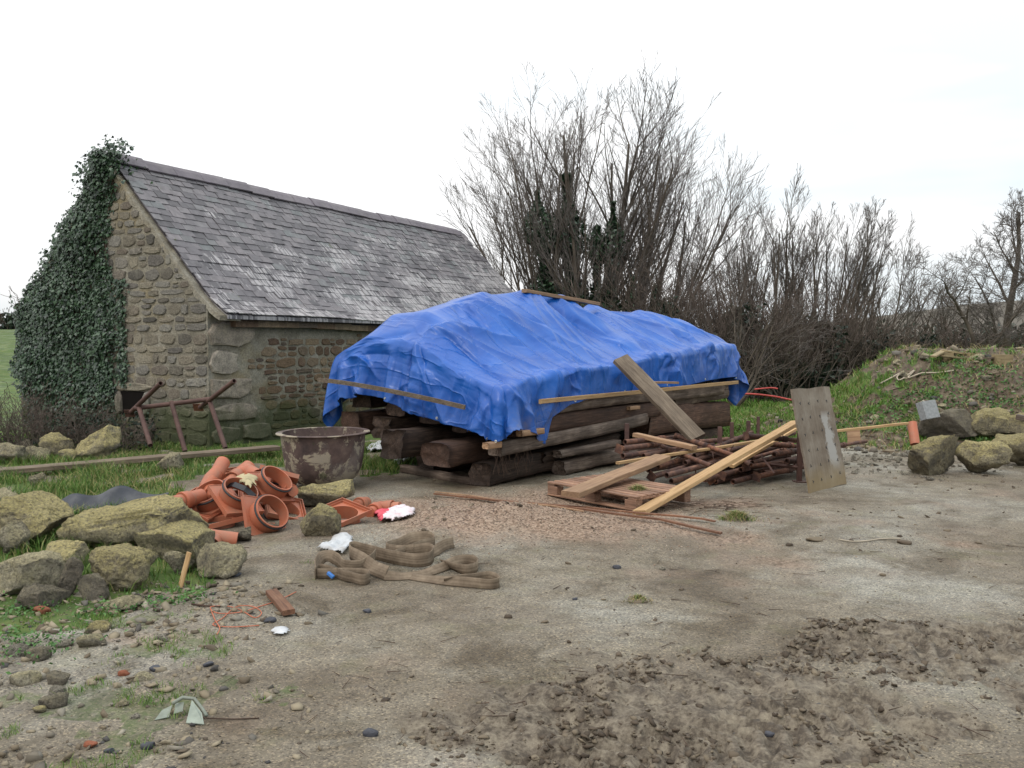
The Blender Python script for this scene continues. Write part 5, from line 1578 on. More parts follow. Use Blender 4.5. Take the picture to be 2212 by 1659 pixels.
# ------------------------------------------------------------------ boulders
def ico(sub):
    import bmesh
    bm = bmesh.new(); bmesh.ops.create_icosphere(bm, subdivisions=sub, radius=1)
    v = np.array([tuple(x.co) for x in bm.verts]); f = np.array([[x.index for x in q.verts] for q in bm.faces]); bm.free()
    return v, f
ICO5, ICO4, ICO3 = ico(5), ico(4), ico(3)
def rock_mesh(sx, sy, sz, seed, mat, cuts=9, rough=0.12, sub=4, cmin=0.5, sq=0.66):
    rs = np.random.RandomState(seed)
    V, F = (ICO5 if sub == 5 else ICO4 if sub == 4 else ICO3)
    V = V.copy()
    # squarish start
    V = np.sign(V) * np.abs(V) ** sq
    for k in range(cuts):
        n = rs.normal(size=3); n /= np.linalg.norm(n)
        d = rs.uniform(cmin, 0.92)
        t = V @ n
        V = V - np.maximum(t - d, 0)[:, None] * n * 0.97
    s = (V.max(0) - V.min(0)) / 2; V = (V - (V.max(0) + V.min(0)) / 2) / s
    P = V * np.array([sx, sy, sz])
    N = V / np.linalg.norm(V, axis=1)[:, None]
    m = (sx * sy * sz) ** (1 / 3)
    P = P + N * (m * rough * (1.6 * fbm(P, 1.6 / m, seed, 3) + 0.9 * fbm(P, 6 / m, seed + 3, 3) + 0.35 * fbm(P, 22 / m, seed + 5, 2)))[:, None]
    return mesh_np('rock', P, tris=F, mat=mat, smooth=True)
def on_heap(u, v):
    "where the sight line first meets the ground or the heap"
    d = ray(u, v); t = np.arange(6.0, 40.0, 0.02)
    g = height(d[0] * t, d[1] * t)
    k = np.argmax(EYE + d[2] * t < g)
    return Vector((d[0] * t[k], d[1] * t[k], g[k]))
def boulder(u0, u1, v0, v1, label, seed, mat='boulder', dep=0.8, yaw=0.0, roll=0.0, cuts=14, group='boulders edging the yard', name='boulder', sink=0.05, z0=0.0, cmin=0.5, sub=4, cat='boulder', y=None, hs=1.0, sq=0.66):
    b = (on_heap if u0 > 1900 else G)((u0 + u1) / 2, v1) if y is None else D((u0 + u1) / 2, v1, y)
    d = b.y
    w = (u1 - u0) / FPX * d
    dy = w * dep
    cy = d + dy * 0.42
    H = (v1 - v0) / FPX * d * 1.08 - (EYE / d) * dy * 0.22
    H = max(H, 0.12 * w) * hs
    x = (u0 + u1) / 2
    cx_ = (x - CU) / FPX * cy
    w = (u1 - u0) / FPX * (d + dy * 0.3)
    o = link(name, rock_mesh(w / 2 / max(0.8, math.cos(yaw)), dy / 2, (H * (1 + sink)) / 2, seed, M[mat], cuts, sub=sub, cmin=cmin, sq=sq))
    zb = (b.z if y is not None else hz(cx_, cy)) + z0
    o.location = (cx_, cy, zb + H / 2 * (1 - sink))
    o.rotation_euler = (0, roll, yaw)
    return tag(o, label, cat, group)
boulder(133, 432, 1073, 1207, 'long flat-topped yellowish boulder, biggest of the rocks on the left', 201, dep=0.42, yaw=0.10, roll=-0.17, cuts=7, sub=5, hs=0.72, z0=0.0, sq=0.45, cmin=0.7)
boulder(-40, 136, 1106, 1206, 'broad rounded boulder at the left edge beside the long flat-topped one', 202, dep=0.8, sub=5, roll=0.08)
boulder(296, 455, 1140, 1216, 'squat yellow-brown boulder under the right end of the long flat-topped one', 203, dep=0.8)
boulder(412, 523, 1180, 1250, 'pale chunky boulder nearest the orange pipes, leaning on bare ground', 204, mat='boulder_pale', dep=0.8, roll=0.12, cuts=7)
boulder(82, 182, 1186, 1240, 'small flat mossy boulder below the long flat-topped one', 205, dep=0.7)
boulder(180, 322, 1193, 1278, 'rounded ochre boulder in front, left of the upright stake', 206, dep=0.85, sub=5, cuts=7)
boulder(163, 232, 1243, 1297, 'small pointed brown rock at the foot of the rounded ochre boulder', 207, 'boulder_dark', dep=0.8, cmin=0.4)
boulder(-30, 130, 1212, 1292, 'pale slab with a broken lower edge at the left side of the picture', 208, 'boulder_pale', dep=0.6, roll=-0.16, cuts=6)
boulder(-20, 48, 1150, 1222, 'mossy grey boulder cut by the left edge of the picture', 209, 'boulder_pale', dep=0.8)
boulder(25, 122, 1268, 1318, 'low dark boulder half sunk in weeds at far left', 210, 'boulder_dark', dep=0.9)
boulder(120, 165, 1212, 1292, 'thin triangular brown stone standing on edge among the left rocks', 211, 'boulder_dark', dep=0.5, cmin=0.35, roll=0.3)
boulder(212, 302, 1290, 1322, 'small flat grey-green stone at the front of the left rocks', 212, 'boulder_pale', dep=0.7)
boulder(345, 425, 1190, 1240, 'small pale rock wedged behind the upright stake', 213, 'boulder_pale', dep=0.7)
boulder(636, 763, 1047, 1100, 'smooth yellow boulder leaning against the cauldron', 214, dep=0.7, cuts=7, z0=0.02, sq=0.5, cmin=0.65)
boulder(642, 731, 1099, 1166, 'blunt yellow-grey boulder between the orange fittings and the gravel', 215, dep=0.7, cmin=0.5, cuts=8)
boulder(156, 260, 930, 1005, 'tall humped boulder beyond the long plank on the left', 216, dep=0.6, cmin=0.45)
boulder(86, 160, 940, 1000, 'rounded boulder just left of the tall humped one, beyond the long plank', 217, dep=0.7)
boulder(50, 100, 974, 1010, 'small rounded rock beyond the left part of the long plank', 218, 'boulder_pale', dep=0.8)
boulder(-30, 52, 974, 1018, 'pale boulder beyond the plank at the left edge of the picture', 219, 'boulder_pale', dep=0.7)
boulder(20, 70, 952, 985, 'brownish rock furthest back at the left edge', 220, 'boulder_dark', dep=0.7)
boulder(122, 162, 980, 1006, 'little rock at the foot of the tall humped boulder', 221, dep=0.8, cuts=6)
boulder(335, 392, 992, 1034, 'half buried rock in the grass just in front of the long plank', 222, 'boulder_pale', dep=0.8)
boulder(-20, 38, 1072, 1112, 'small pale rock in the grass at the left edge, above the rounded boulder', 223, 'boulder_pale', dep=0.8)
boulder(30, 120, 1096, 1122, 'flat buff stone sunk in the grass behind the rounded left boulder', 224, 'boulder_pale', dep=0.7)
boulder(498, 540, 1140, 1172, 'small dark mossy stone under the orange frames', 225, 'boulder_dark', dep=0.8)
boulder(283, 345, 906, 962, 'moss-covered stone at the foot of the barn gable under the rusty trestle', 226, 'boulder_dark', dep=0.7)
boulder(60, 92, 1040, 1068, 'small rock half hidden in grass left of the black sheet', 227, 'boulder_pale', dep=0.8)
# right-hand group
g2 = 'boulders at the foot of the earth heap'
boulder(1968, 2082, 946, 1030, 'wedge-shaped yellow boulder nearest the yard on the right', 231, dep=0.8, cmin=0.35, cuts=10, roll=-0.25, group=g2, sub=5)
boulder(2066, 2172, 958, 1026, 'dull yellow boulder just right of the wedge-shaped one', 232, dep=0.8, group=g2)
boulder(2092, 2186, 893, 955, 'flat yellow boulder perched highest of the right-hand rocks', 233, dep=0.7, group=g2, roll=0.12)
boulder(1990, 2102, 900, 962, 'earth-stained brown boulder behind the wedge-shaped one', 234, 'boulder_dark', dep=0.7, group=g2)
boulder(2150, 2262, 944, 1012, 'big mossy boulder cut by the right edge of the picture', 235, dep=0.8, group=g2)
boulder(2172, 2270, 912, 962, 'grey-yellow boulder at the right edge behind the big mossy one', 236, dep=0.7, group=g2)
boulder(2040, 2078, 955, 975, 'small brown stone between the wedge-shaped boulder and its neighbour', 237, 'boulder_dark', dep=0.8, group=g2)
# stones on the heap, each in its place
rs = np.random.RandomState(77)
HEAP_ST = [(2052, 772, 30, 'pale stone under the broken pallet on top of the earth heap'), (2110, 776, 22, 'buff stone at the right of the broken pallet on the heap'), (1998, 775, 26, 'brown stone on the crest of the heap left of the pallet'),
      (1938, 786, 18, 'small pale stone near the left crest of the heap'), (1952, 812, 20, 'pale stone half way up the grassy left side of the heap'), (2035, 880, 14, 'small stone right above the grey block'), (2068, 902, 24, 'ochre stone lying between the grey block and the perched boulder'),
      (2130, 818, 18, 'buff stone in weeds on the right face of the heap'), (1988, 812, 16, 'small stone beside the white cord on the heap'), (1890, 905, 18, 'stone in the grass at the left foot of the heap')]
for (u, v, s, lb) in HEAP_ST:
    p = on_heap(u, v)
    w = s / FPX * p.y
    o = link('stone', rock_mesh(w * 0.62, w * 0.5, w * 0.36, int(u + v), M['boulder_pale'], 7, sub=3)); o.location = p + Vector((0, 0, w * 0.1)); o.rotation_euler = (rs.uniform(-.3, .3), rs.uniform(-.3, .3), rs.uniform(0, 6))
    tag(o, lb, 'stone', 'stones on the earth heap')
# loose stones lying about the yard
LS = [(793, 1323, 19, 'dark_stone', 'dark stone lying alone on the bare yard below the webbing strap'), (800, 1592, 34, 'dark_stone', 'large dark stone at the bottom of the picture, left of centre'),
      (581, 1346, 26, 'dark_stone', 'blue-grey stone just left of the crumpled white scrap'), (448, 1440, 22, 'dark_stone', 'dark rounded stone right of the rubble patch'),
      (316, 1619, 30, 'dark_stone', 'squarish dark stone near the bottom left'), (233, 1627, 22, 'dark_stone', 'smaller dark stone left of the squarish one at bottom left'), (1242, 1297, 11, 'dark_stone', 'tiny dark stone alone in the middle of the yard'),
      (1333, 1230, 18, 'dark_stone', 'dark clump of stone on the gravel right of the strap'), (1433, 1233, 12, 'pale_stone', 'small pale stone right of the dark clump on the gravel'), (510, 1244, 20, 'dark_stone', 'dark stone at the foot of the pale chunky boulder'),
      (1666, 1577, 24, 'dark_stone', 'dark stone in the mud near the bottom centre right'), (1791, 1643, 22, 'clod', 'brown clod at the bottom edge right of centre'), (348, 1390, 30, 'pale_stone', 'pale round stone in the rubble patch'),
      (262, 1534, 30, 'boulder_pale', 'ochre stone lying right of the grass tuft at lower left'), (290, 1555, 20, 'pale_stone', 'pale pinkish stone beside the ochre one at lower left'), (45, 1484, 60, 'boulder_pale', 'flat brown-topped stone, largest in the rubble at lower left'),
      (118, 1480, 46, 'boulder_dark', 'long dark stone right of the largest flat stone at lower left'), (118, 1505, 34, 'pale_stone', 'whitish stone just below the long dark one'), (110, 1530, 60, 'boulder_dark', 'long brown rock below the whitish stone at lower left'),
      (80, 1543, 28, 'boulder', 'yellow stone left of the long brown rock'), (190, 1405, 60, 'boulder_pale', 'broad buff lump in the middle of the rubble'), (70, 1430, 54, 'boulder_dark', 'brown pitted stone left of the broad buff lump'),
      (25, 1425, 50, 'pale_stone', 'grey-white stone at the left edge in the rubble'), (135, 1400, 34, 'pale_stone', 'white-faced stone above the brown pitted one'), (192, 1615, 26, 'brick_red', 'small rust-coloured chip near the bottom edge at left'),
      (265, 1461, 24, 'brick_red', 'orange-brown stone chip in the rubble right of centre'), (205, 1368, 52, 'boulder', 'low yellow-green rock with moss above the rubble'), (84, 1328, 34, 'brick_red', 'piece of red brick under the low dark boulder'),
      (305, 1472, 40, 'boulder_pale', 'flat buff stone at the right edge of the rubble'), (333, 1452, 26, 'dark_stone', 'slate-dark chip at the right edge of the rubble'), (1768, 1515, 18, 'dark_stone', 'grey stone lying in the muddy patch'),
      (1620, 1455, 16, 'pale_stone', 'pale lump beside the wet mud'), (1890, 1643, 22, 'clod', 'brown clod near the bottom right'), (1957, 1179, 30, 'clod', 'flattened dark clod in the upper right of the yard'), (1762, 1174, 34, 'clod', 'dark damp clod left of the pale cable')]
for i, (u, v, s, m, lb) in enumerate(LS):
    p = G(u, v); p.z = hz(p.x, p.y)
    w = s / FPX * p.y
    k = 0.62 if m != 'clod' else 0.35
    o = link('clod' if m == 'clod' else ('brick_piece' if 'brick' in lb else 'stone'), rock_mesh(w * 0.52, w * 0.42, w * 0.5 * k, 300 + i, M[m], 6, rough=0.07, sub=3))
    o.location = p + Vector((0, w * 0.3, w * 0.18 * k)); o.rotation_euler = (rs.uniform(-.2, .2), rs.uniform(-.2, .2), rs.uniform(-.5, .5))
    tag(o, lb, 'stone' if m != 'clod' else 'clod')
# ------------------------------------------------------------------ planks, boards, pallet
def plank_mesh(L, w, t, seed, mat, bow=0.0, warp=0.0, ns=12):
    rs = np.random.RandomState(seed)
    v, f = [], []
    e0, e1 = rs.uniform(-0.004, 0.004, 2)
    for i in range(ns + 1):
        s = i / ns
        x = L * s
        zz = bow * 4 * s * (1 - s) + 0.0015 * math.sin(s * 9 + seed)
        a = warp * (s - 0.5)
        ww = w / 2 * (1 + 0.012 * math.sin(s * 23 + seed))
        c = t * 0.10
        for (y, z) in [(-ww + c, 0), (ww - c, 0), (ww, c), (ww, t - c), (ww - c, t), (-ww + c, t), (-ww, t - c), (-ww, c)]:
            v.append((x + (e0 if i == 0 else e1 if i == ns else 0) * y / w * 8, y * math.cos(a) - (z - t / 2) * math.sin(a), zz + t / 2 + y * math.sin(a) + (z - t / 2) * math.cos(a)))
    for i in range(ns):
        for k in range(8): f.append((i * 8 + k, i * 8 + (k + 1) % 8, (i + 1) * 8 + (k + 1) % 8, (i + 1) * 8 + k)[::-1])
    f.append(tuple(range(8))); f.append(tuple(ns * 8 + k for k in range(8))[::-1])
    return mesh_np('plank', v, faces=f, mat=mat)
_pk = [0]
def plank(p0, p1, w, t, mat, label, name='plank', cat='plank', up=(0, 0, 1), bow=0.0, warp=0.0, group=None, roll=0.0):
    _pk[0] += 1
    p0, p1 = Vector(p0), Vector(p1)
    o = link(name, plank_mesh((p1 - p0).length, w, t, _pk[0] * 7, M[mat], bow, warp), mtx=frame(p0, p1, up) @ Matrix.Rotation(roll, 4, 'X'))
    return tag(o, label, cat, group)
# battens holding the sheet down
def along_front(z, out=0.02): return [(x, -0.16 - out, z) for x in (0, 6)]
plank(S(0.62, -0.215, 0.90), S(6.05, -0.215, 0.93), 0.022, 0.055, 'plank_new', 'long tan batten nailed along the front hem of the tarpaulin', 'batten', 'batten', bow=0.0)
plank(D(1375, 828, 11.35), D(1462, 829, 11.75), 0.10, 0.028, 'plank_mid', 'short tan board laid across the leaning plank on the tarpaulin', cat='board')
plank(D(1132, 632, 12.3), D(1292, 660, 13.6), 0.07, 0.05, 'plank_mid', 'brown batten lying along the top of the blue tarpaulin', 'batten', 'batten')
m = MB()
pts = []
for i in range(13):
    s = i / 12
    y = 2.42 - 2.3 * s
    pts.append(S(-0.40 + 0.10 * s - 0.06 * math.sin(math.pi * s), y, 1.14 - 0.24 * s ** 1.6))
# curved batten on the left end: built as a bent lath
def bent(name, pts, w, t, mat, label, cat, up=None):
    mb = MB(); n = len(pts)
    for i, p in enumerate(pts):
        tg = (pts[min(i + 1, n - 1)] - pts[max(i - 1, 0)]).normalized()
        u = Vector(up) if up else Vector((0, 0, 1))
        sd = tg.cross(u).normalized(); u2 = sd.cross(tg)
        mb.v += [tuple(p + sd * a * w / 2 + u2 * b * t / 2) for a, b in ((-1, -1), (1, -1), (1, 1), (-1, 1))]
    for i in range(n - 1):
        for k in range(4): mb.f.append((i * 4 + k, i * 4 + (k + 1) % 4, i * 4 + 4 + (k + 1) % 4, i * 4 + 4 + k))
    mb.f += [(3, 2, 1, 0), (n * 4 - 4, n * 4 - 3, n * 4 - 2, n * 4 - 1)]
    return tag(mb.build(name, M[mat], smooth=False), label, cat)
bent('batten', pts, 0.025, 0.05, 'plank_grey', 'dark brown batten bowed across the left end of the tarpaulin', 'batten')
# the heavy plank leaning on the front of the tarpaulin
plank(D(1505, 950, 10.45), D(1338, 778, 11.1), 0.23, 0.065, 'plank_grey', 'thick grey plank leaning against the front of the tarpaulin', up=(0.35, -0.8, 0.5))
# yellow plank, brown plank and laths over the pallet and the props
plank(G(1382, 1112, 0.03), D(1722, 915, 10.5), 0.15, 0.042, 'plank_new', 'long yellow plank sloping up from the pallet over the rusty props', up=(-0.1, 0.1, 1))
plank(G(1232, 1074, 0.16), D(1432, 993, 9.7), 0.20, 0.055, 'plank_mid', 'thick brown plank with its near end overhanging the left of the pallet')
plank(D(1334, 1003, 9.5), D(1655, 953, 10.6), 0.05, 0.03, 'plank_new', 'thin pale lath lying nearly level across the props', 'lath', 'lath')
plank(D(1580, 1010, 9.75), D(1716, 930, 11.0), 0.07, 0.035, 'plank_new', 'narrow pale plank beside the long yellow plank, on the props')
plank(D(1795, 935, 10.9), D(1960, 917, 11.4), 0.045, 0.03, 'plank_new', 'pale lath reaching from behind the board to the foot of the earth heap', 'lath', 'lath')
plank(D(1372, 944, 10.35), D(1500, 972, 9.95), 0.10, 0.05, 'plank_mid', 'short reddish plank lying among the props under the stack')
# scaffold board in the grass on the left
plank(G(-120, 1034, 0.12), G(598, 971, 0.14), 0.24, 0.055, 'plank_grey', 'long grey scaffold board raised off the grass on the left', bow=0.0)
# leaning board
bl, br = G(1750, 1066), G(1829, 1045)
ex = (br - bl).normalized(); ln_ = (br - bl).length
nn = Vector((-ex.y, ex.x, 0)).normalized()
if nn.y < 0: nn = -nn
top = bl + nn * 0.22 + Vector((0, 0, 1.10))
ez = (top - bl).normalized(); hh = (top - bl).length
mt = Matrix((ex, ex.cross(ez) * -1, ez)).transposed().to_4x4()
mt = Matrix((ex, ez.cross(ex), ez)).transposed().to_4x4(); mt.translation = bl
board = empty('board', 'stained concrete-spattered sheet of plywood leaning upright at the end of the props', 'board', mtx=mt)
def board_mat():
    n = NT('spattered_board')
    c = n.coord('obj')
    g = n.noise(n.coord('obj', (14, 1, 1.2)), 2.2, 5, 0.6)
    a = n.noise(c, 2.6, 6, 0.65)
    col = n.ramp(a, [(0.3, (0.115, 0.085, 0.062)), (0.5, (0.185, 0.15, 0.115)), (0.7, (0.26, 0.225, 0.18))])
    col = n.mix(1.0, col, n.ramp(g, [(0.3, (0.82, 0.82, 0.82)), (0.7, (1.12, 1.12, 1.12))]), 'MULTIPLY')
    xyz = n.sep(c)
    # one long pale splash of cement down the middle right
    ax = n.math('ABSOLUTE', n.math('SUBTRACT', xyz[0], n.math('ADD', 0.60, n.math('MULTIPLY', n.noise(c, 2.2, 3), 0.22))))
    w = n.math('SUBTRACT', n.noise(c, 6.5, 9, 0.8), n.math('MULTIPLY', ax, 2.4))
    zc = n.ramp(xyz[2], [(0.18, 0.0), (0.28, 1.0), (0.78, 1.0), (0.86, 0.0)])
    col = n.mix(n.math('MULTIPLY', n.ramp(w, [(0.26, 0.0), (0.36, 1.0)]), zc), col, (0.31, 0.295, 0.27))
    yl = n.ramp(n.math('ADD', xyz[2], n.math('MULTIPLY', n.noise(c, 4, 5), 0.3)), [(0.26, 0.6), (0.44, 0.0)])
    col = n.mix(yl, col, (0.24, 0.175, 0.085))
    n.bump(n.noise(c, 40, 5, 0.7), 0.3, 0.004)
    return n.fin(col, 0.85, 0.2)
bm_ = MB()
nxs, nzs = 10, 12
for fr in (0, 1):
    for j in range(nzs + 1):
        for i in range(nxs + 1):
            x, z = ln_ * i / nxs, hh * j / nzs
            y = 0.022 * fr + 0.012 * math.sin(math.pi * i / nxs) - 0.006 * math.sin(j * 0.5)
            ex_ = 0.006 * math.sin(j * 2.1 + i) if i in (0, nxs) or j in (0, nzs) else 0
            bm_.v.append((x + ex_, y, z + ex_))
K_ = (nxs + 1) * (nzs + 1)
for j in range(nzs):
    for i in range(nxs):
        a = j * (nxs + 1) + i
        bm_.f += [(a, a + 1, a + nxs + 2, a + nxs + 1), (a + K_, a + K_ + nxs + 1, a + K_ + nxs + 2, a + K_ + 1)]
per = [i for i in range(nxs + 1)] + [(j + 1) * (nxs + 1) + nxs for j in range(nzs)] + [nzs * (nxs + 1) + i for i in range(nxs - 1, -1, -1)] + [j * (nxs + 1) for j in range(nzs - 1, 0, -1)]
for k in range(len(per)):
    a, b2 = per[k], per[(k + 1) % len(per)]
    bm_.f.append((a, a + K_, b2 + K_, b2))
bm_.build('panel', board_mat(), board, smooth=False)
rs = np.random.RandomState(91)
fx = MB()      # three-legged fixing mark: screw with torn washers
for k in range(3):
    a = 2 * math.pi * k / 3 + 0.3
    fx.box(0.0, 0.018, -0.003, 0.0, -0.0028, 0.0028, Matrix.Rotation(a, 4, 'Y'))
fm = fx.mesh('fixing', M['rubber'])
for j in range(6):
    for i in range(4):
        x, z = ln_ * (0.14 + 0.24 * i) + rs.uniform(-.02, .02), 0.12 + 0.17 * j + rs.uniform(-.02, .02)
        link('fixing', fm, board, mtx=Matrix.Translation((x, 0.012 * math.sin(math.pi * x / ln_) - 0.006 * math.sin(z / hh * 12 * 0.5) - 0.0015, z)) @ Matrix.Rotation(rs.uniform(0, 6), 4, 'Y'))
# pallet
PL = G(1182, 1046, 0.144); PR = G(1477, 1063, 0.144)
e1 = Vector((0.655, -0.755, 0)).normalized(); e2 = Vector((0.755, 0.655, 0)).normalized()
pm = Matrix((e1, e2, Vector((0, 0, 1)))).transposed().to_4x4(); pm.translation = Vector((PL.x, PL.y, hz(PL.x, PL.y) + 0.008))
pal = empty('pallet', 'weathered wooden pallet lying on the ground in front of the rusty props', 'pallet', mtx=pm)
LX, LY = 1.2, 0.82
def pbox(nm, x0, x1, y0, y1, z0, z1, lab=None):
    o = MB().box(x0, x1, y0, y1, z0, z1).build(nm, M['pallet'], pal); bevel(o, 0.004, 1)
    return o
for k in range(9):
    y = 0.0 + k * (LY - 0.075) / 8
    pbox('slat', rs.uniform(-.006, .006), LX + rs.uniform(-.006, .006), y, y + 0.064, 0.122, 0.140 + rs.uniform(0, .002))
for x in (0.0, LX / 2 - 0.05, LX - 0.10): pbox('cross_board', x, x + 0.10, 0.003, LY - 0.003, 0.100, 0.1215)
for y in (0.0, LY / 2 - 0.05, LY - 0.10):
    for x in (0.0, LX / 2 - 0.07, LX - 0.145): pbox('block', x + 0.002, x + 0.143, y + 0.002, y + 0.098, 0.0195, 0.0995)
    pbox('bottom_board', 0, LX, y, y + 0.10, 0.0, 0.019)
# ------------------------------------------------------------------ rusty props and stillage
def tube_part(nm, p0, p1, r, mat, parent, inner=0.8, n=10):
    mb = MB().tube([p0, p1], r, n, True, inner)
    me_ = mb.mesh(nm, M[mat], True); smooth_by_angle(me_, 40)
    return link(nm, me_, parent)
def make_prop(L1, L2, label, ends='plate'):
    t = empty('steel_prop', label, 'steel prop', group='rusty steel props heaped beside the stack')
    tube_part('outer_tube', (0, 0, 0), (L1, 0, 0), 0.031, 'rust', t)
    tube_part('inner_tube', (L1 - 0.05, 0, 0), (L1 + L2, 0, 0), 0.025, 'rust', t)
    mb = MB().tube([(L1 - 0.09, 0, 0), (L1 + 0.015, 0, 0)], 0.037, 10)
    link('collar', smooth_by_angle(mb.mesh('collar', M['rust']), 40), t)
    mb = MB(); mb.tube([(L1 - 0.04, 0, 0.0), (L1 - 0.03, 0.05, 0.12)], 0.007, 6)
    link('handle', mb.mesh('handle', M['rust'], True), t)
    if ends == 'plate':
        o = MB().box(-0.006, -0.0, -0.05, 0.05, -0.05, 0.05).build('end_plate', M['rust'], t)
    return t
def copy_tree(o, parent=None):
    c = o.copy(); COL.objects.link(c)
    if parent is not None: c.parent = parent
    for ch in list(o.children): copy_tree(ch, c)
    return c
protos = [make_prop(0.95, 0.75, 'x'), make_prop(1.05, 0.85, 'x', 'none'), make_prop(0.75, 0.9, 'x', 'none')]
props = [  # near end (u, v, y), far end direction point (u, v, y), proto, label
    ((1150 + 372, 1036, 9.75), (1712, 985, 11.2), 1, 'dark prop low in the heap pointing at the yard, just right of the yellow plank'),
    ((1583, 1041, 9.75), (1730, 1003, 11.0), 1, 'orange-rusted prop end lowest at the front right of the heap'),
    ((1612, 941, 10.2), (1745, 953, 10.5), 0, 'reddish prop on top of the heap next to the upright board'),
    ((1640, 958, 10.4), (1750, 966, 10.8), 1, 'brown prop second from the top next to the board'),
    ((1672, 982, 10.0), (1740, 968, 10.9), 2, 'prop end in the middle of the right-hand bundle'),
    ((1700, 996, 10.1), (1745, 988, 10.6), 2, 'short rusted prop end poking out close to the board'),
    ((1560, 1027, 9.9), (1730, 978, 11.4), 0, 'prop half hidden under the right-hand bundle'),
    ((1530, 1018, 10.0), (1700, 968, 11.4), 1, 'thin prop lying above the lowest ones left of the board'),
    ((1600, 1015, 10.0), (1740, 985, 11.2), 2, 'dark brown prop across the middle of the bundle'),
    ((1625, 1000, 10.1), (1740, 972, 11.1), 1, 'prop with a bent handle in the upper middle of the bundle'),
    ((1545, 1044, 9.9), (1710, 1012, 11.3), 2, 'prop lying on the ground under the bundle'),
    ((1408, 1030, 9.35), (1600, 976, 10.8), 0, 'square-ended rusty prop left of the yellow plank, nearest the pallet'),
    ((1440, 1027, 9.3), (1600, 985, 10.5), 1, 'flaking orange prop just right of the square-ended one'),
    ((1420, 1008, 9.7), (1580, 962, 11.0), 2, 'prop behind the square-ended pair'),
    ((1338, 970, 9.75), (1460, 955, 10.7), 0, 'rusty prop end furthest left, against the dark beams'),
    ((1345, 985, 9.7), (1470, 968, 10.6), 1, 'prop below the furthest left one, under the pale lath'),
    ((1375, 1002, 9.7), (1540, 960, 10.9), 2, 'prop crossing behind the brown plank'),
    ((1460, 940, 10.6), (1560, 975, 10.0), 1, 'flaking prop slanting down to the right under the leaning plank'),
    ((1440, 950, 10.6), (1570, 985, 10.0), 0, 'dark prop crossing the others in the left bundle'),
    ((1500, 985, 10.0), (1610, 940, 11.0), 2, 'pale rust-flaked prop slanting up to the right among the left bundle'),
    ((1430, 965, 10.3), (1520, 1000, 9.7), 2, 'short prop slanting towards the yellow plank'),
    ((1480, 1000, 9.8), (1640, 955, 11.2), 1, 'prop running under the pale lath into the bundle'),
    ((1505, 955, 10.8), (1640, 945, 11.3), 0, 'prop lying behind the stillage posts'),
    ((1650, 1022, 10.1), (1735, 1015, 10.9), 2, 'prop low down against the stillage leg by the board'),
    ((1560, 1003, 10.2), (1690, 955, 11.6), 0, 'prop buried in the top of the right-hand bundle'),
    ((1535, 1036, 9.9), (1690, 990, 11.2), 0, 'dark prop second from the bottom at the left of the right-hand bundle'),
    ((1590, 990, 10.4), (1745, 945, 11.4), 1, 'long prop sloping up behind the top reddish one'),
    ((1635, 1030, 9.9), (1745, 1006, 10.7), 0, 'prop near the ground between the yellow one and the stillage leg'),
    ((1575, 975, 10.7), (1700, 940, 11.6), 2, 'prop end tucked under the crossing of the two pale laths'),
    ((1612, 1008, 10.0), (1742, 995, 10.8), 0, 'prop with a torn collar low in the middle of the bundle'),
    ((1390, 985, 9.9), (1560, 950, 11.2), 1, 'prop buried in the middle of the left bundle'),
    ((1400, 1015, 9.6), (1570, 985, 10.9), 2, 'dark prop under the square-ended pair'),
    ((1350, 955, 10.0), (1500, 940, 11.0), 2, 'prop resting against the lowest dark beams'),
    ((1450, 1040, 9.5), (1620, 1000, 10.8), 1, 'prop on the ground below the flaking orange one'),
    ((1480, 975, 10.3), (1400, 1000, 9.6), 2, 'short prop lying crosswise over the left bundle'),
    ((1520, 960, 10.7), (1600, 995, 10.0), 1, 'prop lying crosswise beside the stillage posts'),
    ((1780, 968, 11.2), (1860, 955, 12.2), 2, 'rusty prop end sticking out beyond the right side of the board')]
used = set()
for (a, b2, k, lb) in props:
    p0, p1 = D(*a), D(*b2)
    p0.z = max(p0.z, 0.04); p1.z = max(p1.z, 0.06)
    t = protos[k] if k not in used else copy_tree(protos[k])
    used.add(k)
    full = {0: 1.70, 1: 1.90, 2: 1.65}[k]; sx = min(1.0, max(0.5, (p1 - p0).length * 1.15 / full))
    t.matrix_basis = frame(p0, p1) @ Matrix.Rotation(random.uniform(0, 6.28), 4, 'X') @ Matrix.Diagonal((sx, 1, 1, 1))
    t['label'] = lb
# stillage posts
st = empty('stillage', 'dark steel stillage frame holding the props, its square posts standing up', 'stillage', tuple(D(1620, 1000, 10.9)))
so = D(1620, 1000, 10.9)
for (u, v, y, w) in [(1555, 922, 10.5, .045), (1581, 912, 10.9, .04), (1617, 909, 11.5, .045), (1638, 900, 11.8, .035), (1728, 935, 10.15, .05), (1354, 915, 10.6, .05)]:
    p = D(u, v, y)
    w_ = w / 2
    MB().box(p.x - w_ - so.x, p.x + w_ - so.x, p.y - w_ - so.y, p.y + w_ - so.y, -so.z, p.z - so.z).build('post', M['pipe_dark'], st)
for (a, b2) in [((1555, 990, 10.5), (1728, 1010, 10.15)), ((1581, 960, 10.9), (1638, 955, 11.8))]:
    link('rail', MB().tube([D(*a) - so, D(*b2) - so], 0.022, 4).mesh('rail', M['pipe_dark']), st)
p = D(1728, 1048, 10.12)
MB().box(p.x - .07 - so.x, p.x + .07 - so.x, p.y - .07 - so.y, p.y + .07 - so.y, -so.z, -so.z + 0.012).build('foot_plate', M['pipe_dark'], st)
o = plank(D(1644, 985, 9.85), D(1672, 1022, 9.7), 0.03, 0.006, 'pipe_dark', 'flat rusty strap hanging off the front of the props', 'metal_strap', 'metal strap')
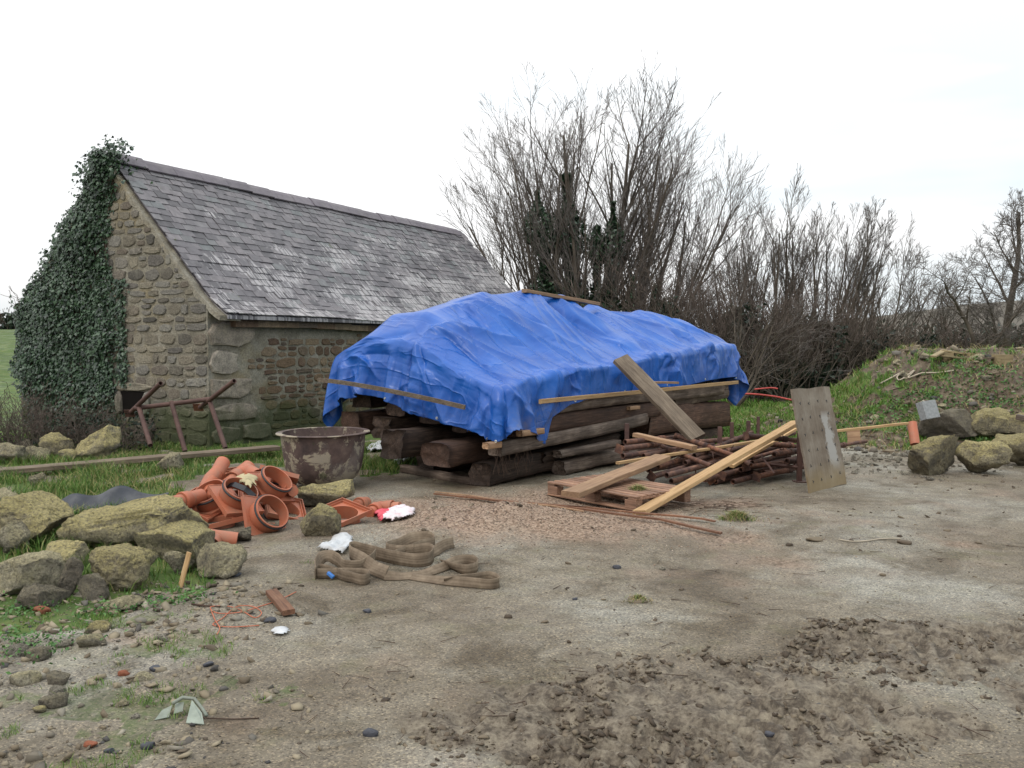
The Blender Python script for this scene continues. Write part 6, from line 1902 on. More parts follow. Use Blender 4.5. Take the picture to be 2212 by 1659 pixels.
# ------------------------------------------------------------------ cauldron
cc = G(698, 1064); cy_ = cc.y + 0.42
cau = empty('cauldron', 'big rusty iron cauldron with flaking pale patches standing behind the yellow boulder', 'cauldron', ((698 - CU) / FPX * cy_, cy_, 0.0))
RR = 0.51
prof = [(0.0, 0.02), (0.18, 0.025), (0.30, 0.06), (0.375, 0.13), (0.418, 0.22), (0.438, 0.34), (0.452, 0.46), (0.462, 0.575), (0.462, 0.60)]
prof_in = [(0.445, 0.60), (0.43, 0.46), (0.40, 0.30), (0.36, 0.16), (0.2, 0.06), (0.0, 0.05)]
cb = smooth_by_angle(MB().lathe(prof + prof_in, 56).mesh('body', M['cauldron']), 50)
link('body', cb, cau)
rim = smooth_by_angle(MB().lathe([(0.447, 0.595), (RR, 0.600), (RR + 0.006, 0.606), (RR, 0.613), (0.447, 0.611), (0.447, 0.595)], 56).mesh('rim', M['cauldron']), 50)
link('rim', rim, cau)
cau.rotation_euler = (0.012, -0.008, 0)
# ------------------------------------------------------------------ rusty trestle by the gable
TR = Vector(D(380, 900, 12.35)); TR.z = 0
tre = empty('trestle', 'upturned rusty pipe trestle with two raised arms, against the barn corner', 'trestle', tuple(TR))
def tz(u, v, y): return D(u, v, y) - TR
zz = lambda n, pts, r=0.033: link(n, smooth_by_angle(MB().tube([tz(*p) for p in pts], r, 12, True, 0.78).mesh(n, M['pipe_dark']), 40), tre)
zz('cross_bar', [(292, 882, 12.5), (455, 862, 12.5)])
zz('arm', [(283, 890, 12.7), (347, 828, 11.9)])
zz('arm', [(432, 880, 12.7), (506, 823, 11.9)])
zz('leg', [(300, 880, 12.5), (325, 962, 12.0)])
zz('leg', [(370, 868, 12.5), (400, 975, 12.1)])
zz('leg', [(452, 864, 12.5), (487, 968, 12.1)])
for u, v in ((280, 893), (428, 880)):
    q = tz(u, v, 12.72)
    link('foot_plate', MB().box(-0.07, 0.07, -0.004, 0.004, -0.06, 0.06, Matrix.Translation(q) @ Matrix.Rotation(0.5, 4, 'X')).mesh('foot_plate', M['rust']), tre)
p0, p1 = D(608 - 0, 1033, 9.9), D(640, 1012, 9.3)
o = link('pipe', smooth_by_angle(MB().tube([G(560, 1052, 0.03) , D(585, 1013, 9.6)], 0.026, 10, True, 0.78).mesh('pipe', M['pipe_dark']), 40)); tag(o, 'short dark pipe sticking out of the grass behind the orange fittings', 'pipe')
# ------------------------------------------------------------------ orange drainage fittings
def square_ring(mb, half, t, z0, z1):
    for (x0, x1, y0, y1) in [(-half, half, -half, -half + t), (-half, half, half - t, half), (-half, -half + t, -half + t + .0005, half - t - .0005), (half - t, half, -half + t + .0005, half - t - .0005)]:
        mb.box(x0, x1, y0, y1, z0, z1)
def make_frame():
    "square chamber frame: flange with raised double lip, round neck below, black seal"
    t = empty('chamber_frame', 'x', 'drain fitting', group='orange drainage fittings heaped by the boulders')
    h, r = 0.185, 0.150
    mb = MB()
    n = 40
    # plate from square outline to round hole
    sq = []
    for k in range(n):
        a = 2 * math.pi * k / n + math.pi / 4
        ca, sa = math.cos(a), math.sin(a)
        s = h / max(abs(ca), abs(sa))
        sq.append((ca * s, sa * s))
    for z in (0.0, -0.008):
        mb.v += [(x, y, z) for x, y in sq]
        mb.v += [(r * math.cos(2 * math.pi * k / n + math.pi / 4), r * math.sin(2 * math.pi * k / n + math.pi / 4), z) for k in range(n)]
    for k in range(n):
        k2 = (k + 1) % n
        mb.f += [(k, k2, n + k2, n + k), (2 * n + k, 3 * n + k, 3 * n + k2, 2 * n + k2)]
    square_ring(mb, h + 0.004, 0.007, -0.012, 0.030)
    square_ring(mb, h - 0.018, 0.005, 0.0005, 0.018)
    o = mb.build('flange', M['orange'], t)
    nk = MB().lathe([(r - 0.006, 0.001), (r, 0.001), (r + 0.008, -0.02), (r + 0.008, -0.085), (r + 0.013, -0.088), (r + 0.013, -0.094), (r + 0.006, -0.097), (r + 0.005, -0.125), (r - 0.006, -0.125), (r - 0.006, 0.001)], 48)
    link('neck', smooth_by_angle(nk.mesh('neck', M['orange']), 35), t)
    sl = MB().lathe([(r + 0.006, -0.098), (r + 0.015, -0.100), (r + 0.017, -0.106), (r + 0.015, -0.111), (r + 0.006, -0.113), (r + 0.006, -0.098)], 48)
    link('seal', smooth_by_angle(sl.mesh('seal', M['rubber']), 60), t)
    return t
def place(t, u, v, y, normal, spin, label, scale=1.0):
    "centre of the thing on the sight line u, v at depth y; local +z along normal"
    q = Vector(normal).normalized().to_track_quat('Z', 'Y').to_matrix().to_4x4()
    t.matrix_basis = Matrix.Translation(D(u, v, y)) @ q @ Matrix.Rotation(spin, 4, 'Z') @ Matrix.Scale(scale, 4)
    t['label'] = label
    return t
fr0 = make_frame()
FR = [  # u v y, direction the open square side faces, spin, label
    (572, 1118, 7.50, (-0.62, 0.42, -0.50), 0.3, 'orange frame on edge at the heap front, its round neck open to the right'),
    (738, 1108, 7.75, (0.05, -0.25, 1.0), 0.75, 'orange square frame lying flat between the two yellow boulders and the gravel', ),
    (465, 1125, 7.65, (-0.05, -0.05, 1.0), 0.10, 'orange frame lying level at the front left of the heap'),
    (535, 1150, 7.60, (0.0, -0.08, 1.0), 0.0, 'upturned frame at the bottom of the heap behind the small mossy stone'),
    (510, 1078, 7.80, (-0.48, 0.30, -0.82), 0.15, 'orange frame with a black seal tilted across the middle of the heap'),
    (462, 1082, 8.0, (0.25, 0.45, -0.75), 0.5, 'orange frame behind the left end of the tilted one'),
    (584, 1052, 8.20, (-0.60, 0.22, -0.70), 0.2, 'orange frame on edge near the cauldron, neck to the right'),
    (600, 1033, 8.6, (0.15, 0.45, 0.8), 0.6, 'orange frame tipped away at the back of the heap beside the cauldron'),
    (502, 1040, 8.75, (0.1, -0.45, 0.8), 0.2, 'orange frame at the top back of the heap under the bent pipe'),
    (615, 1098, 8.1, (0.4, -0.2, 0.8), 0.9, 'frame corner showing between the heap and the yellow boulder'),
    (436, 1092, 7.9, (0.35, -0.25, 0.85), 0.4, 'frame leaning at the far left of the heap behind the long boulder'),
    (560, 1062, 8.35, (0.1, -0.6, 0.75), 0.1, 'frame half buried in the middle of the heap')]
for i, f_ in enumerate(FR):
    t = fr0 if i == 0 else copy_tree(fr0)
    place(t, f_[0], f_[1], f_[2], f_[3], f_[4], f_[5])
def pipe_thing(nm, label, path, r, sock, loc=None, branch=None, n=20):
    t = empty(nm, label, 'drain fitting', tuple(path[0]), group='orange drainage fittings heaped by the boulders')
    o = Vector(path[0])
    P = [Vector(p) - o for p in path]
    link('pipe_body', smooth_by_angle(MB().tube(P, r, n, True, 0.93).mesh('pipe_body', M['orange']), 40), t)
    for e in sock:
        a, b2 = (P[0], P[1]) if e == 0 else (P[-1], P[-2])
        dv = (b2 - a).normalized()
        mb = MB().tube([a - dv * 0.004, a + dv * 0.02, a + dv * 0.024, a + dv * 0.075, a + dv * 0.095], [r * 1.16, r * 1.20, r * 1.14, r * 1.14, r * 1.0], n, True, 0.86)
        link('socket', smooth_by_angle(mb.mesh('socket', M['orange']), 30), t)
    if branch:
        a, b2, rb = branch
        link('branch', smooth_by_angle(MB().tube([Vector(a) - o, Vector(b2) - o], rb, n, True, 0.92).mesh('branch', M['orange']), 40), t)
    return t
pipe_thing('drain_junction', 'long bent orange pipe sticking up out of the top left of the orange heap', [D(460, 1066, 8.05), D(447, 1050, 8.25), D(455, 1035, 8.35), D(470, 1020, 8.45), D(482, 998, 8.6)], 0.068, [0], branch=(D(452, 1048, 8.2), D(438, 1066, 8.15), 0.06))
pipe_thing('drain_pipe', 'orange branch pipe at the front of the heap, its open end to the right', [D(448, 1160, 6.95), D(512, 1168, 7.0)], 0.066, [], branch=(D(466, 1163, 6.97), D(458, 1178, 6.75), 0.055))
pipe_thing('drain_bend', 'orange bend with ears at the top of the heap left of the cauldron', [D(505, 1036, 8.5), D(520, 1024, 8.6), D(540, 1020, 8.6), D(556, 1030, 8.5)], 0.075, [0])
pipe_thing('drain_pipe', 'short orange pipe end behind the right end of the long boulder', [D(392, 1083, 7.7), D(412, 1078, 7.8)], 0.07, [0])
pipe_thing('drain_junction', 'small orange junction lying on the gravel behind the red and white bag', [D(806, 1104, 8.15), D(820, 1097, 8.3), D(848, 1096, 8.25)], 0.058, [0, 1])
pipe_thing('drain_pipe', 'orange pipe end in the gravel between the flat frame and the small junction', [D(775, 1090, 8.5), D(790, 1086, 8.7)], 0.060, [0])
pipe_thing('drain_pipe', 'orange pipe end poking out of the heap beside the cauldron', [D(628, 1060, 8.3), D(612, 1057, 8.5)], 0.058, [0])
pipe_thing('pipe_offcut', 'broken orange pipe standing upright at the foot of the earth heap', [D(1977, 960, 11.8), D(1970, 913, 11.95)], 0.062, [])
# dark strap tangled over the middle frame, khaki glove on top
bent('rubber_seal', [D(480, 1052, 7.9), D(505, 1046, 7.8), D(530, 1056, 7.75), D(548, 1072, 7.75), D(556, 1088, 7.8)], 0.05, 0.008, 'rubber', 'black rubber ring twisted over the middle of the orange heap', 'seal', up=(0, -0.7, 0.7))
# ------------------------------------------------------------------ soft things
def crumple(name, label, cat, poly, mat, seed, h=0.06, res=0.012, fold=9.0):
    "a crumpled sheet lying on the ground inside the outline poly (photo coordinates)"
    P = [tuple(G(u, v)[:2]) for u, v in poly]
    xs_ = [p[0] for p in P]; ys_ = [p[1] for p in P]
    X, Y = np.meshgrid(np.arange(min(xs_) - res, max(xs_) + 2 * res, res), np.arange(min(ys_) - res, max(ys_) + 2 * res, res))
    Pn = xy0(X, Y)
    ins = in_poly((X.ravel() + 0.01 * fbm(Pn, 30, seed, 2)), (Y.ravel() + 0.01 * fbm(Pn, 30, seed + 9, 2)), P)
    # distance inside, roughly, by blurring
    m = ins.reshape(X.shape).astype(float); d = m.copy()
    for _ in range(10): d = (d + np.roll(d, 1, 0) + np.roll(d, -1, 0) + np.roll(d, 1, 1) + np.roll(d, -1, 1)) / 5
    rid = 1 - np.abs(fbm(Pn, fold, seed + 1, 3)).reshape(X.shape) * 2.2
    Z = height(X, Y) + 0.006 + h * np.clip(d, 0, 1) ** 1.2 * np.clip(0.35 + 0.75 * rid, 0.05, 1.3)
    X = X + 0.02 * fbm(Pn, 12, seed + 4, 2).reshape(X.shape)
    V = np.stack([X, Y, Z], -1).reshape(-1, 3)
    w = X.shape[1]
    idx = (np.arange(X.shape[0] - 1)[:, None] * w + np.arange(w - 1)[None, :]).ravel()
    q = np.stack([idx, idx + 1, idx + w + 1, idx + w], 1)
    q = q[ins[q].all(1)]
    us = np.unique(q); remap = -np.ones(len(V), int); remap[us] = np.arange(len(us))
    me_ = mesh_np(name, V[us], quads=remap[q], mat=mat, smooth=True)
    o = link(name, me_)
    s = o.modifiers.new('thickness', 'SOLIDIFY'); s.thickness = 0.002; s.offset = 1
    return tag(o, label, cat)
crumple('plastic_bag', 'crumpled white plastic bag lying just behind the webbing strap', 'bag', [(680, 1190), (715, 1180), (722, 1170), (742, 1167), (765, 1172), (762, 1186), (745, 1200), (700, 1197)], M['white_bag'], 5, 0.055, fold=6.0)
def redbag():
    n = NT('red_white_bag')
    c = n.coord('geo')
    xx = n.sep(c)[0]
    s = n.noise(c, 4, 4, 0.6)
    e = n.ramp(n.math('ADD', n.math('MULTIPLY', xx, -1.0), n.math('MULTIPLY', s, 0.16)), [(1.0, 0.0), (1.01, 1.0)])
    x0 = G(832, 1130).x
    f = n.math('GREATER_THAN', n.math('SUBTRACT', n.math('ADD', x0, n.math('MULTIPLY', n.math('SUBTRACT', s, 0.5), 0.18)), xx), 0.0)
    col = n.mix(f, (0.62, 0.56, 0.57), (0.55, 0.045, 0.075))
    pk = n.noise(c, 17, 5, 0.7)
    col = n.mix(n.ramp(pk, [(0.5, 0.0), (0.7, 0.45)]), col, (0.55, 0.18, 0.20))
    return n.fin(col, 0.4, 0.4)
crumple('plastic_bag', 'torn red and white plastic bag lying on the gravel', 'bag', [(808, 1118), (830, 1108), (862, 1105), (896, 1113), (897, 1128), (870, 1141), (845, 1146), (822, 1138)], redbag(), 6, 0.06, fold=6.0)
crumple('plastic_scrap', 'small dirty white scrap on the bare ground below the broken wood offcut', 'scrap', [(578, 1366), (590, 1358), (622, 1356), (634, 1366), (612, 1375), (590, 1374)], M['white_bag'], 7, 0.02)
crumple('feed_sack', 'grey-white sack in the grass under the left end of the timber stack, nearer one', 'sack', [(848, 1002), (880, 985), (912, 980), (912, 990), (880, 1003), (858, 1008)], M['white_bag'], 8, 0.09, fold=5.0)
crumple('feed_sack', 'flat grey-white sack in the grass just right of the cauldron rim', 'sack', [(790, 973), (812, 962), (834, 964), (832, 975), (800, 980)], M['white_bag'], 9, 0.08, fold=5.0)
# black sheet propped behind the long boulder
mb = MB(); n_ = 16
for i in range(n_ + 1):
    s = i / n_
    b0 = Vector(D(98 + 250 * s, 1120 - 40 * s, 7.75 + 0.25 * s)); 
    wv = 0.008 * math.sin(s * 9) + 0.015 * math.sin(s * 23)
    hgt = 0.05 + 0.15 * math.sin(math.pi * min(1, s * 1.05 + 0.12)) ** 0.5
    tp_ = b0 + Vector((0.03, 0.16 + wv, hgt * (0.8 + 0.2 * math.sin(s * 14))))
    md_ = (b0 + tp_) / 2 + Vector((0, wv, 0.004))
    mb.v += [tuple(b0), tuple(md_), tuple(tp_)]
for i in range(n_): mb.f += [(i * 3, i * 3 + 3, i * 3 + 4, i * 3 + 1), (i * 3 + 1, i * 3 + 4, i * 3 + 5, i * 3 + 2)]
o = mb.build('black_sheet', M['black_sheet'], smooth=True); o.modifiers.new('subdivision', 'SUBSURF').render_levels = 2
s_ = o.modifiers.new('thickness', 'SOLIDIFY'); s_.thickness = 0.006
tag(o, 'strip of black plastic sheet lying in the grass behind the long flat-topped boulder', 'sheet')
crumple('work_glove', 'khaki work glove lying on top of the orange heap', 'glove', [(500, 1040), (530, 1030), (545, 1040), (530, 1052)], plain_mat('khaki_cloth', (0.42, 0.36, 0.22), 0.9, 0.1), 12, 0.05, 0.01)
bpy.data.objects['work_glove'].location = D(530, 1056, 7.95) - G(522, 1042) 
# ------------------------------------------------------------------ webbing
def ribbon(name, label, pts, w=0.072, up0=(0, 0, 1), th=0.006, group='worn brown lifting straps tangled on the gravel', parent=None):
    "pts: (u, v of the lower edge, height of the lower edge, lean of the top edge sideways)"
    C = [Vector((*G(u, v)[:2], 0)) for u, v, *_ in pts]
    Z = [p[2] if len(p) > 2 else 0.0 for p in pts]
    Ln = [p[3] if len(p) > 3 else 0.0 for p in pts]
    # catmull-rom
    dn = 9
    cen, zz_, ll = [], [], []
    for i in range(len(C) - 1):
        p0_, p1_, p2_, p3_ = C[max(i - 1, 0)], C[i], C[i + 1], C[min(i + 2, len(C) - 1)]
        for k in range(dn + (1 if i == len(C) - 2 else 0)):
            t = k / dn
            cen.append(0.5 * ((2 * p1_) + (p2_ - p0_) * t + (2 * p0_ - 5 * p1_ + 4 * p2_ - p3_) * t * t + (3 * p1_ - p0_ - 3 * p2_ + p3_) * t ** 3))
            f = t * t * (3 - 2 * t)
            zz_.append(Z[i] * (1 - f) + Z[i + 1] * f); ll.append(Ln[i] * (1 - f) + Ln[i + 1] * f)
    V, F, UV = [], [], []
    s = 0
    for i, c in enumerate(cen):
        tg = (cen[min(i + 1, len(cen) - 1)] - cen[max(i - 1, 0)]); 
        if tg.length < 1e-6: tg = Vector((1, 0, 0))
        tg.normalize()
        sd = Vector((-tg.y, tg.x, 0))
        if i: s += (c - cen[i - 1]).length
        a = ll[i]
        wd = sd * math.sin(a) + Vector((0, 0, 1)) * math.cos(a)
        gz = hz(c.x, c.y) + 0.004 + zz_[i]
        base = Vector((c.x, c.y, gz))
        for k in range(4):
            f = k / 3
            V.append(tuple(base + wd * (w * 1.15 * f) + sd * (0.004 * math.sin(f * math.pi))))
            UV.append((s, w * f, 0))
    for i in range(len(cen) - 1):
        for k in range(3): F.append((i * 4 + k, i * 4 + k + 1, i * 4 + 5 + k, i * 4 + 4 + k))
    me_ = mesh_np(name, V, quads=np.array(F), mat=M['webbing'], smooth=True)
    at = me_.attributes.new('uvw', 'FLOAT_VECTOR', 'POINT'); at.data.foreach_set('vector', np.array(UV, dtype=np.float32).ravel())
    o = link(name, me_, parent)
    sm_ = o.modifiers.new('thickness', 'SOLIDIFY'); sm_.thickness = th; sm_.offset = 0
    return o
W1 = empty('lifting_strap', 'worn brown webbing strap in tall loops, left one of the tangle', 'strap', group='worn brown lifting straps tangled on the gravel')
ribbon('webbing', '', [(742, 1252, 0), (780, 1265, 0), (798, 1260, 0), (790, 1252, 0), (745, 1249, 0), (705, 1250, 0), (682, 1249, 0), (690, 1240, 0.0), (716, 1245, 0), (745, 1256, 0), (760, 1259, 0)], parent=W1, w=0.062)
ribbon('webbing', '', [(682, 1252, 0), (690, 1236, 0.02, 0.3), (706, 1222, 0.03, 0.6), (722, 1226, 0.02, 0.3), (745, 1236, 0.0), (775, 1238, 0.0), (800, 1232, 0.02), (812, 1222, 0.03)], parent=W1, w=0.075)
ribbon('webbing', '', [(829, 1255, 0.0, -0.5), (800, 1245, 0.01, -0.7), (775, 1232, 0.03, -0.4), (757, 1217, 0.03, 0.0), (762, 1205, 0.02, 0.1), (790, 1208, 0.01, 0.0), (840, 1222, 0.01), (890, 1232, 0.01), (925, 1233, 0.02), (937, 1222, 0.03), (925, 1214, 0.03), (895, 1214, 0.02)], parent=W1, w=0.085)
ribbon('webbing', '', [(895, 1214, 0.02), (860, 1212, 0.01), (835, 1206, 0.01), (860, 1196, 0.0, 0.2), (900, 1188, 0.02, 0.5), (928, 1190, 0.03, 0.1), (938, 1197, 0.02), (915, 1202, 0.02), (880, 1212, 0.01), (850, 1222, 0.0)], parent=W1, w=0.085)
W2 = empty('lifting_strap', 'worn brown webbing strap trailing to the right with a looped end', 'strap', group='worn brown lifting straps tangled on the gravel')
ribbon('webbing', '', [(829, 1256, 0.0, 0.6), (870, 1256, 0.0, 1.1), (920, 1250, 0.0, 1.1), (960, 1238, 0.0, 0.9), (990, 1228, 0.01, 0.6), (1012, 1224, 0.0, 0.3), (1030, 1230, 0.0, 0), (1028, 1240, 0.0, 0), (1005, 1245, 0.0, 0), (980, 1236, 0.0, 0.5), (965, 1226, 0, 0.8)], parent=W2, w=0.062)
ribbon('webbing', '', [(862, 1251, 0.0, 1.2), (900, 1258, 0.0, 1.2), (950, 1266, 0.0, 0.9), (1010, 1272, 0.0, 0.3), (1060, 1276, 0.0, 0), (1079, 1270, 0.0, 0), (1060, 1258, 0.0, 0), (1010, 1262, 0.0, 0.3), (960, 1262, 0.0, 0.9)], parent=W2, w=0.058)
ribbon('webbing', '', [(925, 1214, 0.0, 0.3), (945, 1204, 0.0, 0.5), (965, 1195, 0.01, 0.4), (982, 1188, 0.0, 0.2)], parent=W2, w=0.07)
o = MB().box(-0.028, 0.028, -0.012, 0.012, 0, 0.022).build('plastic_clip', M['blue_clip'], mtx=Matrix.Translation(G(713, 1245, 0.02)) @ Matrix.Rotation(-0.5, 4, 'Z') @ Matrix.Rotation(0.5, 4, 'Y')); bevel(o, 0.004); tag(o, 'small blue plastic clip lying inside the left strap loop', 'clip')
# ------------------------------------------------------------------ odds and ends
plank(G(586, 1283, 0.012), G(624, 1328, 0.015), 0.075, 0.03, 'plank_red', 'short broken piece of reddish wood on the bare ground', 'wood_offcut', 'offcut')
o = plank(G(391, 1268), D(410, 1193, G(391, 1268).y + 0.04), 0.03, 0.02, 'plank_new', 'short wooden stake leaning upright in front of the pale chunky boulder', 'stake', 'stake', up=(0, -1, 0.1))
def wire(name, pts, r, mat, label, cat, n=5, sub=6, group=None):
    P = [Vector(p) for p in pts]; out = []
    for i in range(len(P) - 1):
        a, b_, c, d_ = P[max(i - 1, 0)], P[i], P[i + 1], P[min(i + 2, len(P) - 1)]
        for k in range(sub + (1 if i == len(P) - 2 else 0)):
            t = k / sub
            out.append(0.5 * ((2 * b_) + (c - a) * t + (2 * a - 5 * b_ + 4 * c - d_) * t * t + (3 * b_ - a - 3 * c + d_) * t ** 3))
    return tag(link(name, MB().tube(out, r, n).mesh(name, M[mat], True)), label, cat, group)
def gp(u, v, z=0.006):
    p = G(u, v); return Vector((p.x, p.y, hz(p.x, p.y) + z))
wire('twine', [gp(*q) for q in [(640, 1280), (600, 1300), (560, 1312), (520, 1326), (470, 1330), (455, 1318), (490, 1312), (520, 1322), (550, 1336), (565, 1325), (545, 1312), (510, 1316), (480, 1340), (460, 1352), (500, 1358), (560, 1352)]], 0.0028, 'twine', 'tangle of orange baler twine on the bare ground', 'twine')
wire('twine', [gp(*q) for q in [(455, 1322), (465, 1345), (475, 1360), (468, 1372)]], 0.0026, 'twine', 'short end of orange twine beside the tangle', 'twine')
wire('stick', [gp(414, 1309), gp(450, 1313), gp(476, 1316)], 0.006, 'twig', 'thin black stick left of the orange twine', 'stick')
wire('cable', [gp(1812, 1172, 0.01), gp(1840, 1176, 0.01), gp(1870, 1175, 0.01), gp(1905, 1170, 0.01), gp(1945, 1169, 0.01)], 0.006, 'cord', 'thin pale cable lying across the right of the yard', 'cable')
wire('cable', [gp(846, 1103), gp(860, 1108, 0.03), gp(874, 1118, 0.03), gp(872, 1128)], 0.010, 'black_cable', 'black cable looping out behind the red and white bag', 'cable')
wire('hose', [D(1560, 852, 19.5), D(1620, 851, 19.2), D(1670, 856, 18.6), D(1700, 862, 18.0), D(1745, 872, 17.2)], 0.022, 'red_plastic', 'red pipe lying in the grass beyond the timber stack', 'hose')
wire('hose', [D(1630, 841, 20.5), D(1665, 838, 20.6), D(1680, 840, 20.6)], 0.02, 'red_plastic', 'short piece of red pipe further back near the hedge', 'hose')
# long laths on the gravel
def lath_over(a, b_, w, t, mat, label, lift=0.028, n=26):
    P = []
    for i in range(n):
        f = i / (n - 1)
        p = Vector(a).lerp(Vector(b_), f); P.append([p.x, p.y, hz(p.x, p.y) + lift])
    for _ in range(30):          # a stiff lath bridges the hollows and rides on the humps
        for i in range(1, n - 1): P[i][2] = max(P[i][2], (P[i - 1][2] + P[i + 1][2]) / 2 - 0.0004)
    return bent('lath', [Vector(p) for p in P], w, t, mat, label, 'lath')
lath_over(gp(938, 1071), gp(1545, 1142), 0.030, 0.014, 'plank_red', 'long thin reddish lath lying across the gravel, upper one')
lath_over(gp(1010, 1078), gp(1558, 1168), 0.036, 0.016, 'plank_red', 'long thin dark lath lying across the gravel, lower one')
bent('lath', [gp(940, 1067, 0.03), gp(1020, 1077, 0.03), gp(1100, 1092, 0.03), gp(1190, 1110, 0.03), gp(1260, 1126, 0.02)], 0.022, 0.009, 'plank_mid', 'tan split lath bent over the top of the gravel heap', 'lath')
# concrete block on the heap
q = on_heap(2014, 905)
o = MB().box(-0.125, 0.125, -0.06, 0.06, 0, 0.25).build('concrete_block', M['concrete_block'], mtx=Matrix.Translation(D(2010, 905, 12.2)) @ Matrix.Rotation(0.35, 4, 'Z') @ Matrix.Rotation(-0.30, 4, 'X') @ Matrix.Rotation(-0.10, 4, 'Y')); bevel(o, 0.005)
tag(o, 'grey concrete block tilted against the foot of the earth heap', 'block')
# broken pallet on the heap
q = on_heap(2080, 774)
bp = empty('broken_pallet', 'broken wooden pallet lying on top of the earth heap', 'pallet', tuple(q))
def bp_plank(nm, a, b2, w, t):
    p0, p1 = D(*a) - q, D(*b2) - q
    link(nm, plank_mesh((p1 - p0).length, w, t, int(a[0]), M['pale_pallet']), bp, mtx=frame(p0, p1))
yq = q.y
M['pale_pallet'] = wood_mat('pale_pallet_wood', (0.34, 0.27, 0.15), (0.20, 0.15, 0.085), (0.44, 0.36, 0.22), bump=0.4, blotch=0.2)
bp_plank('slat', (2036, 760, yq), (2116, 770, yq + 0.2), 0.10, 0.03)
bp_plank('slat', (2034, 770, yq - 0.2), (2092, 778, yq), 0.10, 0.03)
bp_plank('cross_board', (2016, 772, yq - 0.4), (2040, 759, yq + 0.1), 0.10, 0.03)
for u in (2046, 2103):
    a = D(u, 777, yq) - q
    MB().box(a.x - 0.09, a.x + 0.09, a.y - 0.05, a.y + 0.05, a.z - 0.04, a.z + 0.12).build('block', M['pale_pallet'], bp)
q2 = on_heap(2160, 785)
plank(D(2128, 775, q2.y), D(2170, 775, q2.y + 0.1), 0.10, 0.03, 'plank_grey', 'short board at the right of the broken pallet on the heap')
o = MB().box(-0.14, 0.14, -0.08, 0.08, -0.05, 0.15).build('wood_block', M['pale_pallet'], loc=D(2165, 785, q2.y)); tag(o, 'square timber block at the right end of the heap top', 'block')
plank(D(2195, 905, 12.4), D(2300, 925, 12.0), 0.14, 0.07, 'beam_grey', 'grey timber behind the rocks at the right edge')
rr = [on_heap(u, v) + Vector((0, 0, 0.04)) for u, v in [(1900, 835), (1930, 820), (1952, 808), (1938, 820), (1945, 826), (1975, 806), (1962, 822), (1990, 812), (2025, 812), (2060, 808)]]
wire('cord', rr, 0.014, 'cord', 'tangle of pale cord lying on the earth heap', 'cord')
o = link('hardboard_scrap', MB().box(-0.09, 0.09, -0.004, 0.004, 0, 0.2).mesh('hardboard_scrap', M['plank_mid']), mtx=Matrix.Translation(D(1845, 955, 12.3)) @ Matrix.Rotation(-0.2, 4, 'X')); tag(o, 'small brown scrap of board standing behind the leaning sheet of plywood', 'board')
# fallen plastic scraps at lower left
sh = empty('broken_plastic', 'broken pale green plastic scraps lying on the ground at lower left', 'plastic', tuple(gp(390, 1550)))
so_ = gp(390, 1550)
def tri(nm, pts, t=0.004):
    P = [Vector(p) - so_ for p in pts]
    nrm = (P[1] - P[0]).cross(P[2] - P[0]).normalized() * t
    mb = MB(); k = len(P)
    mb.v = [tuple(p) for p in P] + [tuple(p + nrm) for p in P]
    mb.f = [tuple(range(k))[::-1], tuple(range(k, 2 * k))] + [(i, (i + 1) % k, (i + 1) % k + k, i + k) for i in range(k)]
    mb.build(nm, M['green_shard'], sh)
tri('shard', [gp(334, 1560, .004), gp(350, 1548, .03), gp(372, 1541, .035), gp(365, 1553, .01)])
tri('shard', [gp(402, 1568, .004), gp(441, 1569, .004), gp(436, 1552, .02), gp(415, 1543, .06)])
tri('shard', [gp(376, 1548, .01), gp(395, 1546, .02), gp(398, 1541, .05), gp(380, 1540, .04)])
P_ = [gp(373, 1546, .05), gp(395, 1541, .07), gp(420, 1538, .06), gp(436, 1544, .03), gp(446, 1552, .01)]
link('strip', MB().tube([p - so_ for p in P_], 0.008, 6).mesh('strip', M['green_shard'], True), sh)
wire('twig', [gp(405, 1556, .02), gp(440, 1557, .01), gp(500, 1556, .006), gp(560, 1553, .004)], 0.003, 'twig', 'thin twig trailing right from the pale green scraps', 'twig')
# grass clods and twig litter by the pallet
def tuft(u, v, z, r, n, seed, label, H=0.06):
    rs = np.random.RandomState(seed)
    c = G(u, v, z)
    z = z if z > 0.01 else hz(c.x, c.y)
    t = empty('turf_clod', label, 'turf', (c.x, c.y, z))
    link('soil', rock_mesh(r * 1.2, r * 0.8, r * 0.35, seed, M['clod'], 6, rough=0.2, sub=3), t, loc=(0, 0, r * 0.2))
    X, Y = rs.normal(0, r * 0.75, n), rs.normal(0, r * 0.5, n)
    Z = np.maximum(0.0, r * 0.5 * (1 - (X * X + Y * Y) / (r * r * 1.4)))
    for k, (m_, nm) in enumerate(((M['straw'], 'dry_blades'), (M['grass'], 'green_blades'))):
        s_ = slice(k, None, 2)
        o = blades(nm, X[s_], Y[s_], rs.uniform(H * 0.5, H, len(X[s_])), rs.uniform(0.003, 0.006, len(X[s_])), m_, None, 1.9, seed + k, 0.0, Z=Z[s_])
        o.parent = t
        del o['category']
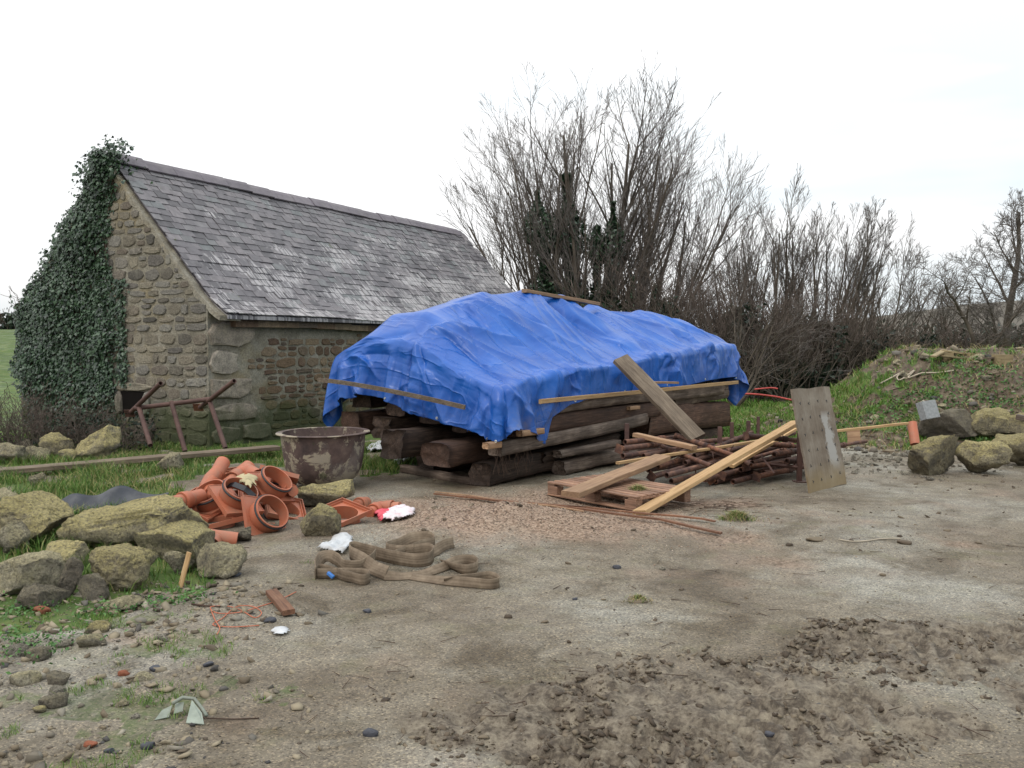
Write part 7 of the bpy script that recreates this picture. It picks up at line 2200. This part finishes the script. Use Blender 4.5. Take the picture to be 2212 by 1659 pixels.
tuft(1378, 1064, 0.145, 0.07, 500, 1, 'clod of turf lying on the pallet')
tuft(1592, 1128, 0.0, 0.09, 700, 2, 'clod of turf lying on the yard right of the pallet')
tuft(1378, 1300, 0.0, 0.05, 160, 4, 'flattened wisp of grass in the middle of the yard', 0.03)
rng = random.Random(12)
sg = []
for _ in range(110):
    u, v = rng.gauss(1540, 60), rng.gauss(1100, 11)
    a = rng.gauss(-0.1, 0.9); l = rng.uniform(0.03, 0.22)
    p = gp(u, v, rng.uniform(0.004, 0.03)); e = p + Vector((math.cos(a) * l, math.sin(a) * l * 0.7, rng.uniform(-0.01, 0.02)))
    sg.append((*p, rng.uniform(0.0015, 0.004), *e, 0.001))
for _ in range(120):
    u, v = rng.uniform(500, 2200), rng.uniform(1150, 1640)
    a = rng.uniform(0, 6.28); l = rng.uniform(0.03, 0.14)
    p = gp(u, v, 0.006); e = p + Vector((math.cos(a) * l, math.sin(a) * l, 0.004))
    sg.append((*p, rng.uniform(0.0012, 0.003), *e, 0.001))
for _ in range(150):
    x_, y_ = rng.uniform(5.0, 12.0), rng.uniform(12.6, 16.0)
    a = rng.uniform(0, 6.28); l = rng.uniform(0.08, 0.45)
    p = Vector((x_, y_, hz(x_, y_) + 0.02)); e = p + Vector((math.cos(a) * l, math.sin(a) * l, rng.uniform(0.0, 0.08)))
    sg.append((*p, rng.uniform(0.003, 0.007), *e, 0.002))
tag(link('twig_litter', seg_mesh('twig_litter', sg, M['twig'], 4)), 'dead twigs and plant litter on the yard, thickest right of the pallet', 'twigs', kind='stuff')
# roots and stalks hanging from the near beam
hg = []
for _ in range(26):
    p = S(0.02 + rng.uniform(-0.05, 0.5), -0.10, 0.46)
    for k in range(6):
        e = p + Vector((rng.gauss(0, 0.018), rng.gauss(0, 0.012), -rng.uniform(0.03, 0.07)))
        hg.append((*p, 0.0028, *e, 0.0022)); p = e
tag(link('hanging_roots', seg_mesh('hanging_roots', hg, M['twig'], 4)), 'dead roots hanging down from the near end of the stacked beams', 'roots', kind='stuff')
